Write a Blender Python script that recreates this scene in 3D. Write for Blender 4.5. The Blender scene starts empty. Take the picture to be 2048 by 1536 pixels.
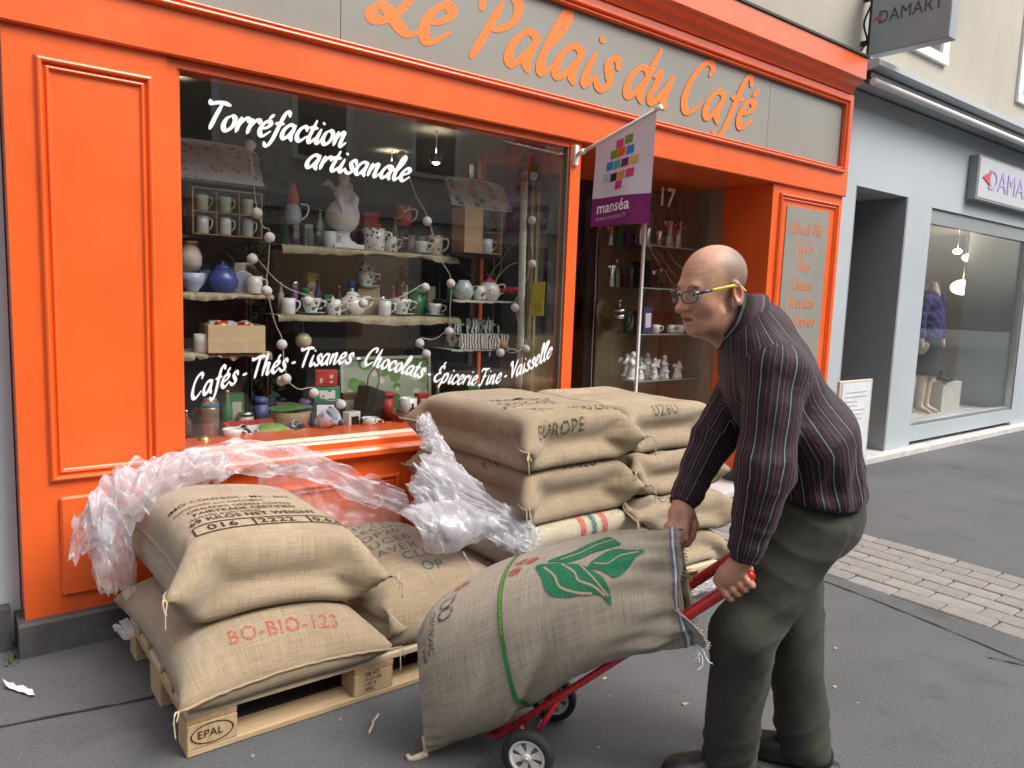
import bpy, bmesh, math, random
import numpy as np
from mathutils import Vector, Matrix

# ------------------------------------------------------------------ camera
scene = bpy.context.scene
COL = scene.collection
CAM_YAW, CAM_PITCH, CAM_ROLL, CAM_H = .6656, .1179, .0358, 1.3758
cam_d = bpy.data.cameras.new('camera')
cam = bpy.data.objects.new('camera', cam_d)
COL.objects.link(cam)
cam_d.sensor_width = 36.0
cam_d.lens = 1498.54 / 2048 * 36.0
cam_d.clip_start = .05
cam_d.clip_end = 500
_fw = Vector((math.sin(CAM_YAW) * math.cos(CAM_PITCH), math.cos(CAM_YAW) * math.cos(CAM_PITCH), -math.sin(CAM_PITCH)))
_r = _fw.cross(Vector((0, 0, 1))).normalized()
_u = _r.cross(_fw)
_c, _s = math.cos(CAM_ROLL), math.sin(CAM_ROLL)
_r2, _u2 = _r * _c + _u * _s, _u * _c - _r * _s
cam.matrix_world = Matrix(((_r2.x, _u2.x, -_fw.x, 0), (_r2.y, _u2.y, -_fw.y, 0), (_r2.z, _u2.z, -_fw.z, CAM_H), (0, 0, 0, 1)))
scene.camera = cam

# ------------------------------------------------------------------ sky, sun, exposure (bright overcast)
SUN_EL, SUN_AZ = math.radians(52), math.radians(148)     # azimuth clockwise from +y
world = bpy.data.worlds.new('World')
scene.world = world
world.use_nodes = True
wn = world.node_tree
for n in list(wn.nodes):
    wn.nodes.remove(n)
sky = wn.nodes.new('ShaderNodeTexSky')
sky.sky_type = 'NISHITA'
sky.sun_disc = False
sky.sun_elevation = SUN_EL
sky.sun_rotation = SUN_AZ
sky.air_density = 1.0
sky.dust_density = 6.0
sky.ozone_density = .4
hs = wn.nodes.new('ShaderNodeHueSaturation')
hs.inputs['Saturation'].default_value = .45
bg = wn.nodes.new('ShaderNodeBackground')
bg.inputs['Strength'].default_value = .15
wo = wn.nodes.new('ShaderNodeOutputWorld')
wn.links.new(sky.outputs[0], hs.inputs['Color'])
wn.links.new(hs.outputs[0], bg.inputs['Color'])
wn.links.new(bg.outputs[0], wo.inputs[0])
sun_d = bpy.data.lights.new('sun', 'SUN')
sun_d.energy = .9
sun_d.angle = math.radians(28)
sun_d.color = (1.0, .97, .93)
sun = bpy.data.objects.new('sun', sun_d)
COL.objects.link(sun)
sun.location = (3, -4, 9)
_sd = Vector((math.sin(SUN_AZ) * math.cos(SUN_EL), math.cos(SUN_AZ) * math.cos(SUN_EL), math.sin(SUN_EL)))
sun.rotation_euler = (-_sd).to_track_quat('-Z', 'Y').to_euler()
scene.view_settings.view_transform = 'Standard'
scene.view_settings.look = 'None'
scene.view_settings.gamma = 1
scene.view_settings.exposure = .85
scene.view_settings.use_curve_mapping = False
scene.render.engine = 'CYCLES'
scene.cycles.max_bounces = 7
scene.cycles.diffuse_bounces = 3
scene.cycles.glossy_bounces = 3
scene.cycles.transmission_bounces = 4
scene.cycles.transparent_max_bounces = 24
scene.cycles.caustics_reflective = False
scene.cycles.caustics_refractive = False
scene.cycles.use_denoising = True

FY = 3.18          # the shop window's glass plane
RNG = random.Random(11)
NP = np.random.RandomState(5)
PI = math.pi

# ------------------------------------------------------------------ object helpers
def tag(o, label=None, cat=None, group=None, kind=None):
    if label: o['label'] = label
    if cat: o['category'] = cat
    if group: o['group'] = group
    if kind: o['kind'] = kind
    return o

def empty(name, loc=(0, 0, 0), label=None, cat=None, group=None, rz=0, kind=None):
    o = bpy.data.objects.new(name, None)
    o.empty_display_size = .05
    COL.objects.link(o)
    o.location = loc
    o.rotation_euler = (0, 0, rz)
    return tag(o, label, cat, group, kind)

def link(name, me, mat=None, parent=None, loc=None, rot=None, keepworld=True):
    """links a mesh whose verts are in WORLD space when parent is an unrotated empty (keepworld)"""
    o = bpy.data.objects.new(name, me)
    COL.objects.link(o)
    if mat is not None:
        for m in (mat if isinstance(mat, (list, tuple)) else [mat]):
            me.materials.append(m)
    if parent is not None:
        o.parent = parent
        if keepworld:
            q = parent
            off = Vector((0, 0, 0))
            while q is not None:
                off += q.location
                q = q.parent
            o.location = -off
    if loc is not None: o.location = loc
    if rot is not None: o.rotation_euler = rot
    return o

def mesh(name, verts, faces, smooth=False):
    me = bpy.data.meshes.new(name)
    me.from_pydata([tuple(map(float, v)) for v in verts], [], [tuple(map(int, f)) for f in faces])
    if smooth:
        me.polygons.foreach_set('use_smooth', [True] * len(me.polygons))
    me.update()
    return me

class MB:
    """collects geometry for one mesh object"""
    def __init__(s):
        s.v = []; s.f = []; s.sm = []; s.uv = None
    def add(s, verts, faces, smooth=False):
        b = len(s.v)
        s.v += [tuple(map(float, v)) for v in verts]
        s.f += [tuple(b + i for i in f) for f in faces]
        s.sm += [smooth] * len(faces)
        return s
    def box(s, a, b):
        x0, y0, z0 = a; x1, y1, z1 = b
        return s.add([(x0, y0, z0), (x1, y0, z0), (x1, y1, z0), (x0, y1, z0), (x0, y0, z1), (x1, y0, z1), (x1, y1, z1), (x0, y1, z1)],
                     [(0, 3, 2, 1), (4, 5, 6, 7), (0, 1, 5, 4), (1, 2, 6, 5), (2, 3, 7, 6), (3, 0, 4, 7)])
    def cbox(s, c, h, bev=.004, M=None):
        """box with chamfered edges, centre c, half sizes h, optional 3x3 matrix"""
        bm = bmesh.new()
        bmesh.ops.create_cube(bm, size=2)
        for v in bm.verts:
            v.co = Vector((v.co.x * h[0], v.co.y * h[1], v.co.z * h[2]))
        if bev > 0:
            bmesh.ops.bevel(bm, geom=list(bm.edges), offset=bev, segments=1, affect='EDGES')
        vs = [v.co.copy() for v in bm.verts]
        bm.verts.index_update()
        fs = [[v.index for v in f.verts] for f in bm.faces]
        bm.free()
        if M is not None: vs = [M @ v for v in vs]
        return s.add([v + Vector(c) for v in vs], fs)
    def lathe(s, prof, n=20, c=(0, 0, 0), M=None, smooth=True, cap=True, arc=None):
        """prof: [(r, z)] bottom to top"""
        vs = []; fs = []
        c = Vector(c)
        for r, z in prof:
            for k in range(n):
                a = 2 * PI * k / n
                p = Vector((r * math.cos(a), r * math.sin(a), z))
                if M is not None: p = M @ p
                vs.append(p + c)
        m = len(prof)
        for i in range(m - 1):
            for k in range(n):
                k2 = (k + 1) % n
                fs.append((i * n + k, i * n + k2, (i + 1) * n + k2, (i + 1) * n + k))
        s.add(vs, fs, smooth)
        b = len(s.v) - len(vs)
        if cap:
            if prof[0][0] > 1e-5:
                s.f.append(tuple(b + k for k in reversed(range(n)))); s.sm.append(False)
            if prof[-1][0] > 1e-5:
                s.f.append(tuple(b + (m - 1) * n + k for k in range(n))); s.sm.append(False)
        return s
    def tube(s, pts, r, n=8, smooth=True, cap=True, flat=1.0):
        pts = [Vector(p) for p in pts]
        m = len(pts)
        rs = r if isinstance(r, (list, tuple)) else [r] * m
        vs = []; fs = []
        up = Vector((0, 0, 1))
        prev = None
        for i, p in enumerate(pts):
            t = (pts[min(i + 1, m - 1)] - pts[max(i - 1, 0)])
            if t.length < 1e-9: t = Vector((0, 0, 1))
            t.normalize()
            if prev is None:
                a = up if abs(t.dot(up)) < .95 else Vector((1, 0, 0))
                nrm = (a - t * a.dot(t)).normalized()
            else:
                nrm = (prev - t * prev.dot(t))
                nrm = nrm.normalized() if nrm.length > 1e-6 else prev
            prev = nrm
            bi = t.cross(nrm)
            for k in range(n):
                a = 2 * PI * k / n
                vs.append(p + nrm * (math.cos(a) * rs[i]) + bi * (math.sin(a) * rs[i] * flat))
        for i in range(m - 1):
            for k in range(n):
                k2 = (k + 1) % n
                fs.append((i * n + k, i * n + k2, (i + 1) * n + k2, (i + 1) * n + k))
        s.add(vs, fs, smooth)
        if cap:
            b = len(s.v) - len(vs)
            s.f.append(tuple(b + k for k in reversed(range(n)))); s.sm.append(False)
            s.f.append(tuple(b + (m - 1) * n + k for k in range(n))); s.sm.append(False)
        return s
    def prism_x(s, prof, x0, x1):
        """closed (y,z) profile, counter-clockwise seen from +x, extruded along x"""
        n = len(prof)
        vs = [(x0, y, z) for y, z in prof] + [(x1, y, z) for y, z in prof]
        fs = [(i, (i + 1) % n, n + (i + 1) % n, n + i) for i in range(n)]
        fs += [tuple(reversed(range(n))), tuple(range(n, 2 * n))]
        return s.add(vs, fs)
    def poly_y(s, outline, y0, y1):
        """closed (x,z) outline extruded along y"""
        n = len(outline)
        vs = [(x, y0, z) for x, z in outline] + [(x, y1, z) for x, z in outline]
        fs = [(i, (i + 1) % n, n + (i + 1) % n, n + i) for i in range(n)]
        fs += [tuple(reversed(range(n))), tuple(range(n, 2 * n))]
        return s.add(vs, fs)
    def sphere(s, c, r, n=14, m=9, sc=(1, 1, 1), M=None):
        prof = [(max(1e-6, math.sin(PI * i / m)) * r, -math.cos(PI * i / m) * r) for i in range(m + 1)]
        vs = []; fs = []
        for rr, z in prof:
            for k in range(n):
                a = 2 * PI * k / n
                p = Vector((rr * math.cos(a) * sc[0], rr * math.sin(a) * sc[1], z * sc[2]))
                if M is not None: p = M @ p
                vs.append(p + Vector(c))
        for i in range(m):
            for k in range(n):
                k2 = (k + 1) % n
                fs.append((i * n + k, i * n + k2, (i + 1) * n + k2, (i + 1) * n + k))
        return s.add(vs, fs, True)
    def xf(s, M, start=0):
        for i in range(start, len(s.v)):
            s.v[i] = tuple(M @ Vector(s.v[i]))
        return s
    def build(s, name, mat=None, parent=None, recalc=True, **k):
        me = bpy.data.meshes.new(name)
        me.from_pydata(s.v, [], s.f)
        me.polygons.foreach_set('use_smooth', s.sm)
        if recalc:
            bm = bmesh.new(); bm.from_mesh(me)
            bmesh.ops.recalc_face_normals(bm, faces=bm.faces)
            bm.to_mesh(me); bm.free()
        me.update()
        return link(name, me, mat, parent, **k)

def rotz(a): return Matrix.Rotation(a, 3, 'Z')
def rotx(a): return Matrix.Rotation(a, 3, 'X')
def roty(a): return Matrix.Rotation(a, 3, 'Y')

def spline(pts, n=6, closed=False):
    """Catmull-Rom through points (any dimension)"""
    P = [np.array(p, float) for p in pts]
    m = len(P)
    out = []
    rng = range(m if closed else m - 1)
    for i in rng:
        if closed:
            a, b, c, d = P[i - 1], P[i], P[(i + 1) % m], P[(i + 2) % m]
        else:
            b, c = P[i], P[i + 1]
            a = P[i - 1] if i > 0 else 2 * b - c
            d = P[i + 2] if i + 2 < m else 2 * c - b
        for k in range(n):
            t = k / n
            out.append(.5 * ((2 * b) + (c - a) * t + (2 * a - 5 * b + 4 * c - d) * t * t + (3 * b - a - 3 * c + d) * t ** 3))
    if not closed: out.append(P[-1])
    return out

# ------------------------------------------------------------------ materials
MATS = {}
def mat(name, col, rough=.6, metal=0., var=.12, scale=6., bump=0., bscale=60., spec=.5, coat=0., sheen=0., trans=0., coord='Object', stretch=None, col2=None, detail=5):
    if name in MATS: return MATS[name]
    m = bpy.data.materials.new(name)
    m.use_nodes = True
    nt = m.node_tree
    b = nt.nodes['Principled BSDF']
    b.inputs['Roughness'].default_value = rough
    b.inputs['Metallic'].default_value = metal
    b.inputs['Specular IOR Level'].default_value = spec
    b.inputs['Coat Weight'].default_value = coat
    b.inputs['Coat Roughness'].default_value = .15
    b.inputs['Sheen Weight'].default_value = sheen
    b.inputs['Transmission Weight'].default_value = trans
    tc = nt.nodes.new('ShaderNodeTexCoord')
    mp = nt.nodes.new('ShaderNodeMapping')
    if stretch: mp.inputs['Scale'].default_value = stretch
    nt.links.new(tc.outputs[coord], mp.inputs['Vector'])
    no = nt.nodes.new('ShaderNodeTexNoise')
    no.inputs['Scale'].default_value = scale
    no.inputs['Detail'].default_value = detail
    no.inputs['Roughness'].default_value = .62
    nt.links.new(mp.outputs[0], no.inputs['Vector'])
    rp = nt.nodes.new('ShaderNodeValToRGB')
    rp.color_ramp.elements[0].position = .3
    rp.color_ramp.elements[1].position = .7
    c = Vector(col[:3])
    c2 = Vector(col2[:3]) if col2 else c * (1 + var)
    c1 = c if col2 else c * (1 - var)
    rp.color_ramp.elements[0].color = (*c1, 1)
    rp.color_ramp.elements[1].color = (*c2, 1)
    nt.links.new(no.outputs['Fac'], rp.inputs['Fac'])
    nt.links.new(rp.outputs['Color'], b.inputs['Base Color'])
    if bump > 0:
        n2 = nt.nodes.new('ShaderNodeTexNoise')
        n2.inputs['Scale'].default_value = bscale
        n2.inputs['Detail'].default_value = 4
        nt.links.new(mp.outputs[0], n2.inputs['Vector'])
        bp = nt.nodes.new('ShaderNodeBump')
        bp.inputs['Strength'].default_value = bump
        bp.inputs['Distance'].default_value = .01
        nt.links.new(n2.outputs['Fac'], bp.inputs['Height'])
        nt.links.new(bp.outputs[0], b.inputs['Normal'])
        # roughness variation
        mr = nt.nodes.new('ShaderNodeMapRange')
        mr.inputs['To Min'].default_value = max(0, rough - .08)
        mr.inputs['To Max'].default_value = min(1, rough + .08)
        nt.links.new(no.outputs['Fac'], mr.inputs['Value'])
        nt.links.new(mr.outputs[0], b.inputs['Roughness'])
    MATS[name] = m
    return m

def thin_fresnel(nt, ior):
    """fresnel of a thin sheet: the same from both sides"""
    ge = nt.nodes.new('ShaderNodeNewGeometry')
    mr = nt.nodes.new('ShaderNodeMapRange'); mr.inputs['To Min'].default_value = ior; mr.inputs['To Max'].default_value = 1 / ior
    nt.links.new(ge.outputs['Backfacing'], mr.inputs['Value'])
    fr = nt.nodes.new('ShaderNodeFresnel'); nt.links.new(mr.outputs[0], fr.inputs['IOR'])
    return fr

def glass_mat(name, tint=(.93, .96, .95), refl=1.0, rough=.0, ior=1.5):
    """clear pane: fresnel mix of see-through and mirror reflection"""
    if name in MATS: return MATS[name]
    m = bpy.data.materials.new(name)
    m.use_nodes = True
    nt = m.node_tree
    for n in list(nt.nodes): nt.nodes.remove(n)
    out = nt.nodes.new('ShaderNodeOutputMaterial')
    tr = nt.nodes.new('ShaderNodeBsdfTransparent'); tr.inputs[0].default_value = (*tint, 1)
    gl = nt.nodes.new('ShaderNodeBsdfGlossy'); gl.inputs['Roughness'].default_value = rough
    gl.inputs['Color'].default_value = (refl, refl, refl, 1)
    fr = thin_fresnel(nt, ior)
    mx = nt.nodes.new('ShaderNodeMixShader')
    nt.links.new(fr.outputs[0], mx.inputs[0])
    nt.links.new(tr.outputs[0], mx.inputs[1])
    nt.links.new(gl.outputs[0], mx.inputs[2])
    nt.links.new(mx.outputs[0], out.inputs[0])
    MATS[name] = m
    return m

def emit_mat(name, col, s):
    if name in MATS: return MATS[name]
    m = bpy.data.materials.new(name); m.use_nodes = True
    b = m.node_tree.nodes['Principled BSDF']
    b.inputs['Base Color'].default_value = (*col, 1)
    b.inputs['Emission Color'].default_value = (*col, 1)
    b.inputs['Emission Strength'].default_value = s
    MATS[name] = m
    return m

def print_mat(name, col, worn=.35, rough=.9, scale=180.):
    """ink: breaks up over the weave"""
    if name in MATS: return MATS[name]
    m = bpy.data.materials.new(name); m.use_nodes = True
    nt = m.node_tree
    b = nt.nodes['Principled BSDF']
    b.inputs['Base Color'].default_value = (*col, 1)
    b.inputs['Roughness'].default_value = rough
    b.inputs['Specular IOR Level'].default_value = .1
    tc = nt.nodes.new('ShaderNodeTexCoord')
    no = nt.nodes.new('ShaderNodeTexNoise'); no.inputs['Scale'].default_value = scale; no.inputs['Detail'].default_value = 3
    nt.links.new(tc.outputs['Object'], no.inputs['Vector'])
    rp = nt.nodes.new('ShaderNodeMapRange')
    rp.inputs['From Min'].default_value = worn - .12
    rp.inputs['From Max'].default_value = worn + .16
    rp.inputs['To Min'].default_value = .1
    nt.links.new(no.outputs['Fac'], rp.inputs['Value'])
    nt.links.new(rp.outputs[0], b.inputs['Alpha'])
    MATS[name] = m
    return m
# ------------------------------------------------------------------ base materials
M_OR = mat('orange_paint', (.82, .122, .018), .34, var=.07, scale=2.5, bump=.05, bscale=28., spec=.5, coat=.45)
M_TAUPE = mat('taupe_sign_board', (.27, .262, .232), .34, var=.05, scale=1.5, bump=.01, bscale=20.)
M_SIGNTXT = mat('orange_vinyl', (.86, .19, .018), .45, var=.03)
M_WHITETXT = mat('white_vinyl', (.86, .87, .88), .5, var=.03)
M_PLINTH = mat('dark_grey_plinth_paint', (.075, .072, .07), .7, var=.25, scale=9, bump=.15, bscale=70)
M_PLASTER = mat('beige_plaster', (.44, .41, .345), .9, var=.07, scale=1.2, bump=.15, bscale=90)
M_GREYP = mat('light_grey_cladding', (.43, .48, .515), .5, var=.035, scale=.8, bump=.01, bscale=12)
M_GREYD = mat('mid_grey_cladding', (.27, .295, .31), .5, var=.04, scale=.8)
M_WHITEP = mat('white_gloss_paint', (.78, .79, .78), .35, var=.03)
M_DARK = mat('dark_interior', (.035, .028, .022), .8, var=.3, scale=3)
M_ALU = mat('brushed_aluminium', (.62, .63, .64), .35, metal=.9, var=.05)
M_STEEL = mat('polished_steel', (.72, .72, .73), .14, metal=1., var=.05)
M_GLASS = glass_mat('shop_glass', (.955, .97, .965), .95, ior=1.72)
M_GLASS2 = glass_mat('cabinet_glass', (.965, .98, .975), .95, ior=1.4)
M_STONE = mat('white_stone', (.60, .585, .56), .6, var=.08, scale=7, bump=.08, bscale=60)
M_FLASH = mat('dark_flashing', (.03, .025, .022), .5)

def grime(m, lo=.86, scale=(5, 5, .5), s=1.6, hi=1.03):
    """faint vertical weather streaks and handling marks"""
    nt = m.node_tree; b = nt.nodes['Principled BSDF']; prev = b.inputs['Base Color'].links[0].from_socket
    tc = nt.nodes.new('ShaderNodeTexCoord'); mp = nt.nodes.new('ShaderNodeMapping'); mp.inputs['Scale'].default_value = scale
    nt.links.new(tc.outputs['Object'], mp.inputs[0])
    no = nt.nodes.new('ShaderNodeTexNoise'); no.inputs['Scale'].default_value = s; no.inputs['Detail'].default_value = 8; no.inputs['Roughness'].default_value = .7
    nt.links.new(mp.outputs[0], no.inputs['Vector'])
    mr = nt.nodes.new('ShaderNodeMapRange'); mr.inputs['From Min'].default_value = .36; mr.inputs['From Max'].default_value = .6; mr.inputs['To Min'].default_value = lo; mr.inputs['To Max'].default_value = hi
    nt.links.new(no.outputs['Fac'], mr.inputs['Value'])
    mx = nt.nodes.new('ShaderNodeMixRGB'); mx.blend_type = 'MULTIPLY'; mx.inputs[0].default_value = 1
    nt.links.new(prev, mx.inputs[1]); nt.links.new(mr.outputs[0], mx.inputs[2]); nt.links.new(mx.outputs[0], b.inputs['Base Color'])
grime(M_OR, .92, (2.5, 2.5, .9), 1.3); grime(M_PLASTER, .90, (1.2, 1.2, .7), .9); grime(M_GREYP, .95, (1.2, 1.2, .8), .8); grime(M_PLINTH, .7, (3, 3, 3)); grime(M_STONE, .8, (4, 4, 4))

def asphalt_mat():
    m = bpy.data.materials.new('asphalt'); m.use_nodes = True
    nt = m.node_tree; b = nt.nodes['Principled BSDF']
    tc = nt.nodes.new('ShaderNodeTexCoord')
    def noise(s, d=4, r=.6):
        n = nt.nodes.new('ShaderNodeTexNoise'); n.inputs['Scale'].default_value = s
        n.inputs['Detail'].default_value = d; n.inputs['Roughness'].default_value = r
        nt.links.new(tc.outputs['Object'], n.inputs['Vector']); return n
    big = noise(1.1, 6); fine = noise(120, 5, .75)
    vor = nt.nodes.new('ShaderNodeTexVoronoi'); vor.inputs['Scale'].default_value = 120
    nt.links.new(tc.outputs['Object'], vor.inputs['Vector'])
    r1 = nt.nodes.new('ShaderNodeValToRGB')
    r1.color_ramp.elements[0].position = .28; r1.color_ramp.elements[1].position = .75
    r1.color_ramp.elements[0].color = (.080, .083, .088, 1); r1.color_ramp.elements[1].color = (.118, .121, .126, 1)
    nt.links.new(big.outputs['Fac'], r1.inputs['Fac'])
    r2 = nt.nodes.new('ShaderNodeValToRGB')
    r2.color_ramp.elements[0].position = .3; r2.color_ramp.elements[1].position = .72
    r2.color_ramp.elements[0].color = (.60, .60, .61, 1); r2.color_ramp.elements[1].color = (1.45, 1.44, 1.41, 1)
    nt.links.new(fine.outputs['Fac'], r2.inputs['Fac'])
    mu = nt.nodes.new('ShaderNodeMixRGB'); mu.blend_type = 'MULTIPLY'; mu.inputs[0].default_value = 1
    nt.links.new(r1.outputs[0], mu.inputs[1]); nt.links.new(r2.outputs[0], mu.inputs[2])
    # pale grit specks
    sp = nt.nodes.new('ShaderNodeTexVoronoi'); sp.inputs['Scale'].default_value = 26
    nt.links.new(tc.outputs['Object'], sp.inputs['Vector'])
    lt = nt.nodes.new('ShaderNodeMath'); lt.operation = 'LESS_THAN'; lt.inputs[1].default_value = .055
    nt.links.new(sp.outputs['Distance'], lt.inputs[0])
    gate = noise(3.1, 2); gg = nt.nodes.new('ShaderNodeMath'); gg.operation = 'GREATER_THAN'; gg.inputs[1].default_value = .55
    nt.links.new(gate.outputs['Fac'], gg.inputs[0])
    m3 = nt.nodes.new('ShaderNodeMath'); m3.operation = 'MULTIPLY'
    nt.links.new(lt.outputs[0], m3.inputs[0]); nt.links.new(gg.outputs[0], m3.inputs[1])
    m4 = nt.nodes.new('ShaderNodeMixRGB'); m4.inputs[2].default_value = (.26, .25, .23, 1)
    nt.links.new(m3.outputs[0], m4.inputs[0]); nt.links.new(mu.outputs[0], m4.inputs[1])
    # dark damp stains
    st = noise(2.3, 5, .7); rs = nt.nodes.new('ShaderNodeValToRGB')
    rs.color_ramp.elements[0].position = .56; rs.color_ramp.elements[1].position = .72
    rs.color_ramp.elements[0].color = (1, 1, 1, 1); rs.color_ramp.elements[1].color = (.72, .72, .73, 1)
    nt.links.new(st.outputs['Fac'], rs.inputs['Fac'])
    m5 = nt.nodes.new('ShaderNodeMixRGB'); m5.blend_type = 'MULTIPLY'; m5.inputs[0].default_value = 1
    nt.links.new(m4.outputs[0], m5.inputs[1]); nt.links.new(rs.outputs[0], m5.inputs[2])
    nt.links.new(m5.outputs[0], b.inputs['Base Color'])
    b.inputs['Roughness'].default_value = .82
    b.inputs['Specular IOR Level'].default_value = .35
    bp = nt.nodes.new('ShaderNodeBump'); bp.inputs['Strength'].default_value = .35; bp.inputs['Distance'].default_value = .004
    nt.links.new(vor.outputs['Distance'], bp.inputs['Height']); nt.links.new(bp.outputs[0], b.inputs['Normal'])
    return m
M_ASPH = asphalt_mat()

# ------------------------------------------------------------------ ground
PX0, PX1 = 3.62, 4.47         # the paver strip that leads to the shop door
gb = MB()
def sheet(x0, y0, x1, y1, z=0.):
    gb.add([(x0, y0, z), (x1, y0, z), (x1, y1, z), (x0, y1, z)], [(0, 1, 2, 3)])
sheet(-60, -60, PX0, 60); sheet(PX1, -60, 60, 60); sheet(PX0, -60, PX1, -1.6); sheet(PX0, 3.11, PX1, 60)
sheet(PX0, -1.6, PX1, 3.11, -.05)
for x in (PX0, PX1):
    gb.add([(x, -1.6, -.05), (x, 3.11, -.05), (x, 3.11, 0), (x, -1.6, 0)], [(0, 1, 2, 3)])
ground = gb.build('ground', M_ASPH)
tag(ground, kind='structure')

M_PAVER = [mat('paver_%s' % n, c, .85, var=.14, scale=22, bump=.25, bscale=120) for n, c in
           (('grey', (.215, .205, .192)), ('warm', (.232, .212, .192)), ('pale', (.245, .236, .222)))]
pav = empty('pavement', (PX0, 0, 0), kind='structure')
jb = MB(); jb.add([(PX0, -1.6, -.009), (PX1, -1.6, -.009), (PX1, 3.11, -.009), (PX0, 3.11, -.009)], [(0, 1, 2, 3)])
jb.build('joint_sand', mat('joint_sand', (.115, .11, .10), .95, var=.2, scale=40), pav)
paver_meshes = []
for mm in M_PAVER:
    b = MB(); b.cbox((0, 0, 0), (.0545, .1065, .025), .005)
    me = bpy.data.meshes.new('paver'); me.from_pydata(b.v, [], b.f); me.materials.append(mm); me.update()
    paver_meshes.append(me)
nrow = 7
pw = (PX1 - PX0) / nrow
for i in range(nrow):
    y = -.6 + (i % 2) * .11 + RNG.uniform(-.02, .02)
    while y < 3.1 - .1:
        o = bpy.data.objects.new('paver', RNG.choice(paver_meshes)); COL.objects.link(o)
        o.parent = pav
        o.location = ((i + .5) * pw + RNG.uniform(-.002, .002), y + .11, -.022 + RNG.uniform(-.002, .004))
        o.scale = (pw / .115, 1, 1)
        o.rotation_euler = (RNG.uniform(-.01, .01), RNG.uniform(-.01, .01), RNG.uniform(-.012, .012))
        y += .22

# tar seam and a patch edge in the asphalt
def crack(pts, w, name, label):
    P = spline(pts, 8); b = MB()
    vs = []; fs = []
    for i, p in enumerate(P):
        t = np.array(P[min(i + 1, len(P) - 1)]) - np.array(P[max(i - 1, 0)]); t /= np.linalg.norm(t) + 1e-9
        ww = w * RNG.uniform(.5, 1.3)
        j = RNG.uniform(-.004, .004)
        vs += [(p[0] - t[1] * (ww + j), p[1] + t[0] * (ww + j), .004), (p[0] + t[1] * ww, p[1] - t[0] * ww, .004)]
        if i: fs.append((2 * i - 2, 2 * i - 1, 2 * i + 1, 2 * i))
    b.add(vs, fs); o = b.build(name, mat('tar', (.022, .022, .023), .7, var=.3, scale=50), ground)
    return o
crack([(-.4, 2.72), (.12, 2.646), (.53, 2.57), (.9, 2.53)], .006, 'seam', '')
crack([(3.52, 3.05), (3.52, 2.2), (3.49, 1.6), (3.37, .85), (3.3, .2)], .006, 'seam', '')
crack([(3.3, 1.05), (3.42, .75), (3.5, .3)], .004, 'seam', '')
crack([(2.62, .62), (2.7, .6), (2.78, .52)], .008, 'crack', '')

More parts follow.
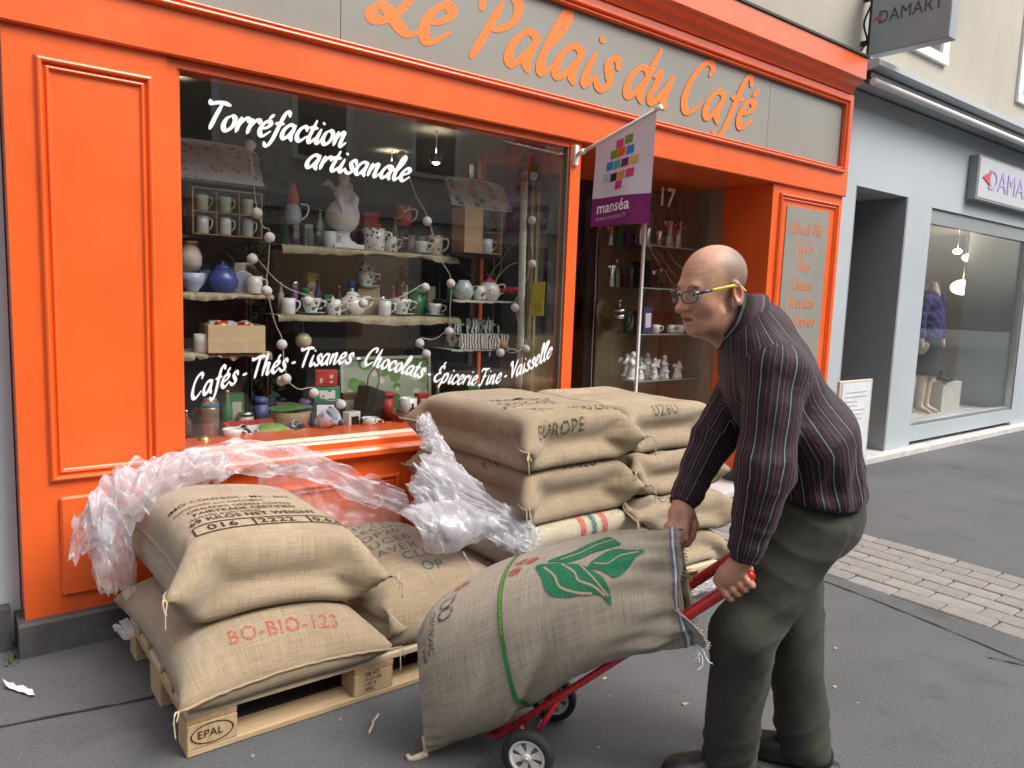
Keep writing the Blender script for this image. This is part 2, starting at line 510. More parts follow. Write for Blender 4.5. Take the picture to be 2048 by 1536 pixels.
# ------------------------------------------------------------------ script lettering: a brush font drawn as pen strokes
GL = {
 'a': (1.02, [[(.80, .80), (.62, .99), (.36, .92), (.12, .55), (.10, .18), (.26, .0), (.48, .16), (.70, .55), (.82, .9)], [(.86, 1.0), (.74, .5), (.70, .16), (.80, -.08)]]),
 'e': (.86, [[(.16, .46), (.44, .54), (.68, .74), (.66, .95), (.46, 1.0), (.22, .78), (.10, .38), (.22, .04), (.46, .02), (.82, .36)]]),
 'l': (.58, [[(.20, .62), (.50, 1.2), (.62, 1.7), (.50, 1.92), (.34, 1.55), (.18, .8), (.13, .25), (.24, .0), (.40, .06), (.62, .36)]]),
 'i': (.52, [[(.30, 1.0), (.18, .45), (.16, .12), (.28, .0), (.54, .34)], [(.36, 1.38), (.38, 1.48)]]),
 's': (.78, [[(.74, .72), (.66, .96), (.48, .99), (.34, .78), (.46, .5), (.58, .22), (.42, .0), (.20, .02), (.04, .2)]]),
 'd': (1.02, [[(.80, .80), (.62, .99), (.36, .92), (.12, .55), (.10, .18), (.26, .0), (.48, .16), (.70, .55), (.84, .95)], [(1.04, 1.75), (.86, 1.0), (.72, .4), (.70, .12), (.80, -.08)]]),
 'u': (1.04, [[(.02, .8), (.16, .96), (.26, .9), (.18, .5), (.10, .2), (.22, .0), (.42, .1), (.64, .5), (.78, .9)], [(.86, 1.0), (.72, .4), (.70, .12), (.82, -.08)]]),
 'f': (.72, [[(.98, 1.55), (.92, 1.78), (.74, 1.82), (.58, 1.5), (.42, .7), (.26, -.1), (.08, -.55), (-.12, -.66), (-.26, -.45)], [(.16, .92), (.74, 1.0)]]),
 'n': (1.0, [[(.20, 1.0), (.12, .5), (.06, .0)], [(.08, .25), (.28, .72), (.5, .98), (.64, .9), (.58, .5), (.56, .12), (.68, .0), (.94, .3)]]),
 'r': (.74, [[(.20, 1.0), (.12, .5), (.06, .0)], [(.08, .3), (.3, .78), (.52, .98), (.68, .92), (.66, .74)]]),
 'o': (.90, [[(.46, 1.0), (.20, .82), (.08, .38), (.22, .02), (.48, .06), (.70, .42), (.70, .82), (.50, 1.0), (.40, .96)]]),
 'c': (.82, [[(.70, .74), (.66, .94), (.46, 1.0), (.22, .78), (.10, .38), (.22, .04), (.46, .02), (.80, .36)]]),
 't': (.60, [[(.42, 1.55), (.26, .8), (.16, .25), (.26, .0), (.42, .06), (.62, .34)], [(.04, 1.0), (.62, 1.04)]]),
 'h': (1.0, [[(.42, 1.9), (.22, .95), (.06, .0)], [(.08, .25), (.28, .72), (.5, .98), (.64, .9), (.58, .5), (.56, .12), (.68, .0), (.94, .3)]]),
 'p': (.98, [[(.22, 1.0), (.10, .3), (-.06, -.62)], [(.10, .4), (.34, .9), (.60, 1.0), (.74, .7), (.60, .2), (.36, .0), (.16, .1)]]),
 'L': (1.22, [[(1.16, 1.95), (.92, 1.25), (.62, .55), (.36, .24), (.08, .16), (-.06, .32), (.10, .52), (.38, .42), (.66, .18), (.98, .02), (1.24, .14)]]),
 'P': (1.28, [[(.74, 1.55), (.56, .85), (.40, .2), (.30, -.12)], [(.18, 1.2), (.16, 1.55), (.42, 1.86), (.86, 1.9), (1.22, 1.6), (1.22, 1.15), (.92, .84), (.58, .76)]]),
 'C': (1.16, [[(.98, 1.42), (1.04, 1.68), (.88, 1.86), (.56, 1.7), (.24, 1.15), (.12, .52), (.28, .08), (.58, .04), (.98, .42)]]),
 'T': (1.0, [[(.66, 1.7), (.48, .95), (.36, .3), (.30, -.05)], [(-.16, 1.78), (-.02, 1.62), (.36, 1.72), (.8, 1.74), (1.16, 1.66)]]),
 'F': (1.0, [[(.66, 1.7), (.48, .9), (.34, .2), (.14, -.1), (-.10, .0)], [(-.06, 1.45), (.06, 1.74), (.4, 1.74), (.8, 1.72), (1.12, 1.84)], [(.28, .9), (.84, .96)]]),
 'E': (1.08, [[(.98, 1.5), (.92, 1.74), (.66, 1.76), (.46, 1.45), (.54, 1.1), (.74, .98)], [(.74, .98), (.36, .86), (.10, .45), (.24, .06), (.58, .02), (.98, .42)]]),
 'V': (1.02, [[(-.05, 1.4), (.06, 1.72), (.22, 1.7), (.30, 1.1), (.32, .45), (.34, .02)], [(.34, .02), (.62, .65), (.96, 1.45), (1.14, 1.78)]]),
 'S': (1.02, [[(.98, 1.42), (.94, 1.72), (.70, 1.82), (.46, 1.55), (.54, 1.1), (.70, .6), (.52, .1), (.22, .0), (.0, .3)]]),
 '-': (.62, [[(.08, .52), (.44, .58)]]),
 ' ': (.42, []),
}
def glyph(ch):
    if ch == 'é':
        a, s = GL['e']; return a, s + [[(.52, 1.2), (.76, 1.52)]]
    if ch == 'É':
        a, s = GL['E']; return a, s + [[(.72, 1.98), (.98, 2.25)]]
    return GL[ch]
def text_width(txt, gap=0.):
    return sum(glyph(c)[0] + gap for c in txt)
def script_text(txt, place, nib=.105, thin=.40, slant=.30, n=5, gap=0., layer=.0002):
    """place(u, v, k) -> 3D point, u along the text and v above the baseline in x-heights"""
    b = MB(); x = 0; k = 0
    ph = math.radians(35)
    for ch in txt:
        adv, strokes = glyph(ch)
        for st in strokes:
            P = spline(st, n)
            P = [np.array([p[0] + x + slant * p[1], p[1]]) for p in P]
            m = len(P); vs = []; fs = []
            W = []
            for i in range(m):
                t = P[min(i + 1, m - 1)] - P[max(i - 1, 0)]; t = t / (np.linalg.norm(t) + 1e-9)
                th = math.atan2(t[1], t[0]) - ph
                w = nib * math.sqrt(math.sin(th) ** 2 + (thin * math.cos(th)) ** 2)
                e = min(1, .55 + .45 * min(i, m - 1 - i) / (m * .18 + .01))
                W.append((t, w * e))
            def ring(c, t, w, q=0.):
                return [place(c[0] - t[1] * w, c[1] + t[0] * w, k + q), place(c[0] + t[1] * w, c[1] - t[0] * w, k + q)]
            t, w = W[0]
            vs += ring(P[0] - t * w * .7, t, w * .55)
            for i in range(m): vs += ring(P[i], *W[i], i / m * .9)
            t, w = W[-1]
            vs += ring(P[-1] + t * w * .7, t, w * .55, .9)
            for i in range(m + 1): fs.append((2 * i, 2 * i + 1, 2 * i + 3, 2 * i + 2))
            b.add(vs, fs); k += 1
        x += adv + gap
    return b

def font_mesh(txt, bold=0., size=1., spacing=1.0, align='LEFT'):
    """built-in sans face as flat triangles [(verts2d, faces)]"""
    cu = bpy.data.curves.new('t', 'FONT'); cu.body = txt; cu.size = size
    cu.offset = bold; cu.space_character = spacing; cu.align_x = align; cu.resolution_u = 3
    ob = bpy.data.objects.new('t', cu); COL.objects.link(ob)
    dg = bpy.context.evaluated_depsgraph_get()
    me = bpy.data.meshes.new_from_object(ob.evaluated_get(dg))
    bpy.data.objects.remove(ob); bpy.data.curves.remove(cu)
    return me
def font_flat(txt, place, h=1., bold=0., cut=0, spacing=1.0, align='LEFT', stencil=0.):
    """returns MB with place(u,v) mapping (u,v in units of cap height h)"""
    me = font_mesh(txt, bold, 1., spacing, align)
    bm = bmesh.new(); bm.from_mesh(me); bpy.data.meshes.remove(me)
    if not bm.verts: bm.free(); return MB()
    xs = [v.co.x for v in bm.verts]
    x0, x1 = min(xs), max(xs)
    if cut:
        nx = max(1, int((x1 - x0) / cut))
        for i in range(1, nx + 1):
            bmesh.ops.bisect_plane(bm, geom=list(bm.verts) + list(bm.edges) + list(bm.faces), plane_co=(x0 + (x1 - x0) * i / (nx + 1), 0, 0), plane_no=(1, 0, 0))
        for i in range(0, 4):
            bmesh.ops.bisect_plane(bm, geom=list(bm.verts) + list(bm.edges) + list(bm.faces), plane_co=(0, -.1 + .25 * i, 0), plane_no=(0, 1, 0))
    k = h / .7
    b = MB()
    bm.verts.index_update()
    b.add([place(v.co.x * k, v.co.y * k) for v in bm.verts], [[v.index for v in f.verts] for f in bm.faces])
    bm.free()
    b.width = (x1 - x0) * k
    return b

# ------------------------------------------------------------------ the orange shop front
shop = empty('orange_shopfront', (2.9, FY, 0), 'orange painted wooden shopfront with grey name board and display window', 'shopfront')
def frame(x0, x1, z0, z1, prof, y):
    """mitred moulding round a rectangle; prof: [(inset, proud)] closed"""
    b = MB(); n = len(prof); vs = []; fs = []
    for d, p in prof:
        vs += [(x0 + d, y - p, z0 + d), (x1 - d, y - p, z0 + d), (x1 - d, y - p, z1 - d), (x0 + d, y - p, z1 - d)]
    for i in range(n - 1):
        for k in range(4):
            k2 = (k + 1) % 4
            fs.append((i * 4 + k, i * 4 + k2, (i + 1) * 4 + k2, (i + 1) * 4 + k))
    b.add(vs, fs)
    return b
def arcprof(d0, d1, h):
    return [(d0 + (d1 - d0) * (.5 - .5 * math.cos(PI * i / 6)), h * math.sin(PI * i / 6)) for i in range(7)]
M_PROF = [(0, -.002)] + [(0, .004)] + [(a, .004 + h) for a, h in arcprof(.004, .026, .016)] + [(.03, .006)] + [(a, .004 + h) for a, h in arcprof(.032, .046, .009)] + [(.05, .001), (.05, -.004)]
WX0, WX1, WZ0, WZ1 = .81, 2.815, .707, 2.192      # the window glass
yF = 3.15                                          # face of the timber
# plinths
pb = MB(); pb.prism_x([(3.4, 0), (3.4, .125), (3.118, .125), (3.108, .115), (3.10, .0)], .215, 2.905); pb.build('plinth', M_PLINTH, shop)
pb = MB(); pb.prism_x([(3.4, 0), (3.4, .125), (3.118, .125), (3.108, .115), (3.10, .0)], 4.745, 5.70); pb.build('plinth', M_PLINTH, shop)
# left pilaster
b = MB(); b.box((.24, yF, .125), (.762, 3.4, 2.225)); b.build('pilaster', M_OR, shop)
frame(.330, .712, .63, 2.142, M_PROF, yF).build('panel_moulding', M_OR, shop)
b = MB(); b.cbox((.56, yF - .004, .385), (.2, .016, .19), .008); b.build('base_panel', M_OR, shop)
b = MB(); b.lathe([(.0, 0), (.016, 0), (.016, .008), (.006, .014), (0, .016)], 10, (.52, yF - .02, .2), rotx(PI / 2)); b.build('bolt_cover', M_OR, shop)
# stall riser under the window
b = MB(); b.box((.764, yF + .012, .125), (2.90, 3.4, .575)); b.build('stall_riser', M_OR, shop)
for (a, c) in ((.80, 1.80), (1.86, 2.86)):
    frame(a, c, .18, .50, M_PROF, yF + .012).build('panel_moulding', M_OR, shop)
# window sill: stepped moulding
b = MB(); b.prism_x([(3.4, .57), (3.4, WZ0 - .002), (3.178, WZ0 - .002), (3.166, .690), (3.150, .688), (3.143, .676), (3.143, .648), (3.124, .640), (3.115, .628), (3.115, .606), (3.126, .598), (3.146, .592), (3.156, .57)], .764, 2.905)
b.build('window_sill', M_OR, shop)
# frame round the glass
b = MB(); b.box((.764, yF + .008, WZ0), (WX0 - .012, 3.26, 2.222)); b.build('window_jamb', M_OR, shop)
b = MB(); b.box((WX0 - .012, yF + .018, WZ0), (WX0, 3.21, 2.20)); b.build('window_bead', M_OR, shop)
b = MB(); b.box((WX0 - .012, yF + .010, WZ1), (2.905, 3.22, 2.224)); b.build('window_head', M_OR, shop)
b = MB(); b.box((2.83, yF + .004, WZ0), (2.905, 3.235, 2.222)); b.build('window_post', M_OR, shop)
b = MB(); b.box((2.83, yF + .012, .125), (2.905, 3.24, .57)); b.build('post_base', M_OR, shop)
b = MB(); b.box((2.8175, 3.166, WZ0), (2.829, 3.205, WZ1)); b.build('window_bead', mat('bronze_bead', (.22, .19, .15), .4, metal=.3), shop)
b = MB(); b.box((WX0 - .006, FY, WZ0 - .001), (2.819, FY + .008, WZ1 + .004)); pane = b.build('window_pane', M_GLASS, shop)
# side glass of the window, running back to the door
b = MB(); b.box((2.862, 3.26, .66), (2.868, 4.02, 2.20)); b.build('side_pane', M_GLASS2, shop)
b = MB(); b.box((2.845, 4.02, .0), (2.885, 4.06, 2.30)); b.build('corner_post', M_OR, shop)
b = MB(); b.box((2.84, 3.24, .0), (2.89, 4.06, .655)); b.build('side_riser', M_OR, shop)
# lintel band, name board, cornice
XL = -1.2
b = MB(); b.prism_x([(3.4, 2.226), (3.4, 2.43), (3.14, 2.43), (3.125, 2.425), (3.125, 2.232), (3.131, 2.226)], XL, 5.69); b.build('lintel_band', M_OR, shop)
SX0, SX1, SZ0, SZ1 = -1.1, 5.575, 2.428, 2.905
b = MB(); b.box((5.575, 3.128, 2.4315), (5.69, 3.4, 2.985)); b.build('sign_stile', M_OR, shop)
b = MB(); b.box((XL, 3.128, SZ1), (5.574, 3.4, 2.985)); b.build('sign_rail', M_OR, shop)
SP = [(-.035, -.004), (-.035, .010)] + [(a, .012 + h) for a, h in arcprof(-.033, -.012, .016)] + [(-.008, .014)] + [(a, .008 + h) for a, h in arcprof(-.006, .006, .008)] + [(.008, -.01)]
frame(SX0, SX1, SZ0, SZ1, SP, 3.126).build('sign_moulding', M_OR, shop)
for xa, xb in ((SX0 + .004, 1.462), (1.4655, 4.62), (4.6235, SX1 - .002)):
    b = MB(); b.box((xa, 3.146, SZ0 + .004), (xb, 3.2, SZ1 - .004)); b.build('sign_board', M_TAUPE, shop)
b = MB(); b.prism_x([(3.4, 2.988), (3.4, 3.225), (3.02, 3.225), (3.02, 3.075), (3.036, 3.070), (3.05, 3.050), (3.085, 3.035), (3.105, 3.010), (3.115, 2.988)], XL, 5.64); b.build('cornice', M_OR, shop)
b = MB(); b.box((XL, 3.008, 3.2275), (5.655, 3.4, 3.243)); b.build('flashing', M_FLASH, shop)
# door recess: right pilaster with text panel, soffit, reveal
b = MB(); b.box((4.752, yF, .125), (5.685, 3.4, 2.225)); b.build('pilaster', M_OR, shop)
b = MB(); b.box((4.753, 3.4, .0), (4.80, 3.56, 2.225)); b.build('door_reveal', M_OR, shop)
b = MB(); b.box((2.906, 3.402, 2.2275), (5.2, 4.1, 2.30)); b.build('soffit', M_OR, shop)
frame(4.83, 5.63, .55, 2.172, M_PROF, yF).build('panel_moulding', M_OR, shop)
b = MB(); b.cbox((5.215, yF - .002, 1.345), (.285, .005, .745), .001); b.build('text_panel', M_TAUPE, shop)

# lettering on the name board
w = text_width('Le Palais du Café')
s_ = (4.42 - 1.60) / w
def pl_sign(u, v, k): return (1.60 + u * s_, 3.1455 - k * .0002 - .001, 2.538 + v * .178)
script_text('Le Palais du Café', pl_sign, nib=.182, thin=.46, n=7).build('name_lettering', M_SIGNTXT, shop)
for i, t in enumerate(['Salon de Thé', 'Cafés', 'Thés', 'Tisanes', 'Chocolats', 'Confiseries']):
    ww = text_width(t); sx = .052 * (.98 if i else .9)
    zz = 1.905 - .1365 * i
    def pl(u, v, k): return (5.195 + (u - ww / 2) * sx - .012, 3.1415 - k * .0002, zz + v * .047)
    script_text(t, pl, nib=.11, n=4).build('panel_lettering', M_SIGNTXT, shop)
# white lettering on the glass
def glass_line(txt, base, vh, nib=.12, x0=None, x1=None):
    W = text_width(txt)
    bx = np.array([p[0] for p in base]); bz = np.array([p[1] for p in base])
    from_u = lambda u: bx[0] + (bx[-1] - bx[0]) * u / W
    S = spline(base, 12); sx = np.array([p[0] for p in S]); sz = np.array([p[1] for p in S])
    def pl(u, v, k):
        x = from_u(u); z = float(np.interp(x, sx, sz))
        e = .03
        sl = (float(np.interp(x + e, sx, sz)) - float(np.interp(x - e, sx, sz))) / (2 * e)
        return (x - sl * v * vh * .5, FY - .0012 - .0001 * k, z + v * vh)
    script_text(txt, pl, nib=nib, thin=.48, n=5).build('window_lettering', M_WHITETXT, shop)
glass_line('Torréfaction', [(.905, 1.992), (1.2, 1.997), (1.505, 2.004)], .060, .20)
glass_line('artisanale', [(1.318, 1.893), (1.55, 1.893), (1.83, 1.893)], .057, .20)
glass_line('Cafés - Thés - Tisanes - Chocolats - Épicerie Fine - Vaisselle',
           [(.835, .905), (1.0, .962), (1.21, 1.012), (1.40, 1.034), (1.60, 1.030), (1.92, .955), (2.05, .925), (2.25, .905), (2.42, .912), (2.52, .942), (2.65, .99), (2.765, 1.045)], .046, .19)

# ------------------------------------------------------------------ walls above and beside
wall = empty('upper_building', (3, 3.3, 3.2), 'beige rendered upper storey above the shopfronts', 'building')
b = MB()
b.box((-8, 3.30, 3.10), (6.52, 3.7, 3.70)); b.box((-8, 3.30, 3.70), (6.52, 3.7, 9.0)); b.box((7.42, 3.30, 3.10), (9.40, 3.7, 9)); b.box((6.52, 3.30, 3.10), (7.42, 3.7, 3.66)); b.box((10.4, 3.30, 3.1), (24, 3.7, 9)); b.box((9.40, 3.30, 3.10), (10.4, 3.7, 3.66)); b.box((6.52, 3.3, 5.3), (7.42, 3.7, 9)); b.box((9.40, 3.3, 5.3), (10.4, 3.7, 9))
b.build('wall', M_PLASTER, wall)
for x0, x1 in ((6.52, 7.42), (9.40, 10.4)):
    f = MB()
    f.box((x0 - .13, 3.265, 3.62), (x1 + .13, 3.298, 3.70)); f.box((x0 - .13, 3.27, 3.702), (x0 - .005, 3.298, 5.4)); f.box((x1 + .005, 3.27, 3.702), (x1 + .13, 3.298, 5.4))
    fo = f.build('window_surround', M_WHITEP, wall)
    f = MB(); f.box((x0 + .002, 3.45, 3.665), (x1 - .002, 3.46, 5.3)); f.build('window_glass', M_GLASS2, wall)
    f = MB()
    for xx in (x0, x0 + (x1 - x0) / 2 - .03, x1 - .06): f.box((xx + .003, 3.41, 3.665), (xx + .057, 3.448, 5.298))
    f.build('window_frame', M_WHITEP, wall)
nb = empty('neighbour_wall', (-1, 3.28, 0), 'pale grey wall left of the orange pilaster', 'wall')
b = MB(); b.box((-4, 3.30, 0), (.10, 3.7, 2.226)); b.build('wall_face', mat('pale_grey_render', (.45, .47, .49), .8, var=.08, scale=3, bump=.1), nb)
b = MB(); b.box((.102, 3.27, .0), (.236, 3.7, 2.226)); b.build('downpipe_casing', M_GREYP, nb)
b = MB(); b.box((-4, 3.2, 0), (.20, 3.268, .16)); b.build('kerb_stone', M_PLINTH, nb)

# inside of the shop
M_INW = mat('brown_shop_wall', (.15, .115, .08), .85, var=.25, scale=2, bump=.05)
M_INC = mat('shop_ceiling', (.46, .42, .34), .9, var=.05)
room = empty('shop_room', (2.5, 5, 0), kind='structure')
b = MB(); b.box((-.2, 7.0, 0), (6.3, 7.1, 2.6)); b.build('back_wall', M_INW, room)
b = MB(); b.box((-.3, 3.42, 0), (-.2, 7.0, 2.6)); b.build('side_wall', M_INW, room)
b = MB(); b.box((6.3, 3.42, 0), (6.4, 7.1, 2.6)); b.build('side_wall', M_INW, room)
b = MB(); b.box((-.3, 3.42, 2.45), (6.4, 7.1, 2.55)); b.build('ceiling', M_INC, room)
b = MB(); b.box((-.3, 3.40, 2.304), (6.4, 3.418, 2.45)); b.build('bulkhead', M_INC, room)
b = MB(); b.box((-.2, 3.6, .004), (6.3, 7.0, .03)); b.build('floor', mat('shop_floor', (.12, .085, .06), .4, var=.2, scale=3), room)
# step and threshold
step = empty('door_step', (3.8, 3.3, 0), 'pale stone slabs of the door step behind the right sacks', 'step')
for i, x in enumerate(np.arange(2.91, 4.74, .455)):
    b = MB(); b.cbox((x + .2275, 3.34, .02), (.225, .215, .022), .004); b.build('slab', M_STONE, step)

# ------------------------------------------------------------------ building across the street (seen in the glass)
opp = empty('opposite_building', (2, -9.5, 0), 'long beige building across the street mirrored in the shop glass', 'building')
b = MB(); b.box((-26, -10.4, 0), (34, -9.6, 8.6)); b.build('wall', mat('opposite_render', (.68, .63, .54), .9, var=.1, scale=.6), opp)
b = MB(); b.box((-26, -9.6, 3.05), (34, -9.35, 3.35)); b.build('string_course', M_STONE, opp)
b = MB(); b.box((-26, -9.6, 8.3), (34, -9.2, 8.6)); b.build('eaves', M_STONE, opp)
M_OWIN = mat('opposite_window_glass', (.04, .045, .05), .08, spec=.8)
wm = MB(); wm.box((-.55, 0, 0), (.55, .05, 1.9))
fm = MB(); fm.box((-.7, 0, -.1), (.7, .14, 0)); fm.box((-.7, 0, 0), (-.56, .08, 1.95)); fm.box((.56, 0, 0), (.7, .08, 1.95)); fm.box((-.7, 0, 1.92), (.7, .1, 2.1))
wo_ = wm.build('window', M_OWIN, opp); wme = wo_.data; fo_ = fm.build('frame', M_WHITEP, wo_, keepworld=False); fme = fo_.data
wo_.location = Vector((-22, -9.61, 4.2)) - opp.location
for i in range(0, 19):
    for zz in (4.2, 6.4):
        if i == 0 and zz == 4.2: continue
        o = bpy.data.objects.new('window', wme); COL.objects.link(o); o.parent = opp; o.location = Vector((-22 + i * 2.9, -9.61, zz)) - opp.location
        f = bpy.data.objects.new('frame', fme); COL.objects.link(f); f.parent = o
for i in range(10):
    b = MB(); b.box((-24 + i * 5.6, -9.598, .3), (-20 + i * 5.6, -9.55, 2.7)); b.build('shop_window', M_OWIN, opp)
# ------------------------------------------------------------------ burlap
def burlap_mat(name, c1, c2, thread=230., fuzz=.25):
    m = bpy.data.materials.new(name); m.use_nodes = True
    nt = m.node_tree; b = nt.nodes['Principled BSDF']
    uv = nt.nodes.new('ShaderNodeUVMap')
    def mapped(sx, sy):
        mp = nt.nodes.new('ShaderNodeMapping'); mp.inputs['Scale'].default_value = (sx, sy, 1)
        nt.links.new(uv.outputs[0], mp.inputs['Vector']); return mp
    def noise(src, s, d=3, r=.6):
        n = nt.nodes.new('ShaderNodeTexNoise'); n.inputs['Scale'].default_value = s
        n.inputs['Detail'].default_value = d; n.inputs['Roughness'].default_value = r
        nt.links.new(src.outputs[0], n.inputs['Vector']); return n
    w1 = noise(mapped(thread, 9), 1., 2); w2 = noise(mapped(9, thread), 1., 2)
    big = noise(mapped(1, 1), 5., 5)
    add = nt.nodes.new('ShaderNodeMath'); add.operation = 'ADD'
    nt.links.new(w1.outputs['Fac'], add.inputs[0]); nt.links.new(w2.outputs['Fac'], add.inputs[1])
    half = nt.nodes.new('ShaderNodeMath'); half.operation = 'MULTIPLY'; half.inputs[1].default_value = .5
    nt.links.new(add.outputs[0], half.inputs[0])
    rp = nt.nodes.new('ShaderNodeValToRGB')
    rp.color_ramp.elements[0].position = .36; rp.color_ramp.elements[1].position = .64
    rp.color_ramp.elements[0].color = (*c1, 1); rp.color_ramp.elements[1].color = (*c2, 1)
    nt.links.new(half.outputs[0], rp.inputs['Fac'])
    r2 = nt.nodes.new('ShaderNodeValToRGB')
    r2.color_ramp.elements[0].position = .3; r2.color_ramp.elements[1].position = .7
    r2.color_ramp.elements[0].color = (.82, .80, .78, 1); r2.color_ramp.elements[1].color = (1.06, 1.05, 1.04, 1)
    nt.links.new(big.outputs['Fac'], r2.inputs['Fac'])
    mu = nt.nodes.new('ShaderNodeMixRGB'); mu.blend_type = 'MULTIPLY'; mu.inputs[0].default_value = 1
    nt.links.new(rp.outputs[0], mu.inputs[1]); nt.links.new(r2.outputs[0], mu.inputs[2])
    # dark slubs in the jute
    vo = nt.nodes.new('ShaderNodeTexVoronoi'); vo.inputs['Scale'].default_value = 1.
    nt.links.new(mapped(30, 44).outputs[0], vo.inputs['Vector'])
    lt = nt.nodes.new('ShaderNodeMath'); lt.operation = 'LESS_THAN'; lt.inputs[1].default_value = .06
    nt.links.new(vo.outputs['Distance'], lt.inputs[0])
    sl = nt.nodes.new('ShaderNodeMixRGB'); sl.inputs[2].default_value = (c1[0] * .45, c1[1] * .42, c1[2] * .4, 1)
    nt.links.new(lt.outputs[0], sl.inputs[0]); nt.links.new(mu.outputs[0], sl.inputs[1])
    nt.links.new(sl.outputs[0], b.inputs['Base Color'])
    b.inputs['Roughness'].default_value = .92
    b.inputs['Specular IOR Level'].default_value = .12
    b.inputs['Sheen Weight'].default_value = fuzz
    b.inputs['Sheen Roughness'].default_value = .6
    # weave relief
    wv1 = nt.nodes.new('ShaderNodeTexWave'); wv1.inputs['Scale'].default_value = 1.; wv1.bands_direction = 'X'
    wv2 = nt.nodes.new('ShaderNodeTexWave'); wv2.inputs['Scale'].default_value = 1.; wv2.bands_direction = 'Y'
    nt.links.new(mapped(thread * .62, 1).outputs[0], wv1.inputs['Vector']); nt.links.new(mapped(1, thread * .62).outputs[0], wv2.inputs['Vector'])
    mx = nt.nodes.new('ShaderNodeMath'); mx.operation = 'MAXIMUM'
    nt.links.new(wv1.outputs['Fac'], mx.inputs[0]); nt.links.new(wv2.outputs['Fac'], mx.inputs[1])
    a2 = nt.nodes.new('ShaderNodeMath'); a2.operation = 'ADD'
    nt.links.new(mx.outputs[0], a2.inputs[0]); nt.links.new(add.outputs[0], a2.inputs[1])
    bp = nt.nodes.new('ShaderNodeBump'); bp.inputs['Strength'].default_value = .5; bp.inputs['Distance'].default_value = .0022
    nt.links.new(a2.outputs[0], bp.inputs['Height']); nt.links.new(bp.outputs[0], b.inputs['Normal'])
    return m
M_JUTE = burlap_mat('jute_sacking', (.275, .205, .125), (.425, .33, .215))
M_JUTE2 = burlap_mat('pale_jute_sacking', (.315, .24, .152), (.465, .37, .25))
M_JUTE3 = burlap_mat('cream_sacking', (.40, .36, .25), (.56, .52, .385), 190.)
M_JUTE4 = burlap_mat('greyish_jute_sacking', (.31, .265, .195), (.47, .415, .325), 210.)
M_TWINE = mat('twine', (.52, .43, .30), .9, var=.2, scale=80)
INK_BK = print_mat('black_ink', (.050, .042, .036), .49, scale=110.)
INK_BR = print_mat('brown_ink', (.055, .035, .026), .30)
INK_RD = print_mat('red_ink', (.48, .10, .065), .49, scale=120.)
INK_TL = print_mat('teal_ink', (.035, .16, .155), .47, scale=120.)
INK_GR = print_mat('green_ink', (.03, .18, .095), .33)
INK_RS = print_mat('red_stripe_ink', (.58, .13, .11), .42)
INK_YL = print_mat('yellow_ink', (.55, .36, .05), .4)

# ------------------------------------------------------------------ pallets
M_PINE = [mat('pine_%d' % i, c, .75, var=.16, scale=5, bump=.2, bscale=50, stretch=st, col2=c2) for i, (c, c2, st) in enumerate([
    ((.42, .29, .155), (.56, .42, .25), (1, 9, 9)), ((.52, .41, .265), (.66, .55, .39), (1, 9, 9)), ((.36, .22, .105), (.50, .34, .18), (9, 1, 9)), ((.40, .27, .14), (.56, .41, .24), (9, 9, 1))])]
def make_pallet(x0, y0, rz, label, stamp):
    p = empty('pallet', (x0, y0, 0), label, 'pallet', 'wooden pallets under the sacks', rz)
    M = rotz(0)
    def part(name, a, b, m, jit=.0015):
        q = MB(); c = [(a[i] + b[i]) / 2 for i in range(3)]; h = [(b[i] - a[i]) / 2 for i in range(3)]
        q.cbox((0, 0, 0), h, .003)
        o = q.build(name, m, p, keepworld=False)
        o.location = (c[0] + RNG.uniform(-jit, jit), c[1] + RNG.uniform(-jit, jit), c[2])
        return o
    ys = [(0, .145), (.185, .285), (.3275, .4725), (.515, .615), (.655, .80)]
    for i, (a, c) in enumerate(ys):
        part('deck_board', (0, a, .122), (1.2, c, .144), M_PINE[1] if i % 2 == 0 else M_PINE[0])
    for a in (0, .5275, 1.055):
        part('stringer_board', (a, 0, .1), (a + .145, .8, .1215), M_PINE[2])
        for (c, d) in ((0, .1), (.3275, .4725), (.7, .8)):
            part('block', (a, c, .0225), (a + .145, d, .0995), M_PINE[3])
    for (c, d) in ((0, .1), (.3275, .4725), (.7, .8)):
        part('bottom_board', (0, c, 0.001), (1.2, d, .022), M_PINE[0])
    M_BURN = print_mat('burnt_stamp', (.05, .028, .014), .22, scale=120)
    def pl(u, v): return (x0 + stamp[0] + u, y0 - .0025, .062 + v)
    if stamp:
        t = font_flat('EPAL', lambda u, v: (stamp[0] + u, -.0026, .052 + v), .024, .0, spacing=1.0)
        ring = []
        for k in range(33):
            a = 2 * PI * k / 32
            ring += [(stamp[0] + .043 + .062 * math.cos(a), -.0026, .063 + .032 * math.sin(a)), (stamp[0] + .043 + .058 * math.cos(a), -.0026, .063 + .029 * math.sin(a))]
        t.add(ring, [(2 * k, 2 * k + 1, 2 * k + 3, 2 * k + 2) for k in range(32)])
        o = t.build('stamp', M_BURN, p, keepworld=False)
        t = MB()
        for r in range(4):
            q = font_flat(['FR 472', '0-11-04', 'HT 0', 'IPPC'][r], lambda u, v: (.5275 + .04 + u, -.0026, .088 - .018 * r + v), .013, .01)
            t.add(q.v, q.f)
        t.build('stamp', M_BURN, p, keepworld=False)
    return p
pal1 = make_pallet(.544, 2.16, -.008, 'pale wooden pallet with burnt oval stamp under the left sacks', (.028, 0))
pal2 = make_pallet(1.757, 2.115, 0., 'wooden pallet under the tall right stack, mostly hidden', (.028, 0))

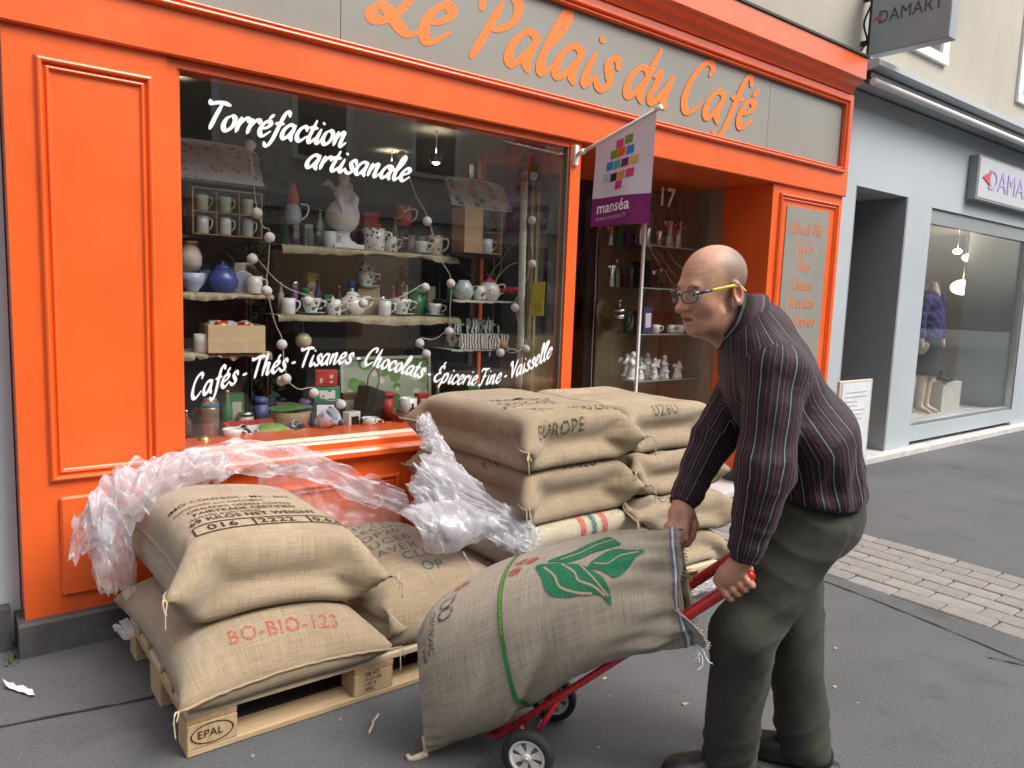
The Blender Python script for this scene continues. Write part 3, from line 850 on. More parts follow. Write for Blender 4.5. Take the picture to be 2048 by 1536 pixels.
# ------------------------------------------------------------------ sack cloth solver: two sheets sewn at the rim, filled to a volume, dropped on what lies below
HX0, HY0, HR, HNX, HNY = .2, 1.9, .02, 160, 80
HF = np.zeros((HNX, HNY)) - .0
def hf_reset(z, x0, x1, y0, y1):
    i0, i1 = int((x0 - HX0) / HR), int((x1 - HX0) / HR); j0, j1 = int((y0 - HY0) / HR), int((y1 - HY0) / HR)
    HF[i0:i1, j0:j1] = np.maximum(HF[i0:i1, j0:j1], z)
hf_reset(.146, .544, 1.744, 2.16, 2.96)
hf_reset(.146, 1.757, 2.957, 2.12, 2.92)
def hf_at(x, y):
    fx = np.clip((x - HX0) / HR - .5, 0, HNX - 1.01); fy = np.clip((y - HY0) / HR - .5, 0, HNY - 1.01)
    i = fx.astype(int); j = fy.astype(int); a = fx - i; c = fy - j
    return HF[i, j] * (1 - a) * (1 - c) + HF[i + 1, j] * a * (1 - c) + HF[i, j + 1] * (1 - a) * c + HF[i + 1, j + 1] * a * c
def hf_add(V, F):
    """rasterise the upper surface of a finished sack"""
    global HF
    U = np.linspace(0, 1, 5)
    P = []
    A, B, C, D = (V[F[:, k]] for k in range(4))
    for s in U:
        for t in U:
            P.append((A * (1 - s) + B * s) * (1 - t) + (D * (1 - s) + C * s) * t)
    P = np.concatenate(P)
    i = np.clip(((P[:, 0] - HX0) / HR).astype(int), 0, HNX - 1); j = np.clip(((P[:, 1] - HY0) / HR).astype(int), 0, HNY - 1)
    np.maximum.at(HF, (i, j), P[:, 2])

def solve_sack(W, L, cx, cy, rz, vol, nu=30, nv=38, steps=75, its=7, seed=0, top=None, press=None, walls=None, tilt=(0, 0), z0=None, grav=.00022, fold=True):
    rs = np.random.RandomState(seed)
    u = np.linspace(-W / 2, W / 2, nu + 1); v = np.linspace(-L / 2, L / 2, nv + 1)
    UU, VV = np.meshgrid(u, v, indexing='ij')
    N = (nu + 1) * (nv + 1)
    idx = np.arange(N).reshape(nu + 1, nv + 1)
    ib = idx + N
    bd = np.zeros((nu + 1, nv + 1), bool); bd[0] = bd[-1] = True; bd[:, 0] = bd[:, -1] = True
    remap = np.arange(2 * N); remap[ib[bd]] = idx[bd]
    used = np.unique(remap); inv = np.zeros(2 * N, int); inv[used] = np.arange(len(used)); remap = inv[remap]
    top_i = remap[idx]; bot_i = remap[ib]
    n = len(used)
    V = np.zeros((n, 3))
    puff = .06 * (1 - (2 * UU / W) ** 2) * (1 - (2 * VV / L) ** 2)
    V[bot_i.ravel()] = np.stack([UU, VV, -puff], -1).reshape(-1, 3)
    V[top_i.ravel()] = np.stack([UU, VV, puff], -1).reshape(-1, 3)
    V += rs.normal(0, .0015, V.shape)
    c, s = math.cos(rz), math.sin(rz)
    V[:, :2] = V[:, :2] @ np.array([[c, s], [-s, c]]) + np.array([cx, cy])
    V[:, 2] += tilt[0] * (V[:, 0] - cx) + tilt[1] * (V[:, 1] - cy)
    base = z0 if z0 is not None else float(np.percentile(hf_at(V[:, 0], V[:, 1]), 80)) + .06
    V[:, 2] += base
    E = []; R = []; K = []
    def edges(a, b, k):
        a = a.ravel(); b = b.ravel(); E.append(np.stack([a, b], 1)); K.append(np.full(len(a), k))
    for g in (top_i, bot_i):
        edges(g[1:], g[:-1], 1.); edges(g[:, 1:], g[:, :-1], 1.)
        edges(g[1:, 1:], g[:-1, :-1], .35); edges(g[1:, :-1], g[:-1, 1:], .35)
        edges(g[2:], g[:-2], .12); edges(g[:, 2:], g[:, :-2], .12)
    RX = []
    if fold:                                # front and back are folds of the cloth, not seams: keep them round
        dv = L / nv
        for e0_, e1_, c_ in ((top_i[:, 0], None, 0),):
            for j in (1, 2):
                for q in (j, nv - j):
                    edges(top_i[2:-2, q], bot_i[2:-2, q], .1 if j > 1 else .15); RX.append(np.full(nu - 3, 2 * j * dv * (.86 if j == 1 else .72)))
    nx_ = sum(len(r) for r in RX)
    E = np.concatenate(E); K = np.concatenate(K)
    flat = np.zeros((n, 2)); flat[bot_i.ravel()] = np.stack([UU, VV], -1).reshape(-1, 2); flat[top_i.ravel()] = np.stack([UU, VV], -1).reshape(-1, 2)
    RL = np.linalg.norm(flat[E[:, 0]] - flat[E[:, 1]], axis=1)
    if nx_: RL[-nx_:] = np.concatenate(RX); K[-nx_:] *= 2.; isb = np.zeros(len(E), bool); isb[-nx_:] = True
    else: isb = np.zeros(len(E), bool)
    key = np.unique(np.sort(E, 1)[:, 0] * n + np.sort(E, 1)[:, 1], return_index=True)[1]
    E = E[key]; K = K[key]; RL = RL[key]; isb = isb[key]
    deg = np.bincount(E[:, 0], K, n) + np.bincount(E[:, 1], K, n)
    bend = (K < .2) | isb
    F = np.concatenate([np.stack([top_i[:-1, :-1], top_i[1:, :-1], top_i[1:, 1:], top_i[:-1, 1:]], -1).reshape(-1, 4),
                        np.stack([bot_i[:-1, :-1], bot_i[:-1, 1:], bot_i[1:, 1:], bot_i[1:, :-1]], -1).reshape(-1, 4)])
    prev = V.copy()
    e0, e1 = E[:, 0], E[:, 1]
    for st in range(steps):
        vel = (V - prev) * .90
        prev = V.copy()
        V = V + vel
        V[:, 2] -= grav
        for it in range(its):
            d = V[e1] - V[e0]; l = np.linalg.norm(d, axis=1) + 1e-9
            dev = l - RL
            k = np.where(bend & (dev > 0), 0, K)
            k = np.where(bend, k, np.where(dev < 0, K * .55, K))
            cor = d * (k * dev / l * .5)[:, None]
            for ax in range(3):
                V[:, ax] += (np.bincount(e0, cor[:, ax], n) - np.bincount(e1, cor[:, ax], n)) / deg * 2.6
            if it % 2 == 0:
                A, B, C, D = V[F[:, 0]], V[F[:, 1]], V[F[:, 2]], V[F[:, 3]]
                nr = np.cross(C - A, D - B) * .5
                cen = (A + B + C + D) * .25
                vcur = (nr * (cen - cen.mean(0))).sum() / 3
                g = np.zeros((n, 3))
                for kk in range(4):
                    for ax in range(3): g[:, ax] += np.bincount(F[:, kk], nr[:, ax] * .25, n)
                lam = (vol - vcur) / ((g * g).sum() + 1e-12)
                gm = np.abs(g).max() * abs(lam)
                V += g * (lam * min(1., .007 / (gm + 1e-12)))
            h = hf_at(V[:, 0], V[:, 1]) + .003
            pen = V[:, 2] < h
            V[pen, 2] = h[pen]
            if top is not None:
                hi = V[:, 2] > top
                V[hi, 2] += (top - V[hi, 2]) * .5
            if walls is not None:
                V[:, 0] = np.clip(V[:, 0], walls[0], walls[1]); V[:, 1] = np.clip(V[:, 1], walls[2], walls[3])
        V[pen, :2] = prev[pen, :2] + (V[pen, :2] - prev[pen, :2]) * .35
    hf_add(V, F)
    return dict(V=V, F=F, top=top_i, bot=bot_i, W=W, L=L, nu=nu, nv=nv, UU=UU, VV=VV)

def sack_normals(S):
    V, F = S['V'], S['F']
    nr = np.cross(V[F[:, 2]] - V[F[:, 0]], V[F[:, 3]] - V[F[:, 1]])
    g = np.zeros_like(V)
    for k in range(4):
        for ax in range(3): g[:, ax] += np.bincount(F[:, k], nr[:, ax], len(V))
    return g / (np.linalg.norm(g, axis=1, keepdims=True) + 1e-12)

def sack_object(S, name, material, label, group=None, ears=True, seam='front', seed=0, cat='sack'):
    rs = random.Random(seed)
    V, F = S['V'], S['F']
    root = empty(name, (float(V[:, 0].mean()), float(V[:, 1].mean()), float(V[:, 2].min())), label, cat, group)
    me = mesh('cloth', V, F, True)
    uvl = me.uv_layers.new(name='UVMap')
    nf = len(F) // 2
    ui = np.zeros(len(V)); 
    flat = np.zeros((len(V), 2)); flat[S['bot'].ravel()] = np.stack([S['UU'] + 3.1, S['VV']], -1).reshape(-1, 2)
    fb = flat.copy()
    flat[S['top'].ravel()] = np.stack([S['UU'], S['VV']], -1).reshape(-1, 2)
    out = np.concatenate([flat[F[:nf].ravel()], fb[F[nf:].ravel()]])
    # bottom boundary uses its own u offset
    uvl.data.foreach_set('uv', (out + seed * 1.37).ravel())
    link('cloth', me, material, root)
    Nn = sack_normals(S)
    S['N'] = Nn
    # stitched hem along one end (a proud ridge), twine ends at the corners
    t = S['top']
    ends = {'front': t[:, 0], 'back': t[:, -1], 'left': t[0, :], 'right': t[-1, :]}
    for sd in (seam if isinstance(seam, tuple) else (seam,)):
        line = ends[sd]
        pts = [V[i] + Nn[i] * .002 + np.array([rs.uniform(-.0015, .0015) for _ in range(3)]) for i in line]
        b = MB(); b.tube(pts, [.0045 + rs.uniform(-.001, .001) for _ in pts], 6); b.build('seam', material, root)
    if ears:
        cs = [t[0, 0], t[-1, 0]]
        for i in cs:
            p = V[i]; ctr = V.mean(0); d = p - ctr; d[2] *= .3; d /= np.linalg.norm(d)
            b = MB()
            for q in range(3):
                pts = [p, p + d * .012 + np.array([rs.uniform(-.008, .008), rs.uniform(-.008, .008), rs.uniform(-.006, .012)]), p + d * .02 + np.array([rs.uniform(-.014, .014), -.006, -.016 - rs.uniform(0, .02)])]
                if q == 0: pts.append(pts[-1] + np.array([rs.uniform(-.01, .01), -.004, -.035 - rs.uniform(0, .03)]))
                b.tube(spline(pts, 4), .0022, 5)
            b.build('twine_end', M_TWINE, root)
    return root

def sack_point(S, u, v, off=.0025, side='top'):
    """u across (-W/2..W/2), v along (-L/2..L/2) on the upper sheet"""
    fu = np.clip((u / S['W'] + .5) * S['nu'], 0, S['nu'] - 1e-4); fv = np.clip((v / S['L'] + .5) * S['nv'], 0, S['nv'] - 1e-4)
    i, j = int(fu), int(fv); a, c = fu - i, fv - j
    g = S[side]; q = (g[i, j], g[i + 1, j], g[i, j + 1], g[i + 1, j + 1]); w = ((1 - a) * (1 - c), a * (1 - c), (1 - a) * c, a * c)
    p = sum(S['V'][k] * x for k, x in zip(q, w)); nn = sum(S['N'][k] * x for k, x in zip(q, w))
    return p + nn / (np.linalg.norm(nn) + 1e-9) * off

def sack_print(S, root, txt, u0, v0, h, ink, bold=.0, ang=0., squash=1., spacing=1.1, side='top', name='printed_lettering', mir=1):
    ca, sa = math.cos(ang), math.sin(ang)
    b = font_flat(txt, lambda x, y: sack_point(S, u0 + mir * (x * ca * squash - y * sa), v0 + x * sa * squash + y * ca, .0028, side), h, bold, cut=.22, spacing=spacing)
    return b.build(name, ink, root)
def sack_rects(S, root, rects, ink, name='printed_mark', off=.0028, n=10, side='top'):
    """rects: (u0,u1,v0,v1) filled patches"""
    b = MB()
    for (u0, u1, v0, v1) in rects:
        nu_ = max(1, int(abs(u1 - u0) / .018)); nv_ = max(1, int(abs(v1 - v0) / .018))
        vs = [sack_point(S, u0 + (u1 - u0) * i / nu_, v0 + (v1 - v0) * j / nv_, off, side) for i in range(nu_ + 1) for j in range(nv_ + 1)]
        fs = [(i * (nv_ + 1) + j, (i + 1) * (nv_ + 1) + j, (i + 1) * (nv_ + 1) + j + 1, i * (nv_ + 1) + j + 1) for i in range(nu_) for j in range(nv_)]
        b.add(vs, fs)
    return b.build(name, ink, root)

G_L = 'sacks on the left pallet'; G_R = 'sacks stacked on the right pallet'
# left pallet
SA = solve_sack(.70, 1.0, .85, 2.585, .0, .094, seed=1, top=.385, z0=.25, fold=False)
rA = sack_object(SA, 'jute_sack', M_JUTE, 'jute sack printed with red letters, lowest on the left pallet', G_L, seed=1)
SC = solve_sack(.72, 1.0, 1.47, 2.60, .0, .096, seed=2, top=.47, z0=.28, walls=(1.14, 1.80, 2.0, 3.1))
rC = sack_object(SC, 'jute_sack', M_JUTE, 'jute sack with teal lines of lettering right of the red lettered one', G_L, seam='left', seed=2, ears=False)
SB = solve_sack(.80, .96, .87, 2.65, .0, .105, seed=3, z0=.505, tilt=(-.13, .02), grav=.0001)
rB = sack_object(SB, 'jute_sack', M_JUTE2, 'jute sack with brown weight lettering, topmost on the left pallet', G_L, seam='left', seed=3)
# right pallet, left column
SK = solve_sack(.74, .94, 2.13, 2.58, .0, .056, seed=4, top=.305, z0=.22, grav=.0001)
rK = sack_object(SK, 'jute_sack', M_JUTE, 'lowest sack of the right pallet, behind the open sack', G_R, seam='left', seed=4)
SG = solve_sack(.70, .94, 2.75, 2.54, .0, .066, seed=5, top=.345, z0=.24, grav=.0001)
rG = sack_object(SG, 'jute_sack', M_JUTE2, 'lowest jute sack of the far right column beside the red handles', G_R, seam='left', seed=5)
SD = solve_sack(.80, .98, 2.13, 2.60, .02, .086, seed=6, top=.515, z0=.405, grav=.0001, fold=False)
rD = sack_object(SD, 'cream_sack', M_JUTE3, 'cream woven sack with red and teal stripes in the right stack', G_R, seed=6)
SH = solve_sack(.78, .94, 2.78, 2.55, -.02, .070, seed=7, top=.53, z0=.43, grav=.0001)
rH = sack_object(SH, 'jute_sack', M_JUTE, 'jute sack second from bottom in the far right column', G_R, seam='left', seed=7)
SE = solve_sack(.775, .98, 2.125, 2.62, .02, .092, seed=8, top=.730, z0=.625, grav=.0001)
rE = sack_object(SE, 'jute_sack', M_JUTE, 'jute sack directly under the top one of the right stack', G_R, seed=8, seam='left')
SI = solve_sack(.76, .94, 2.80, 2.64, .0, .074, seed=9, top=.725, z0=.615, grav=.0001)
rI = sack_object(SI, 'jute_sack', M_JUTE, 'jute sack third from bottom in the far right column', G_R, seam='left', seed=9)
SF = solve_sack(.775, .98, 2.115, 2.62, .03, .095, seed=10, z0=.845, grav=.0001)
rF = sack_object(SF, 'jute_sack', M_JUTE, 'jute sack with black stencilled lettering topmost of the nearer right column', G_R, seed=10, seam='left')
SJ = solve_sack(.76, .94, 2.81, 2.68, -.03, .078, seed=12, z0=.835, grav=.0001)
rJ = sack_object(SJ, 'jute_sack', M_JUTE2, 'jute sack topmost of the far right column behind the arm', G_R, seam='left', seed=12)
# ------------------------------------------------------------------ red hand truck
CM = Vector((1.43, 1.615, 0)); CA = Vector((.807, .59, 0)).normalized(); CS = Vector((.59, -.807, 0)).normalized()
CZ = Vector((0, 0, 1))
def cp(l, t, z): return CM + CA * l + CS * t + CZ * z
M_RED = mat('red_enamel', (.50, .016, .018), .28, var=.08, scale=30, bump=.03, bscale=80, coat=.2)
M_RUB = mat('black_rubber', (.018, .018, .019), .75, var=.2, scale=30)
M_RIM = mat('white_plastic_rim', (.72, .71, .68), .4, var=.08, scale=20)
M_TAN = mat('tan_hub_cardboard', (.30, .21, .13), .7, var=.1)
truck = empty('hand_truck', tuple(CM), 'small red two wheeled hand truck carrying the open sack', 'hand truck')
def rl(l, k): return cp(l, -.11 + .68 * k, .08 + .597 * k)     # along a rail, k 0..1
for l in (-.115, .115):
    b = MB(); b.tube([rl(l, 0), rl(l, .3), rl(l, .62), rl(l, .985)], .0105, 12); b.build('rail', M_RED, truck)
    b = MB(); b.tube([rl(l, .60), rl(l, .61), rl(l, .985), rl(l, 1.0), rl(l, 1.004)], [.0145, .0155, .0155, .0145, .008], 14); b.build('grip', M_RED, truck)
    b = MB(); b.tube([rl(l, .594), rl(l, .603)], .0165, 14); b.build('collar', M_RIM, truck)
    b = MB(); b.tube([rl(l, .28), cp(l * 1.02, -.005, .082)], .007, 8); b.tube([rl(l, .10), cp(l * 1.02, -.005, .082)], .007, 8); b.build('strut', M_RED, truck)
for k in (.02, .22, .45, .66):
    b = MB(); b.tube([rl(-.115, k), rl(.115, k)], .008, 10); b.build('crossbar', M_RED, truck)
b = MB(); b.tube([cp(-.155, 0, .077), cp(.155, 0, .077)], .007, 10); b.build('axle', M_STEEL, truck)
q = MB()
def toe(l, f, h): return cp(l, -.115 - f, .078 - h)
q.add([toe(-.10, 0, 0), toe(.10, 0, 0), toe(.10, .025, .008), toe(-.10, .025, .008), toe(-.10, 0, .006), toe(.10, 0, .006), toe(.10, .025, .014), toe(-.10, .025, .014)],
      [(0, 1, 2, 3), (7, 6, 5, 4), (0, 4, 5, 1), (1, 5, 6, 2), (2, 6, 7, 3), (3, 7, 4, 0)]); q.build('toe_plate', M_RED, truck)
WR = .076
Rw = Matrix((CS, CZ, CA)).transposed()      # local z -> axle
for l in (-.165, .165):
    c = cp(l, 0, WR)
    b = MB(); b.lathe([(WR - .022, -.016), (WR - .006, -.0185), (WR - .001, -.010), (WR, 0), (WR - .001, .010), (WR - .006, .0185), (WR - .022, .016), (WR - .022, -.016)], 40, c, Rw, cap=False)
    wh = b.build('tyre', M_RUB, truck)
    b = MB(); b.lathe([(WR - .0225, -.013), (WR - .027, -.0155), (WR - .032, -.012), (WR - .032, .012), (WR - .027, .0155), (WR - .0225, .013), (WR - .0225, -.013)], 40, c, Rw, cap=False)
    for k in range(6):
        a0 = 2 * PI * k / 6 + .3
        for sd in (-1, 1):
            vs = []
            for rr, hw in ((.010, .006), (.028, .0085), (.0455, .0165)):
                for e in (-1, 1):
                    for zz in (.004, .010):
                        p = Vector((rr * math.cos(a0) - e * hw * math.sin(a0), rr * math.sin(a0) + e * hw * math.cos(a0), zz * sd))
                        vs.append(Rw @ p + c)
            fs = []
            for i in (0, 1):
                o_ = i * 4
                fs += [(o_, o_ + 4, o_ + 6, o_ + 2), (o_ + 1, o_ + 3, o_ + 7, o_ + 5), (o_, o_ + 1, o_ + 5, o_ + 4), (o_ + 2, o_ + 6, o_ + 7, o_ + 3)]
            b.add(vs, fs)
    b.lathe([(0, -.016), (.011, -.016), (.0125, -.012), (.0125, .012), (.011, .016), (0, .016)], 20, c, Rw)
    b.build('rim', M_RIM, truck)
    b = MB(); b.lathe([(.012, -.002), (.0455, -.002), (.0455, .002), (.012, .002), (.012, -.002)], 30, c, Rw, cap=False); b.build('web', M_TAN, truck)
    b = MB(); b.lathe([(0, -.021), (.004, -.021), (.005, -.017), (.005, .017), (.004, .021), (0, .021)], 12, c, Rw); b.build('hub_nut', M_STEEL, truck)

# ------------------------------------------------------------------ the open sack on the truck
CU = [(-.352, .375), (-.315, .455), (-.20, .540), (-.07, .605), (.06, .658), (.17, .700), (.275, .733), (.355, .752), (.375, .757)]
CL = [(-.315, .006), (-.245, .034), (-.105, .100), (.02, .215), (.13, .305), (.23, .365), (.33, .412), (.415, .445), (.44, .452)]
CW = [.012, .125, .195, .215, .205, .17, .118, .062, .05]
CC = [-.15, -.085, -.03, -.015, -.02, -.035, -.055, -.075, -.08]
def _interp(tab, q):
    n = len(tab); f = min(max(q, 0), 1) * (n - 1); i = min(int(f), n - 2); t = f - i
    P = [np.array(tab[max(0, min(n - 1, i + k))], float) for k in (-1, 0, 1, 2)]
    a, b, c, d = P
    return .5 * ((2 * b) + (c - a) * t + (2 * a - 5 * b + 4 * c - d) * t * t + (3 * b - a - 3 * c + d) * t ** 3)
def open_sack_point(q, th, off=0.):
    """q along the sack 0 (sewn end) .. 1 (mouth); th round it: 0 far side, pi/2 top, pi near side, 3pi/2 under"""
    U = _interp(CU, q); L = _interp(CL, q); w = float(_interp(CW, q)); cc = float(_interp(CC, q))
    c = (U + L) / 2; h = (U - L) / 2
    co, si = math.cos(th), math.sin(th)
    ex = .80 if q < .75 else .80 + (q - .75) * .8
    sco = math.copysign(abs(co) ** ex, co); ssi = math.copysign(abs(si) ** ex, si)
    t, z = c + h * ssi
    l = cc + w * sco
    # sag of the near side and soft folds
    near = max(0, -co)
    fold = 0.
    g = math.exp(-((q - .34) / .16) ** 2) * max(0, -math.sin(th + .35)) * near ** .5
    fold += .010 * g * math.sin(42 * q + 5.0 * th + 1.2)
    fold += .005 * g * math.sin(71 * q + 9.0 * th + .4)
    g2 = math.exp(-((q - .80) / .14) ** 2)
    fold += .0075 * g2 * math.sin(9 * th + 14 * q) * (1 - .3 * si) + .004 * g2 * math.sin(17 * th - 21 * q + 1)
    fold += .004 * math.sin(6 * q * 3 + 3 * th) * (1 - abs(2 * q - 1))
    fold += .0035 * math.exp(-((q - .06) / .06) ** 2) * math.sin(22 * th)
    if q > .8:                        # the mouth: lip notch on the near side, flared lower lip
        k = (q - .8) / .2
        nt_ = math.exp(-((th - 3.30) / .30) ** 2)
        t -= .060 * k * k * nt_
        lo = math.exp(-((th - 4.0) / .45) ** 2)
        t += .034 * k * k * lo; l -= .050 * k * k * lo
        up = math.exp(-((th - 1.9) / .6) ** 2)
        z += .010 * k * up
    rad = Vector((sco * w, 0, 0))
    nrm = CA * sco + (CS * float(h[0]) + CZ * float(h[1])).normalized() * ssi
    if nrm.length > 0: nrm.normalize()
    return cp(l, t, z) + nrm * (fold + off)
def make_open_sack():
    root = empty('open_jute_sack', tuple(cp(-.02, -.1, .1)), 'open jute sack with green leaf print tilted on the red hand truck', 'sack')
    nq, nt_ = 84, 120
    vs = []; fs = []; uv = []
    for i in range(nq + 1):
        for k in range(nt_):
            vs.append(open_sack_point(i / nq, 2 * PI * k / nt_))
    for i in range(nq):
        for k in range(nt_):
            k2 = (k + 1) % nt_
            fs.append((i * nt_ + k, (i + 1) * nt_ + k, (i + 1) * nt_ + k2, i * nt_ + k2))
            uv += [(i / nq * .95, k / nt_ * 1.25), ((i + 1) / nq * .95, k / nt_ * 1.25), ((i + 1) / nq * .95, (k + 1) / nt_ * 1.25), (i / nq * .95, (k + 1) / nt_ * 1.25)]
    fs.append(tuple(reversed(range(nt_)))); uv += [(0, 0)] * nt_
    # inside of the mouth: walls turning back into the sack
    base = len(vs)
    for j, qq in enumerate((1.0, .95, .88)):
        for k in range(nt_): vs.append(open_sack_point(qq, 2 * PI * k / nt_, -.006 - .004 * j))
    for k in range(nt_):
        k2 = (k + 1) % nt_
        fs.append((nq * nt_ + k, base + k, base + k2, nq * nt_ + k2)); uv += [(0, 0)] * 4
        for j in (0, 1):
            fs.append((base + j * nt_ + k, base + (j + 1) * nt_ + k, base + (j + 1) * nt_ + k2, base + j * nt_ + k2)); uv += [(.1 * j, k / nt_), (.1 * j + .1, k / nt_), (.1 * j + .1, (k + 1) / nt_), (.1 * j, (k + 1) / nt_)]
    fs.append(tuple(base + 2 * nt_ + k for k in range(nt_))); uv += [(0, 0)] * nt_
    me = mesh('cloth', vs, fs, True)
    ul = me.uv_layers.new(name='UVMap'); ul.data.foreach_set('uv', np.array(uv).ravel())
    link('cloth', me, M_JUTE4, root)
    return root
osack = make_open_sack()
def osp(q, th, off=.0028): return open_sack_point(q, th, off)
# ------------------------------------------------------------------ printing on the sacks
def boxed(S, root, u0, v0, u1, v1, wd, ink, ang=.09):
    def T(u, v): return (u, v + (u - u0) * ang)
    b = MB()
    def strip(pa, pb, w):
        n_ = max(2, int(math.hypot(pb[0] - pa[0], pb[1] - pa[1]) / .015))
        d = np.array([pb[0] - pa[0], pb[1] - pa[1]]); d /= np.linalg.norm(d); nn = np.array([-d[1], d[0]]) * w
        vs = []
        for i in range(n_ + 1):
            p = np.array(pa) + (np.array(pb) - np.array(pa)) * i / n_
            vs += [sack_point(S, *(p + nn), .0028), sack_point(S, *(p - nn), .0028)]
        b.add(vs, [(2 * i, 2 * i + 1, 2 * i + 3, 2 * i + 2) for i in range(n_)])
    strip(T(u0, v0), T(u1, v0), wd); strip(T(u0, v1), T(u1, v1), wd)
    for k in (0, .37, .74): strip(T(u0 + (u1 - u0) * k, v0 + wd), T(u0 + (u1 - u0) * k, v1 - wd), wd)
    b.build('printed_box', ink, root)
sack_print(SA, rA, 'BO-BIO-123', -.165, -.375, .052, INK_RD, .012, -.10, .78, 1.15)
boxed(SB, rB, -.255, -.285, .26, -.225, .003, INK_BR, .03)
sack_print(SB, rB, '016', -.215, -.270, .034, INK_BR, .016, .03, 1.25)
sack_print(SB, rB, '2222', -.05, -.265, .034, INK_BR, .016, .03, 1.2)
sack_print(SB, rB, '0.6.6', .14, -.260, .034, INK_BR, .016, .03, 1.1)
for t, v, h, bo, u in (('69 KILOS NET WEIGHT', -.205, .030, .014, -.255), ('-Specialty grade- arabica', -.166, .017, .008, -.25), ('FAIRTRADE CERTIFIED', -.138, .025, .016, -.225), ('ORGANIC GREEN COFFEE', -.098, .022, .008, -.235), ('Certificado por CERTIMEX', -.055, .020, .004, -.275), ('IMO CONTROL - MX - BIO', -.008, .026, .004, -.28)):
    sack_print(SB, rB, t, u, v, h, INK_BR, bo, .05, .95, 1.05)
for i, (t, u) in enumerate((('ORIGENPER', -.22), ('ARICACAF', -.21), ('ZAECOLO', -.215), ('DOP20', -.21), ('OUCE0', -.215), ('SAVER', -.20), ('CLUE', -.10), ('OP', -.06))):
    sack_print(SC, rC, t, u, .21 - .074 * i, .046, INK_TL, .012, -.10, .95, 1.15)
sack_rects(SD, rD, [(.0, .030, -.485, .25), (.128, .158, -.485, .25)], INK_RS)
sack_rects(SD, rD, [(.064, .094, -.485, .25)], INK_TL, off=.003)
sack_print(SD, rD, 'www.', -.165, -.20, .05, INK_GR, .0, .15, .9)
for k, (u, v, r, ink) in enumerate(((-.24, -.20, .03, INK_GR), (-.20, -.265, .022, INK_RS), (-.245, -.33, .024, INK_YL))):
    b = MB(); vs = []
    for i in range(21):
        a = 2 * PI * i / 20
        vs += [sack_point(SD, u + r * math.cos(a), v + r * math.sin(a)), sack_point(SD, u + .72 * r * math.cos(a), v + .72 * r * math.sin(a))]
    b.add(vs, [(2 * i, 2 * i + 1, 2 * i + 3, 2 * i + 2) for i in range(20)]); b.build('printed_ring', ink, rD)
sack_print(SE, rE, '0Z82U', -.08, -.37, .055, INK_BK, .012, -.05, .85)
for i, t in enumerate(('FLO I', 'PROD', 'CERT')):
    sack_print(SE, rE, t, -.30 + .02 * i, -.10 - .075 * i, .05, INK_BK, .012, -.35, .85)
sack_print(SF, rF, 'UZ6U', .06, -.35, .06, INK_BK, .010, -.08, .85)
for i, (t, u, v) in enumerate((('PRODUCE', -.20, -.03), ('PROCAFE', -.22, -.11), ('FT', -.25, -.19), ('CERT IMO', -.20, -.25))):
    sack_print(SF, rF, t, u, v, .052, INK_BK, .010, -.35, .80)
sack_print(SF, rF, 'EUROPE', -.25, -.462, .06, INK_BK, .022, .08, .86)
sack_rects(SF, rF, [(-.075, -.03, -.055, -.02)], INK_BR)
for i in range(4): sack_print(SF, rF, ['US', 'EU', 'FT', 'OR'][i], -.365, -.36 + .05 * i, .032, INK_BK, .02, 0, .5)
sack_print(SJ, rJ, 'UZ6U', -.13, -.40, .055, INK_BK, .010, .05, .85)
sack_print(SH, rH, 'EUROPE', -.20, -.385, .055, INK_BK, .01, -.15, .85)
sack_print(SI, rI, 'U26', -.05, -.33, .05, INK_BK, .01, .0, .9)

# open sack: leaf, berries, stripe, letters, hem lines
def poly_print(outlines, ink, root, name, fn, cut=(.02, .09), off=.0028):
    b = MB()
    for ol in outlines:
        P = [tuple(p) for p in ol]
        bm = bmesh.new(); f = bm.faces.new([bm.verts.new((p[0], p[1], 0)) for p in P])
        bmesh.ops.triangulate(bm, faces=[f])
        for ax in (0, 1):
            lo = min(p[ax] for p in P); hi = max(p[ax] for p in P); k = int((hi - lo) / cut[ax])
            for i in range(1, k + 1):
                co = [0, 0, 0]; no = [0, 0, 0]; co[ax] = lo + (hi - lo) * i / (k + 1); no[ax] = 1
                bmesh.ops.bisect_plane(bm, geom=list(bm.verts) + list(bm.edges) + list(bm.faces), plane_co=co, plane_no=no)
        bm.verts.index_update()
        b.add([fn(v.co.x, v.co.y, off) for v in bm.verts], [[v.index for v in f.verts] for f in bm.faces]); bm.free()
    return b.build(name, ink, root)
def sp2(pts, closed=True, n=5): return spline(pts, n, closed)
LEAF = [
 [(.432, 2.00), (.452, 2.26), (.466, 2.51), (.492, 2.645), (.535, 2.73), (.585, 2.765), (.628, 2.86), (.652, 3.03), (.651, 2.80), (.632, 2.56), (.600, 2.38), (.572, 2.24), (.53, 2.13), (.48, 2.04)],
 [(.588, 2.31), (.632, 2.45), (.671, 2.65), (.708, 2.57), (.737, 2.39), (.765, 2.22), (.71, 2.13), (.664, 2.045), (.628, 2.10), (.600, 2.20)],
 [(.464, 1.95), (.535, 1.86), (.592, 1.68), (.645, 1.60), (.690, 1.98), (.66, 1.82), (.630, 1.90), (.575, 2.05), (.530, 2.09), (.49, 2.02)],
]
for l in LEAF: poly_print([sp2(l)], INK_GR, osack, 'printed_leaf', osp)
M_JPLAIN = mat('bare_jute', (.375, .29, .185), .92, var=.10, scale=150)
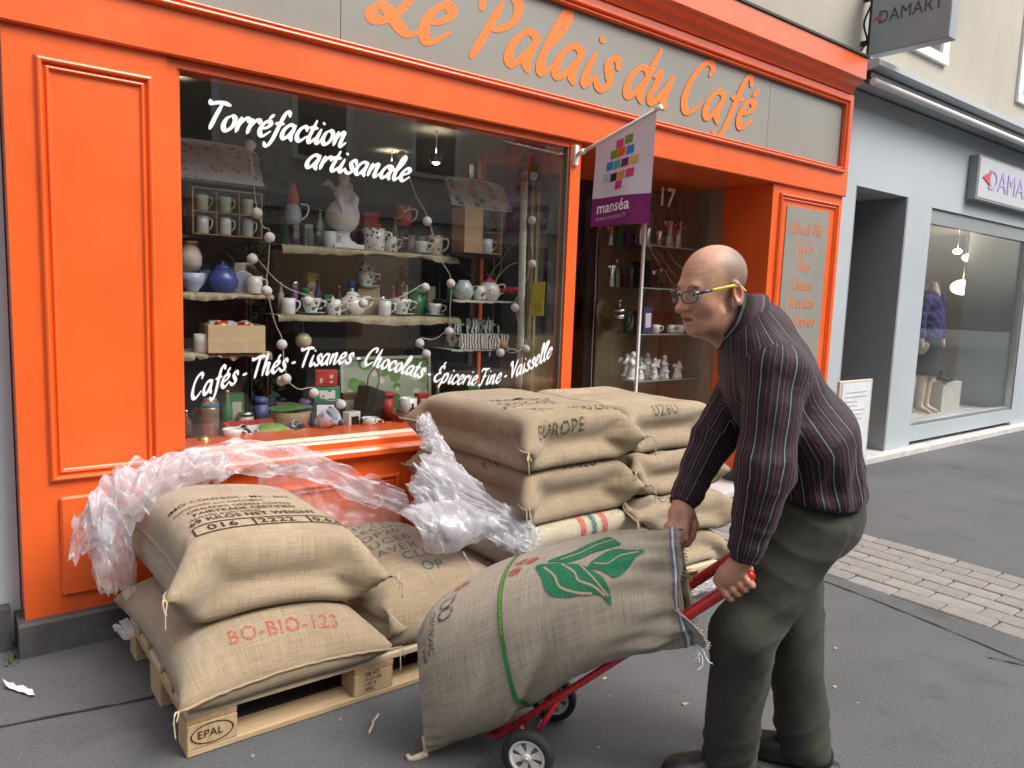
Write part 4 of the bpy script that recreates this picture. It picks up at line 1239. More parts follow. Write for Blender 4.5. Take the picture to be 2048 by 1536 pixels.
def vein(pts, w0, w1):
    P = spline(pts, 8); vs = []
    for i, p in enumerate(P):
        t = P[min(i + 1, len(P) - 1)] - P[max(i - 1, 0)]; t = t / np.array([.9, 6]); 
        t = (P[min(i + 1, len(P) - 1)] - P[max(i - 1, 0)]) * np.array([1, .16]); t /= np.linalg.norm(t) + 1e-9
        w = .62 * (w0 + (w1 - w0) * i / len(P))
        vs += [osp(p[0] - t[1] * w, p[1] + t[0] * w / .16, .0034), osp(p[0] + t[1] * w, p[1] - t[0] * w / .16, .0034)]
    return vs, [(2 * i, 2 * i + 1, 2 * i + 3, 2 * i + 2) for i in range(len(P) - 1)]
b = MB()
for pts, w0, w1 in (([(.455, 2.08), (.488, 2.30), (.505, 2.52), (.555, 2.70), (.60, 2.79)], .004, .0055), ([(.505, 2.10), (.545, 2.32), (.560, 2.50), (.605, 2.68), (.638, 2.88)], .004, .0055),
                    ([(.560, 2.20), (.590, 2.42), (.615, 2.62), (.648, 2.90)], .003, .0045), ([(.605, 2.25), (.650, 2.34), (.690, 2.22), (.745, 2.22)], .003, .0045), ([(.50, 2.0), (.56, 1.93), (.62, 1.76), (.655, 1.70)], .003, .0045)):
    b.add(*vein(pts, w0, w1))
b.build('printed_vein', M_JPLAIN, osack)
def ring_print(q0, q1, t0, t1, ink, name, off=.0028, n=46):
    vs = []
    for i in range(n + 1):
        th = t0 + (t1 - t0) * i / n
        vs += [osp(q0, th, off), osp((q0 + q1) / 2, th, off), osp(q1, th, off)]
    fs = []
    for i in range(n): fs += [(3 * i, 3 * i + 1, 3 * i + 4, 3 * i + 3), (3 * i + 1, 3 * i + 2, 3 * i + 5, 3 * i + 4)]
    b = MB(); b.add(vs, fs); return b.build(name, ink, osack)
ring_print(.337, .348, .9, 5.0, print_mat('green_stripe_ink', (.05, .22, .07), .30), 'printed_stripe')
ring_print(.3405, .3445, 1.4, 2.9, print_mat('yellow_stripe_ink', (.30, .36, .05), .42), 'printed_stripe', .0034)
def disc(q, th, rq, rt): return [(q + rq * math.cos(2 * PI * i / 18), th + rt * math.sin(2 * PI * i / 18)) for i in range(18)]
for dd in (disc(.372, 1.96, .020, .085), disc(.412, 1.80, .020, .075), disc(.378, 1.74, .020, .07), disc(.212, 1.74, .022, .085)): poly_print([dd], INK_RD, osack, 'printed_berry', osp)
for t, q, th, h in (('D', .205, 1.90, .045), ('O', .205, 2.10, .045), ('ORGANIC', .150, 2.05, .022), ('CAFE', .115, 2.5, .020)):
    b = font_flat(t, lambda x, y: osp(q - y * 1.0, th + x * 5.0, .0028), h, .02, cut=.2); b.build('printed_lettering', INK_BK, osack)
M_HEMB = print_mat('blue_hem_thread', (.17, .21, .30), .42); M_HEMW = print_mat('white_hem_thread', (.72, .72, .70), .3)
ring_print(.862, .874, .3, 6.1, M_HEMB, 'hem_line'); ring_print(.90, .915, .3, 6.1, M_HEMB, 'hem_line'); ring_print(.878, .890, .3, 6.1, M_HEMW, 'hem_line')
# frayed lip and loose threads, sewn end with its corner ears
b = MB(); rs_ = random.Random(3)
for k in range(150):
    th = rs_.uniform(0, 2 * PI); p = osp(1.0, th, 0); d = CS * rs_.uniform(.004, .014) + CA * rs_.uniform(-.006, .006) + CZ * rs_.uniform(-.006, .006)
    b.tube([p - d * .4, p + d * .5, p + d + CZ * rs_.uniform(-.004, .004)], .0009, 4)
b.build('frayed_lip', M_TWINE, osack)
b = MB()
for k in range(6):
    p = Vector(osp(.94, 4.15 + .08 * k, .004)); pts = [p]
    for j in range(5): pts.append(pts[-1] + Vector((rs_.uniform(-.012, .012), rs_.uniform(-.012, .012), -rs_.uniform(.004, .016))))
    b.tube(spline(pts, 3), .0014, 4)
b.build('loose_thread', M_WHITETXT, osack)
b = MB(); b.tube([osp(.0, PI * 1.5 - .9 + 1.8 * i / 8, -.002) for i in range(9)], .007, 6)
e = Vector(osp(0, PI * 1.5, 0))
b.tube(spline([e, e + Vector((-.03, .0, -.0)), e + Vector((-.05, .01, -.002)), e + Vector((-.055, .02, .008))], 4), [.012, .011, .011, .010, .010, .009, .009, .008, .008, .008, .007, .007, .005], 7)
b.build('corner_knot', M_TWINE, osack)
# ------------------------------------------------------------------ crumpled stretch film
def film_mat():
    m = bpy.data.materials.new('stretch_film'); m.use_nodes = True
    nt = m.node_tree
    for n in list(nt.nodes): nt.nodes.remove(n)
    out = nt.nodes.new('ShaderNodeOutputMaterial')
    tr = nt.nodes.new('ShaderNodeBsdfTransparent'); tr.inputs[0].default_value = (.95, .95, .96, 1)
    tl = nt.nodes.new('ShaderNodeBsdfTranslucent'); tl.inputs[0].default_value = (.86, .86, .90, 1)
    df = nt.nodes.new('ShaderNodeBsdfDiffuse'); df.inputs[0].default_value = (.88, .88, .92, 1)
    gl = nt.nodes.new('ShaderNodeBsdfGlossy'); gl.inputs['Roughness'].default_value = .14
    m1 = nt.nodes.new('ShaderNodeMixShader'); m1.inputs[0].default_value = .5
    nt.links.new(tl.outputs[0], m1.inputs[1]); nt.links.new(df.outputs[0], m1.inputs[2])
    tc = nt.nodes.new('ShaderNodeTexCoord')
    no = nt.nodes.new('ShaderNodeTexNoise'); no.inputs['Scale'].default_value = 11; no.inputs['Detail'].default_value = 3
    nt.links.new(tc.outputs['Object'], no.inputs['Vector'])
    mr = nt.nodes.new('ShaderNodeMapRange'); mr.inputs['From Min'].default_value = .35; mr.inputs['From Max'].default_value = .68; mr.inputs['To Min'].default_value = .20; mr.inputs['To Max'].default_value = .62
    nt.links.new(no.outputs['Fac'], mr.inputs['Value'])
    m2 = nt.nodes.new('ShaderNodeMixShader')
    nt.links.new(mr.outputs[0], m2.inputs[0]); nt.links.new(tr.outputs[0], m2.inputs[1]); nt.links.new(m1.outputs[0], m2.inputs[2])
    lw = thin_fresnel(nt, 1.45)
    bp = nt.nodes.new('ShaderNodeBump'); bp.inputs['Strength'].default_value = .12; bp.inputs['Distance'].default_value = .006
    n2 = nt.nodes.new('ShaderNodeTexNoise'); n2.inputs['Scale'].default_value = 30; n2.inputs['Detail'].default_value = 3
    nt.links.new(tc.outputs['Object'], n2.inputs['Vector']); nt.links.new(n2.outputs['Fac'], bp.inputs['Height'])
    nt.links.new(bp.outputs[0], gl.inputs['Normal']); nt.links.new(bp.outputs[0], lw.inputs['Normal'])
    m3 = nt.nodes.new('ShaderNodeMixShader')
    nt.links.new(lw.outputs[0], m3.inputs[0]); nt.links.new(m2.outputs[0], m3.inputs[1]); nt.links.new(gl.outputs[0], m3.inputs[2])
    nt.links.new(m3.outputs[0], out.inputs[0])
    return m
M_FILM = film_mat()
def tri(x): return np.abs((x / PI) % 2 - 1) * 2 - 1
def film_sheet(name, A, B, parent, amp=.02, nu=90, nv=36, seed=0, layers=1, rag=.03, bulge=.0, bdir=(0, -1, .3), k0=14., edge0=True):
    """ruled sheet between two 3D splines, creased into facets"""
    rs = np.random.RandomState(seed)
    b = MB()
    for ly in range(layers):
        SA_ = np.array(spline(A, 16)); SB_ = np.array(spline(B, 16))
        ta = np.linspace(0, 1, len(SA_)); tb = np.linspace(0, 1, len(SB_)); uu = np.linspace(0, 1, nu)
        a = np.stack([np.interp(uu, ta, SA_[:, k]) for k in range(3)], 1); c = np.stack([np.interp(uu, tb, SB_[:, k]) for k in range(3)], 1)
        vv = np.linspace(0, 1, nv)
        def smooth1(nk):
            kx = rs.normal(0, 1, nk + 4); S_ = np.array(spline([(x,) for x in kx], 24))[:, 0]; return np.interp(np.linspace(0, 1, nu), np.linspace(0, 1, len(S_)), S_)
        ne = max(5, int(nu / 7))
        j0 = smooth1(ne) * rag * .7 + smooth1(ne // 3) * rag * .6; j1 = smooth1(ne) * rag * .7 + smooth1(ne // 3) * rag * .6
        P = np.zeros((nu, nv, 3))
        for j, v in enumerate(vv):
            e = v + (j0 * (1 - v) * (1 if edge0 else 0) + j1 * v)
            P[:, j] = a * (1 - e)[:, None] + c * e[:, None]
            P[:, j] += np.array(bdir) * (bulge * math.sin(PI * v))
        # long folds running along the sheet, pinched here and there, over a slow billow
        side = c - a; side /= np.linalg.norm(side, axis=1, keepdims=True) + 1e-9
        tan = np.gradient(a + c, axis=0); tan /= np.linalg.norm(tan, axis=1, keepdims=True) + 1e-9
        nrm = np.cross(tan, side); nrm /= np.linalg.norm(nrm, axis=1, keepdims=True) + 1e-9
        H_ = np.zeros((nu, nv)); S2 = np.zeros((nu, nv))
        for o in range(3):
            fq = k0 / 14. * 1.2 * 1.75 ** o
            dr = smooth1(3 + 2 * o) * (1.6 + .5 * o); am = np.clip(.75 + .5 * smooth1(4 + 3 * o), .15, 1.6)
            ph_ = vv[None] * fq * PI + dr[:, None]
            H_ += am[:, None] * (1 - 2 * np.abs(np.sin(ph_))) / 2.0 ** o
            S2 += am[:, None] * np.cos(2 * ph_) / 1.9 ** o
        for o in range(3):
            H_ += .5 * (smooth1(4 + 4 * o)[:, None] * np.cos(vv[None] * PI * (1 + o) + rs.uniform(0, 6))) / 1.5 ** o
        D_ = H_[..., None] * nrm[:, None, :] * amp * .62 + S2[..., None] * side[:, None, :] * amp * .35
        P = P + D_ + np.array([0, 0, .006 * ly])
        idx = np.arange(nu * nv).reshape(nu, nv)
        fs = np.stack([idx[:-1, :-1], idx[1:, :-1], idx[1:, 1:], idx[:-1, 1:]], -1).reshape(-1, 4)
        b.add(P.reshape(-1, 3), fs.tolist(), True)
    me = bpy.data.meshes.new(name); me.from_pydata(b.v, [], b.f); me.polygons.foreach_set('use_smooth', b.sm); me.update()
    return link(name, me, M_FILM, parent)
fw1 = empty('plastic_wrap', (1.0, 3.0, .5), 'clear crumpled stretch film bunched behind the left sacks', 'plastic wrap')
# bunched roll along the back of the lettered sack, hanging down on the left
film_sheet('film_fold', [(.395, 2.86, .60), (.47, 2.93, .66), (.60, 2.98, .70), (.77, 3.0, .745), (.95, 3.0, .755), (1.12, 3.0, .72), (1.24, 3.0, .69), (1.36, 3.0, .63), (1.52, 2.98, .53), (1.69, 2.92, .47)],
           [(.38, 2.84, .44), (.46, 2.86, .50), (.58, 2.90, .55), (.76, 2.93, .615), (.95, 2.93, .64), (1.10, 2.95, .62), (1.24, 2.95, .59), (1.38, 2.95, .50), (1.55, 2.92, .40), (1.70, 2.86, .36)], fw1, .026, 150, 34, 1, 2, .10)
film_sheet('film_fold', [(.41, 2.86, .62), (.50, 2.92, .67), (.62, 2.95, .70), (.76, 2.97, .73), (.90, 2.97, .72)],
           [(.43, 2.80, .46), (.52, 2.82, .52), (.63, 2.86, .575), (.77, 2.90, .62), (.90, 2.90, .63)], fw1, .034, 90, 30, 2, 2, .14, .03)
film_sheet('film_tail', [(.40, 2.86, .58), (.47, 2.90, .55), (.545, 2.92, .52)], [(.43, 2.84, .30), (.50, 2.86, .27), (.56, 2.88, .26)], fw1, .024, 46, 46, 3, 2, .08)
film_sheet('film_tail', [(.365, 2.86, .56), (.40, 2.88, .58), (.44, 2.90, .60)], [(.345, 2.84, .43), (.375, 2.85, .44), (.42, 2.86, .45)], fw1, .018, 30, 24, 13, 1, .16)
film_sheet('film_sheet', [(1.05, 3.02, .66), (1.25, 3.02, .62), (1.45, 3.0, .54), (1.68, 2.96, .46)], [(1.05, 2.98, .35), (1.25, 2.98, .32), (1.45, 2.96, .30), (1.68, 2.92, .28)], fw1, .009, 90, 40, 4, 1, .02, k0=20)
film_sheet('film_scrap', [(.50, 2.72, .150), (.56, 2.82, .150)], [(.46, 2.78, .175), (.52, 2.88, .17)], fw1, .008, 20, 12, 5, 1, .1)
fw2 = empty('plastic_wrap', (1.7, 2.5, .5), 'clear crumpled stretch film slipping off the tall right stack', 'plastic wrap')
film_sheet('film_fold', [(1.66, 2.72, .86), (1.64, 2.62, .74), (1.56, 2.52, .69), (1.48, 2.46, .62), (1.42, 2.42, .56)], [(1.72, 2.72, .78), (1.74, 2.50, .62), (1.76, 2.30, .56), (1.83, 2.20, .47), (1.80, 2.16, .38)], fw2, .022, 110, 56, 6, 2, .06, .02)
film_sheet('film_fold', [(1.63, 2.74, .84), (1.62, 2.68, .78), (1.61, 2.64, .72)], [(1.69, 2.72, .86), (1.69, 2.64, .78), (1.70, 2.55, .70)], fw2, .016, 40, 20, 7, 2, .1)
film_sheet('film_pad', [(1.36, 2.38, .555), (1.46, 2.36, .575), (1.60, 2.34, .565), (1.70, 2.30, .51)], [(1.42, 2.30, .42), (1.50, 2.26, .405), (1.60, 2.24, .44), (1.69, 2.22, .46)], fw2, .010, 70, 46, 8, 3, .03, .05)
film_sheet('film_fold', [(1.70, 2.40, .58), (1.78, 2.28, .56), (1.86, 2.18, .46), (1.86, 2.15, .41)], [(1.66, 2.30, .44), (1.72, 2.22, .41), (1.79, 2.15, .37), (1.78, 2.13, .34)], fw2, .020, 70, 40, 9, 2, .08)
film_sheet('film_fold', [(1.44, 2.46, .60), (1.50, 2.50, .66), (1.58, 2.56, .70)], [(1.50, 2.36, .52), (1.60, 2.36, .58), (1.70, 2.40, .62)], fw2, .026, 60, 36, 10, 2, .08)
b = MB(); b.tube(spline([(1.56, 2.25, .41), (1.58, 2.22, .36), (1.63, 2.20, .31), (1.66, 2.15, .27), (1.71, 2.12, .25)], 5), .003, 6); b.build('film_string', M_FILM, fw2)
fw3 = empty('plastic_wrap', (2.85, 2.1, .1), 'torn white film scrap on the right pallet block by the red handles', 'plastic wrap')
film_sheet('film_scrap', [(2.60, 2.09, .09), (2.72, 2.08, .07), (2.85, 2.07, .10), (2.95, 2.08, .14)], [(2.62, 2.07, .05), (2.74, 2.06, .035), (2.87, 2.05, .05), (2.99, 2.06, .10)], fw3, .014, 50, 22, 11, 3, .12)

# litter on the pavement
M_LIT = mat('white_plastic_litter', (.62, .62, .63), .5, var=.1)
for nm, x, y, lab in (('paper_scrap', .19, 2.86, 'crumpled white film scrap on the asphalt left of the pallet'), ('thread_scrap', 1.06, 2.02, 'loose pale twine scrap on the asphalt before the left pallet')):
    b = MB()
    if nm == 'paper_scrap':
        rs_ = np.random.RandomState(2); vs = []; n_ = 7
        for i in range(n_):
            for j in range(4): vs.append((x + (i - 3) * .012 + rs_.normal(0, .003), y + (j - 1.5) * .013 - (i - 3) * .02 + rs_.normal(0, .003), .006 + abs(rs_.normal(0, .006))))
        b.add(vs, [(i * 4 + j, i * 4 + j + 1, (i + 1) * 4 + j + 1, (i + 1) * 4 + j) for i in range(n_ - 1) for j in range(3)])
    else:
        b.tube(spline([(x - .03, y - .05, .006), (x, y - .02, .012), (x + .01, y, .006), (x + .03, y + .012, .01), (x + .045, y + .03, .006)], 5), .0045, 6)
    tag(b.build(nm, M_LIT if nm == 'paper_scrap' else M_TWINE), lab, 'litter')
grit = MB(); rs_ = random.Random(8)
for k in range(33):
    if k % 3 == 0: x, y = rs_.uniform(2.3, 3.4), rs_.uniform(.6, 1.9)
    elif k % 3 == 1: x, y = rs_.uniform(.6, 2.2), rs_.uniform(1.5, 2.1)
    else: x, y = rs_.uniform(4.6, 9), rs_.uniform(.8, 2.9)
    s = rs_.uniform(.002, .006) * (1.6 if k % 3 == 2 else 1)
    grit.cbox((x, y, s * .4), (s * rs_.uniform(.7, 2.2), s, s * .4), 0, rotz(rs_.uniform(0, 3)))
grit.build('grit', mat('pale_grit', (.34, .31, .26), .9, var=.3, scale=60), ground)['kind'] = 'stuff'
weed = empty('weed', (.20, 3.06, 0), 'small green weed growing at the left end of the plinth', 'plant')
b = MB(); rs_ = random.Random(4)
for k in range(34):
    a = rs_.uniform(0, 6.28); L_ = rs_.uniform(.008, .024); c = Vector((.195 + rs_.uniform(-.02, .01), 3.10 + rs_.uniform(-.04, .03), 0.002))
    d = Vector((math.cos(a), math.sin(a), rs_.uniform(.3, 1.3))) * L_; w_ = Vector((-math.sin(a), math.cos(a), 0)) * L_ * .22
    b.add([c, c + d * .5 + w_, c + d, c + d * .5 - w_], [(0, 1, 2, 3)])
b.build('leaves', mat('weed_green', (.035, .06, .02), .7, var=.3, scale=40), weed)
# ------------------------------------------------------------------ the man: bodies modelled as distance fields, skinned to one mesh each
def v3(*a): return np.array(a, np.float32)
def unit(a): a = np.array(a, float); return a / np.linalg.norm(a)
def cone(P, a, b, r1, r2):
    a = np.asarray(a, np.float32); b = np.asarray(b, np.float32)
    ab = b - a; t = np.clip(((P - a) @ ab) / (ab @ ab), 0, 1)
    return np.linalg.norm(P - a - t[:, None] * ab, axis=1) - (r1 + (r2 - r1) * t)
def chain(P, pts, rs, k=.01):
    d = None
    for i in range(len(pts) - 1):
        e = cone(P, pts[i], pts[i + 1], rs[i], rs[i + 1])
        d = e if d is None else smin(d, e, k)
    return d
def ell(P, c, r, M=None):
    q = P - np.asarray(c, np.float32)
    if M is not None: q = q @ np.asarray(M, np.float32)
    r = np.asarray(r, np.float32)
    k0 = np.linalg.norm(q / r, axis=1); k1 = np.linalg.norm(q / (r * r), axis=1) + 1e-6
    return k0 * (k0 - 1) / k1
def smin(a, b, k):
    h = np.clip(.5 + .5 * (b - a) / k, 0, 1)
    return b + (a - b) * h - k * h * (1 - h)
def smax(a, b, k): return -smin(-a, -b, k)
def polygonize(fn, lo, hi, h, B=12):
    lo = np.array(lo, np.float32); n = np.ceil((np.array(hi) - lo) / h / B).astype(int) * B
    nb = n // B
    gx = [lo[i] + (np.arange(nb[i]) + .5) * B * h for i in range(3)]
    Cc = np.stack(np.meshgrid(*gx, indexing='ij'), -1).reshape(-1, 3).astype(np.float32)
    dc = fn(Cc).reshape(nb)
    D_ = np.repeat(np.repeat(np.repeat(np.sign(dc).astype(np.float32), B, 0), B, 1), B, 2)
    act = np.argwhere(np.abs(dc) < B * h * 1.15)
    off = np.stack(np.meshgrid(*[np.arange(B)] * 3, indexing='ij'), -1).reshape(-1, 3)
    for s in range(0, len(act), 120):
        a = act[s:s + 120]
        I = (a[:, None, :] * B + off[None]).reshape(-1, 3)
        d = fn((lo + I * h).astype(np.float32))
        D_[I[:, 0], I[:, 1], I[:, 2]] = d
    S = D_ < 0
    cor = [(i, j, k) for i in (0, 1) for j in (0, 1) for k in (0, 1)]
    def sh(A, c): return A[c[0]:A.shape[0] - 1 + c[0], c[1]:A.shape[1] - 1 + c[1], c[2]:A.shape[2] - 1 + c[2]]
    cnt = sum(sh(S, c).astype(np.int8) for c in cor)
    cells = np.argwhere((cnt > 0) & (cnt < 8))
    idmap = -np.ones(cnt.shape, np.int32); idmap[cells[:, 0], cells[:, 1], cells[:, 2]] = np.arange(len(cells))
    acc = np.zeros((len(cells), 3)); w = np.zeros(len(cells))
    for a in cor:
        for ax in range(3):
            if a[ax]: continue
            b = list(a); b[ax] = 1
            pa = cells + np.array(a); pb = cells + np.array(b)
            da = D_[pa[:, 0], pa[:, 1], pa[:, 2]]; db = D_[pb[:, 0], pb[:, 1], pb[:, 2]]
            m = (da < 0) != (db < 0)
            t = np.where(m, da / np.where(m, da - db, 1), 0)
            p = np.array(a, float)[None].repeat(len(cells), 0); p[:, ax] = t
            acc[m] += p[m]; w[m] += 1
    V = lo + (cells + acc / w[:, None]) * h
    F = []
    for ax in range(3):
        u_, v_ = [(1, 2), (2, 0), (0, 1)][ax]
        sl0 = [slice(1, -1)] * 3; sl1 = [slice(1, -1)] * 3
        sl0[ax] = slice(0, -1); sl1[ax] = slice(1, None)
        A = S[tuple(sl0)]; Bm = S[tuple(sl1)]
        e = np.argwhere(A != Bm)
        flip = A[e[:, 0], e[:, 1], e[:, 2]]
        for d in range(3):
            if d != ax: e[:, d] += 1
        def cid(du, dv):
            q = e.copy(); q[:, u_] -= du; q[:, v_] -= dv
            return idmap[q[:, 0], q[:, 1], q[:, 2]]
        quad = np.stack([cid(0, 0), cid(1, 0), cid(1, 1), cid(0, 1)], 1)
        quad[~flip] = quad[~flip][:, ::-1]
        F.append(quad)
    F = np.concatenate(F); F = F[(F >= 0).all(1)]
    return V, F
def relax(V, F, it=2, lam=.5):
    E = np.concatenate([F[:, [0, 1]], F[:, [1, 2]], F[:, [2, 3]], F[:, [3, 0]]]); E = np.concatenate([E, E[:, ::-1]])
    deg = np.bincount(E[:, 0], minlength=len(V))[:, None] + 1e-9
    for _ in range(it):
        for l in (lam, -lam * .9):
            A = np.stack([np.bincount(E[:, 0], V[E[:, 1], k], len(V)) for k in range(3)], 1) / deg
            V = V + (A - V) * l
    return V

# body frame: F forward (towards the sack), L the man's left, towards the street
BF = unit((-.70, .714, 0)); BL = unit((-.714, -.70, 0)); UPZ = np.array([0, 0, 1.])
J = dict(neckb=(1.800, 1.228, 1.305), lsh=(1.738, 1.104, 1.196), lel=(1.668, 1.071, .944), lwr=(1.639, 1.092, .725),
         rsh=(1.962, 1.330, 1.183), rel=(1.806, 1.338, .975), rwr=(1.650, 1.309, .816),
         lhip=(1.905, 1.080, .765), lkn=(1.735, 1.140, .474), lan=(1.790, 1.195, .085),
         rhip=(2.045, 1.215, .755), rkn=(2.020, 1.170, .44), ran=(2.035, 1.100, .085))
J = {k: np.array(v) for k, v in J.items()}
HC = np.array([1.682, 1.285, 1.410])
_r_im = np.array([.7886, -.6138, .0355]); _fw_im = np.array([.613, .781, -.1176])
HF_ = unit(-_r_im * .90 - _fw_im * .44 + UPZ * -.20); HL = unit(np.cross(UPZ, HF_)); HU = np.cross(HF_, HL)
HM = np.stack([HF_, HL, HU], 1)          # world <- head
HS = .955
def to_head(P): return (P - HC.astype(np.float32)) @ HM.astype(np.float32) / HS
def head_w(x, y, z): return HC + HM @ np.array([x, y, z]) * HS
def head_sdf(P):
    q = to_head(P)
    d = ell(q, (-.018, 0, .040), (.098, .077, .083))
    d = smin(d, ell(q, (.030, 0, -.028), (.066, .062, .088)), .035)
    d = smin(d, ell(q, (.026, 0, -.082), (.056, .053, .038)), .025)
    d = smin(d, ell(q, (.070, 0, -.104), (.019, .024, .018)), .022)
    for s in (-1, 1):
        d = smin(d, ell(q, (.056, .040 * s, -.036), (.026, .022, .024)), .025)
        d = smin(d, cone(q, (.020, .055 * s, -.060), (.052, .036 * s, -.098), .012, .012), .025)
    d = smin(d, cone(q, (.080, -.030, .019), (.080, .030, .019), .009, .009), .022)
    for s in (-1, 1):
        d = smax(d, -ell(q, (.099, .032 * s, -.002), (.016, .019, .011)), .014)
    d = smin(d, cone(q, (.087, 0, .006), (.114, 0, -.036), .008, .0125), .012)
    d = smin(d, ell(q, (.111, 0, -.038), (.014, .0125, .0115)), .008)
    for s in (-1, 1):
        d = smin(d, ell(q, (.096, .013 * s, -.040), (.012, .008, .009)), .007)
        d = smax(d, -ell(q, (.102, .007 * s, -.047), (.005, .0035, .005)), .003)
    d = smin(d, ell(q, (.078, 0, -.068), (.013, .026, .018)), .016)
    d = smin(d, cone(q, (.089, -.014, -.0645), (.089, .014, -.0645), .0055, .0055), .006)
    d = smin(d, cone(q, (.086, -.013, -.079), (.086, .013, -.079), .0065, .0065), .006)
    d = smax(d, -ell(q, (.097, 0, -.0715), (.024, .022, .0062)), .003)
    for s in (-1, 1):                         # nasolabial fold, ears
        d = smax(d, -cone(q, (.090, .021 * s, -.044), (.077, .032 * s, -.072), .0025, .0025), .006)
        M = np.array(rotz(.35 * s) @ roty(.18))
        e = ell(q, (-.026, .080 * s, -.014), (.0215, .012, .037), M)
        e = smax(e, -ell(q, (-.019, .090 * s, -.010), (.012, .009, .023), M), .005)
        e = smin(e, ell(q, (-.016, .081 * s, -.040), (.008, .007, .010)), .006)
        d = smin(d, e, .006)
    # forehead creases
    d = d + .0005 * np.sin(q[:, 2] * 420) * np.exp(-((q[:, 2] - .058) / .022) ** 2) * (q[:, 0] > .05)
    return d * HS
NK = head_w(-.030, 0, -.070)
def finger(P, pts, r0, r1): return chain(P, pts, list(np.linspace(r0, r1, len(pts))), .004)
# left hand closed on the near grip
GA = np.array(rl(-.115, 0)); GE = unit(np.array(rl(-.115, 1)) - GA)
GC = np.array(rl(-.115, .945))
gn = unit(J['lwr'] - GC); gn = unit(gn - GE * (gn @ GE)); gm = np.cross(GE, gn)
if gm @ (np.array([0, 0, 1.37]) - GC) < 0: gm = -gm
def around(a, off, rad):                     # angle a from the palm normal towards the camera side
    return GC + GE * off + (gn * math.cos(a) + gm * math.sin(a)) * rad
def left_hand_sdf(P):
    pal = [around(-.25, x, .0345) for x in (-.030, .028)]
    d = cone(P, pal[0], pal[1], .0155, .0175)
    d = smin(d, cone(P, around(.15, -.028, .034), around(.15, .028, .034), .013, .015), .012)
    d = smin(d, cone(P, J['lwr'] + GE * 0, GC + gn * .042, .0255, .026), .022)
    for i, x in enumerate((-.034, -.0115, .0105, .031)):
        R_ = .0255
        pts = [around(a, x, R_ + (.004 if a < 1 else 0)) for a in (.45, 1.15, 1.9, 2.6, 3.2)]
        d = smin(d, finger(P, pts, .0098, .0078), .004)
    th = [around(a, x, .0262) for a, x in ((-.4, .036), (-1.1, .046), (-1.8, .046), (-2.4, .038))]
    d = smin(d, finger(P, th, .0125, .0088), .010)
    return d
# right hand pinching the sack's lip
RK = np.array([1.608, 1.287, .760])          # where the lip is held
hw = J['rwr']; hd = unit(RK - hw)
hs_ = unit(np.cross(hd, [0, 0, 1])); 
if hs_ @ (np.array([0, 0, 1.37]) - RK) < 0: hs_ = -hs_
hu = np.cross(hs_, hd)
if hu[2] < 0: hu = -hu
def rh(a, b, c): return hw + hd * a + hs_ * b + hu * c
def right_hand_sdf(P):
    d = cone(P, rh(-.01, 0, 0), rh(.03, 0, .004), .025, .026)
    d = smin(d, cone(P, rh(.035, .020, .002), rh(.078, .018, .002), .017, .0145), .018)
    d = smin(d, cone(P, rh(.035, -.014, .004), rh(.080, -.014, .004), .017, .0145), .018)
    ks = [(.084, .024, .006), (.088, .006, .007), (.086, -.012, .006), (.078, -.028, .003)]
    ends = [[(.105, .026, -.004), (.112, .018, -.030), (.108, .010, -.048)], [(.112, .008, -.002), (.118, .004, -.028), (.106, .002, -.046)],
            [(.108, -.011, -.004), (.112, -.010, -.030), (.098, -.008, -.044)], [(.096, -.027, -.006), (.098, -.024, -.028), (.086, -.020, -.038)]]
    for k, e in zip(ks, ends):
        d = smin(d, finger(P, [rh(*k)] + [rh(*x) for x in e], .0098, .0076), .005)
    th = [rh(.024, .026, -.010), rh(.050, .040, -.022), rh(.080, .036, -.038), rh(.100, .026, -.050)]
    d = smin(d, finger(P, th, .0135, .0090), .012)
    return d
def body_sdf(P):
    d = head_sdf(P)
    d = smin(d, cone(P, NK, J['neckb'], .054, .062), .030)
    d = smin(d, cone(P, head_w(.028, 0, -.088), J['neckb'] + BF * .05 + UPZ * -.03, .036, .045), .03)
    t = chain(P, [J['neckb'], (J['lsh'] + J['rsh']) / 2, (J['lhip'] + J['rhip']) / 2 + UPZ * .05], [.06, .085, .09], .03)
    d = smin(d, t, .03)
    d = smin(d, chain(P, [J['lsh'], J['lel'], J['lwr']], [.048, .036, .026], .02), .02)
    d = smin(d, chain(P, [J['rsh'], J['rel'], J['rwr']], [.048, .036, .026], .02), .02)
    d = smin(d, cone(P, J['lsh'], J['rsh'], .05, .05), .02)
    for s in 'lr':
        d = smin(d, chain(P, [J[s + 'hip'], J[s + 'kn'], J[s + 'an']], [.075, .05, .035], .02), .02)
    d = smin(d, left_hand_sdf(P), .012)
    d = smin(d, right_hand_sdf(P), .012)
    return d
man = empty('person', (1.91, 1.15, 0), 'balding man in striped shirt and olive trousers bending over the hand truck', 'person')
V, F_ = polygonize(body_sdf, (1.50, .96, .0), (2.20, 1.46, 1.54), .0043)
V = relax(V, F_, 1)
me = mesh('body', V, F_, True)
q = to_head(V.astype(np.float32))
hd_ = np.linalg.norm(q, axis=1) < .17
def sstep(x, a, b): t = np.clip((x - a) / (b - a), 0, 1); return t * t * (3 - 2 * t)
stub = hd_ * sstep(-q[:, 0], -.030, .012) * sstep(q[:, 2] + .9 * np.clip(-q[:, 0] - .038, 0, .05), -.004, .018) * (1 - sstep(q[:, 2] + .35 * q[:, 0], .075, .108)) * sstep(-np.abs(np.linalg.norm((q - np.array([-.012, 0, -.010])) * np.array([1, 0, .62]), axis=1) * 0 - 0), -1, -.5)
ear = np.exp(-(((q[:, 0] + .026) / .024) ** 2 + ((q[:, 2] + .014) / .036) ** 2)) * (np.abs(q[:, 1]) > .074)
stub = stub * (1 - ear)
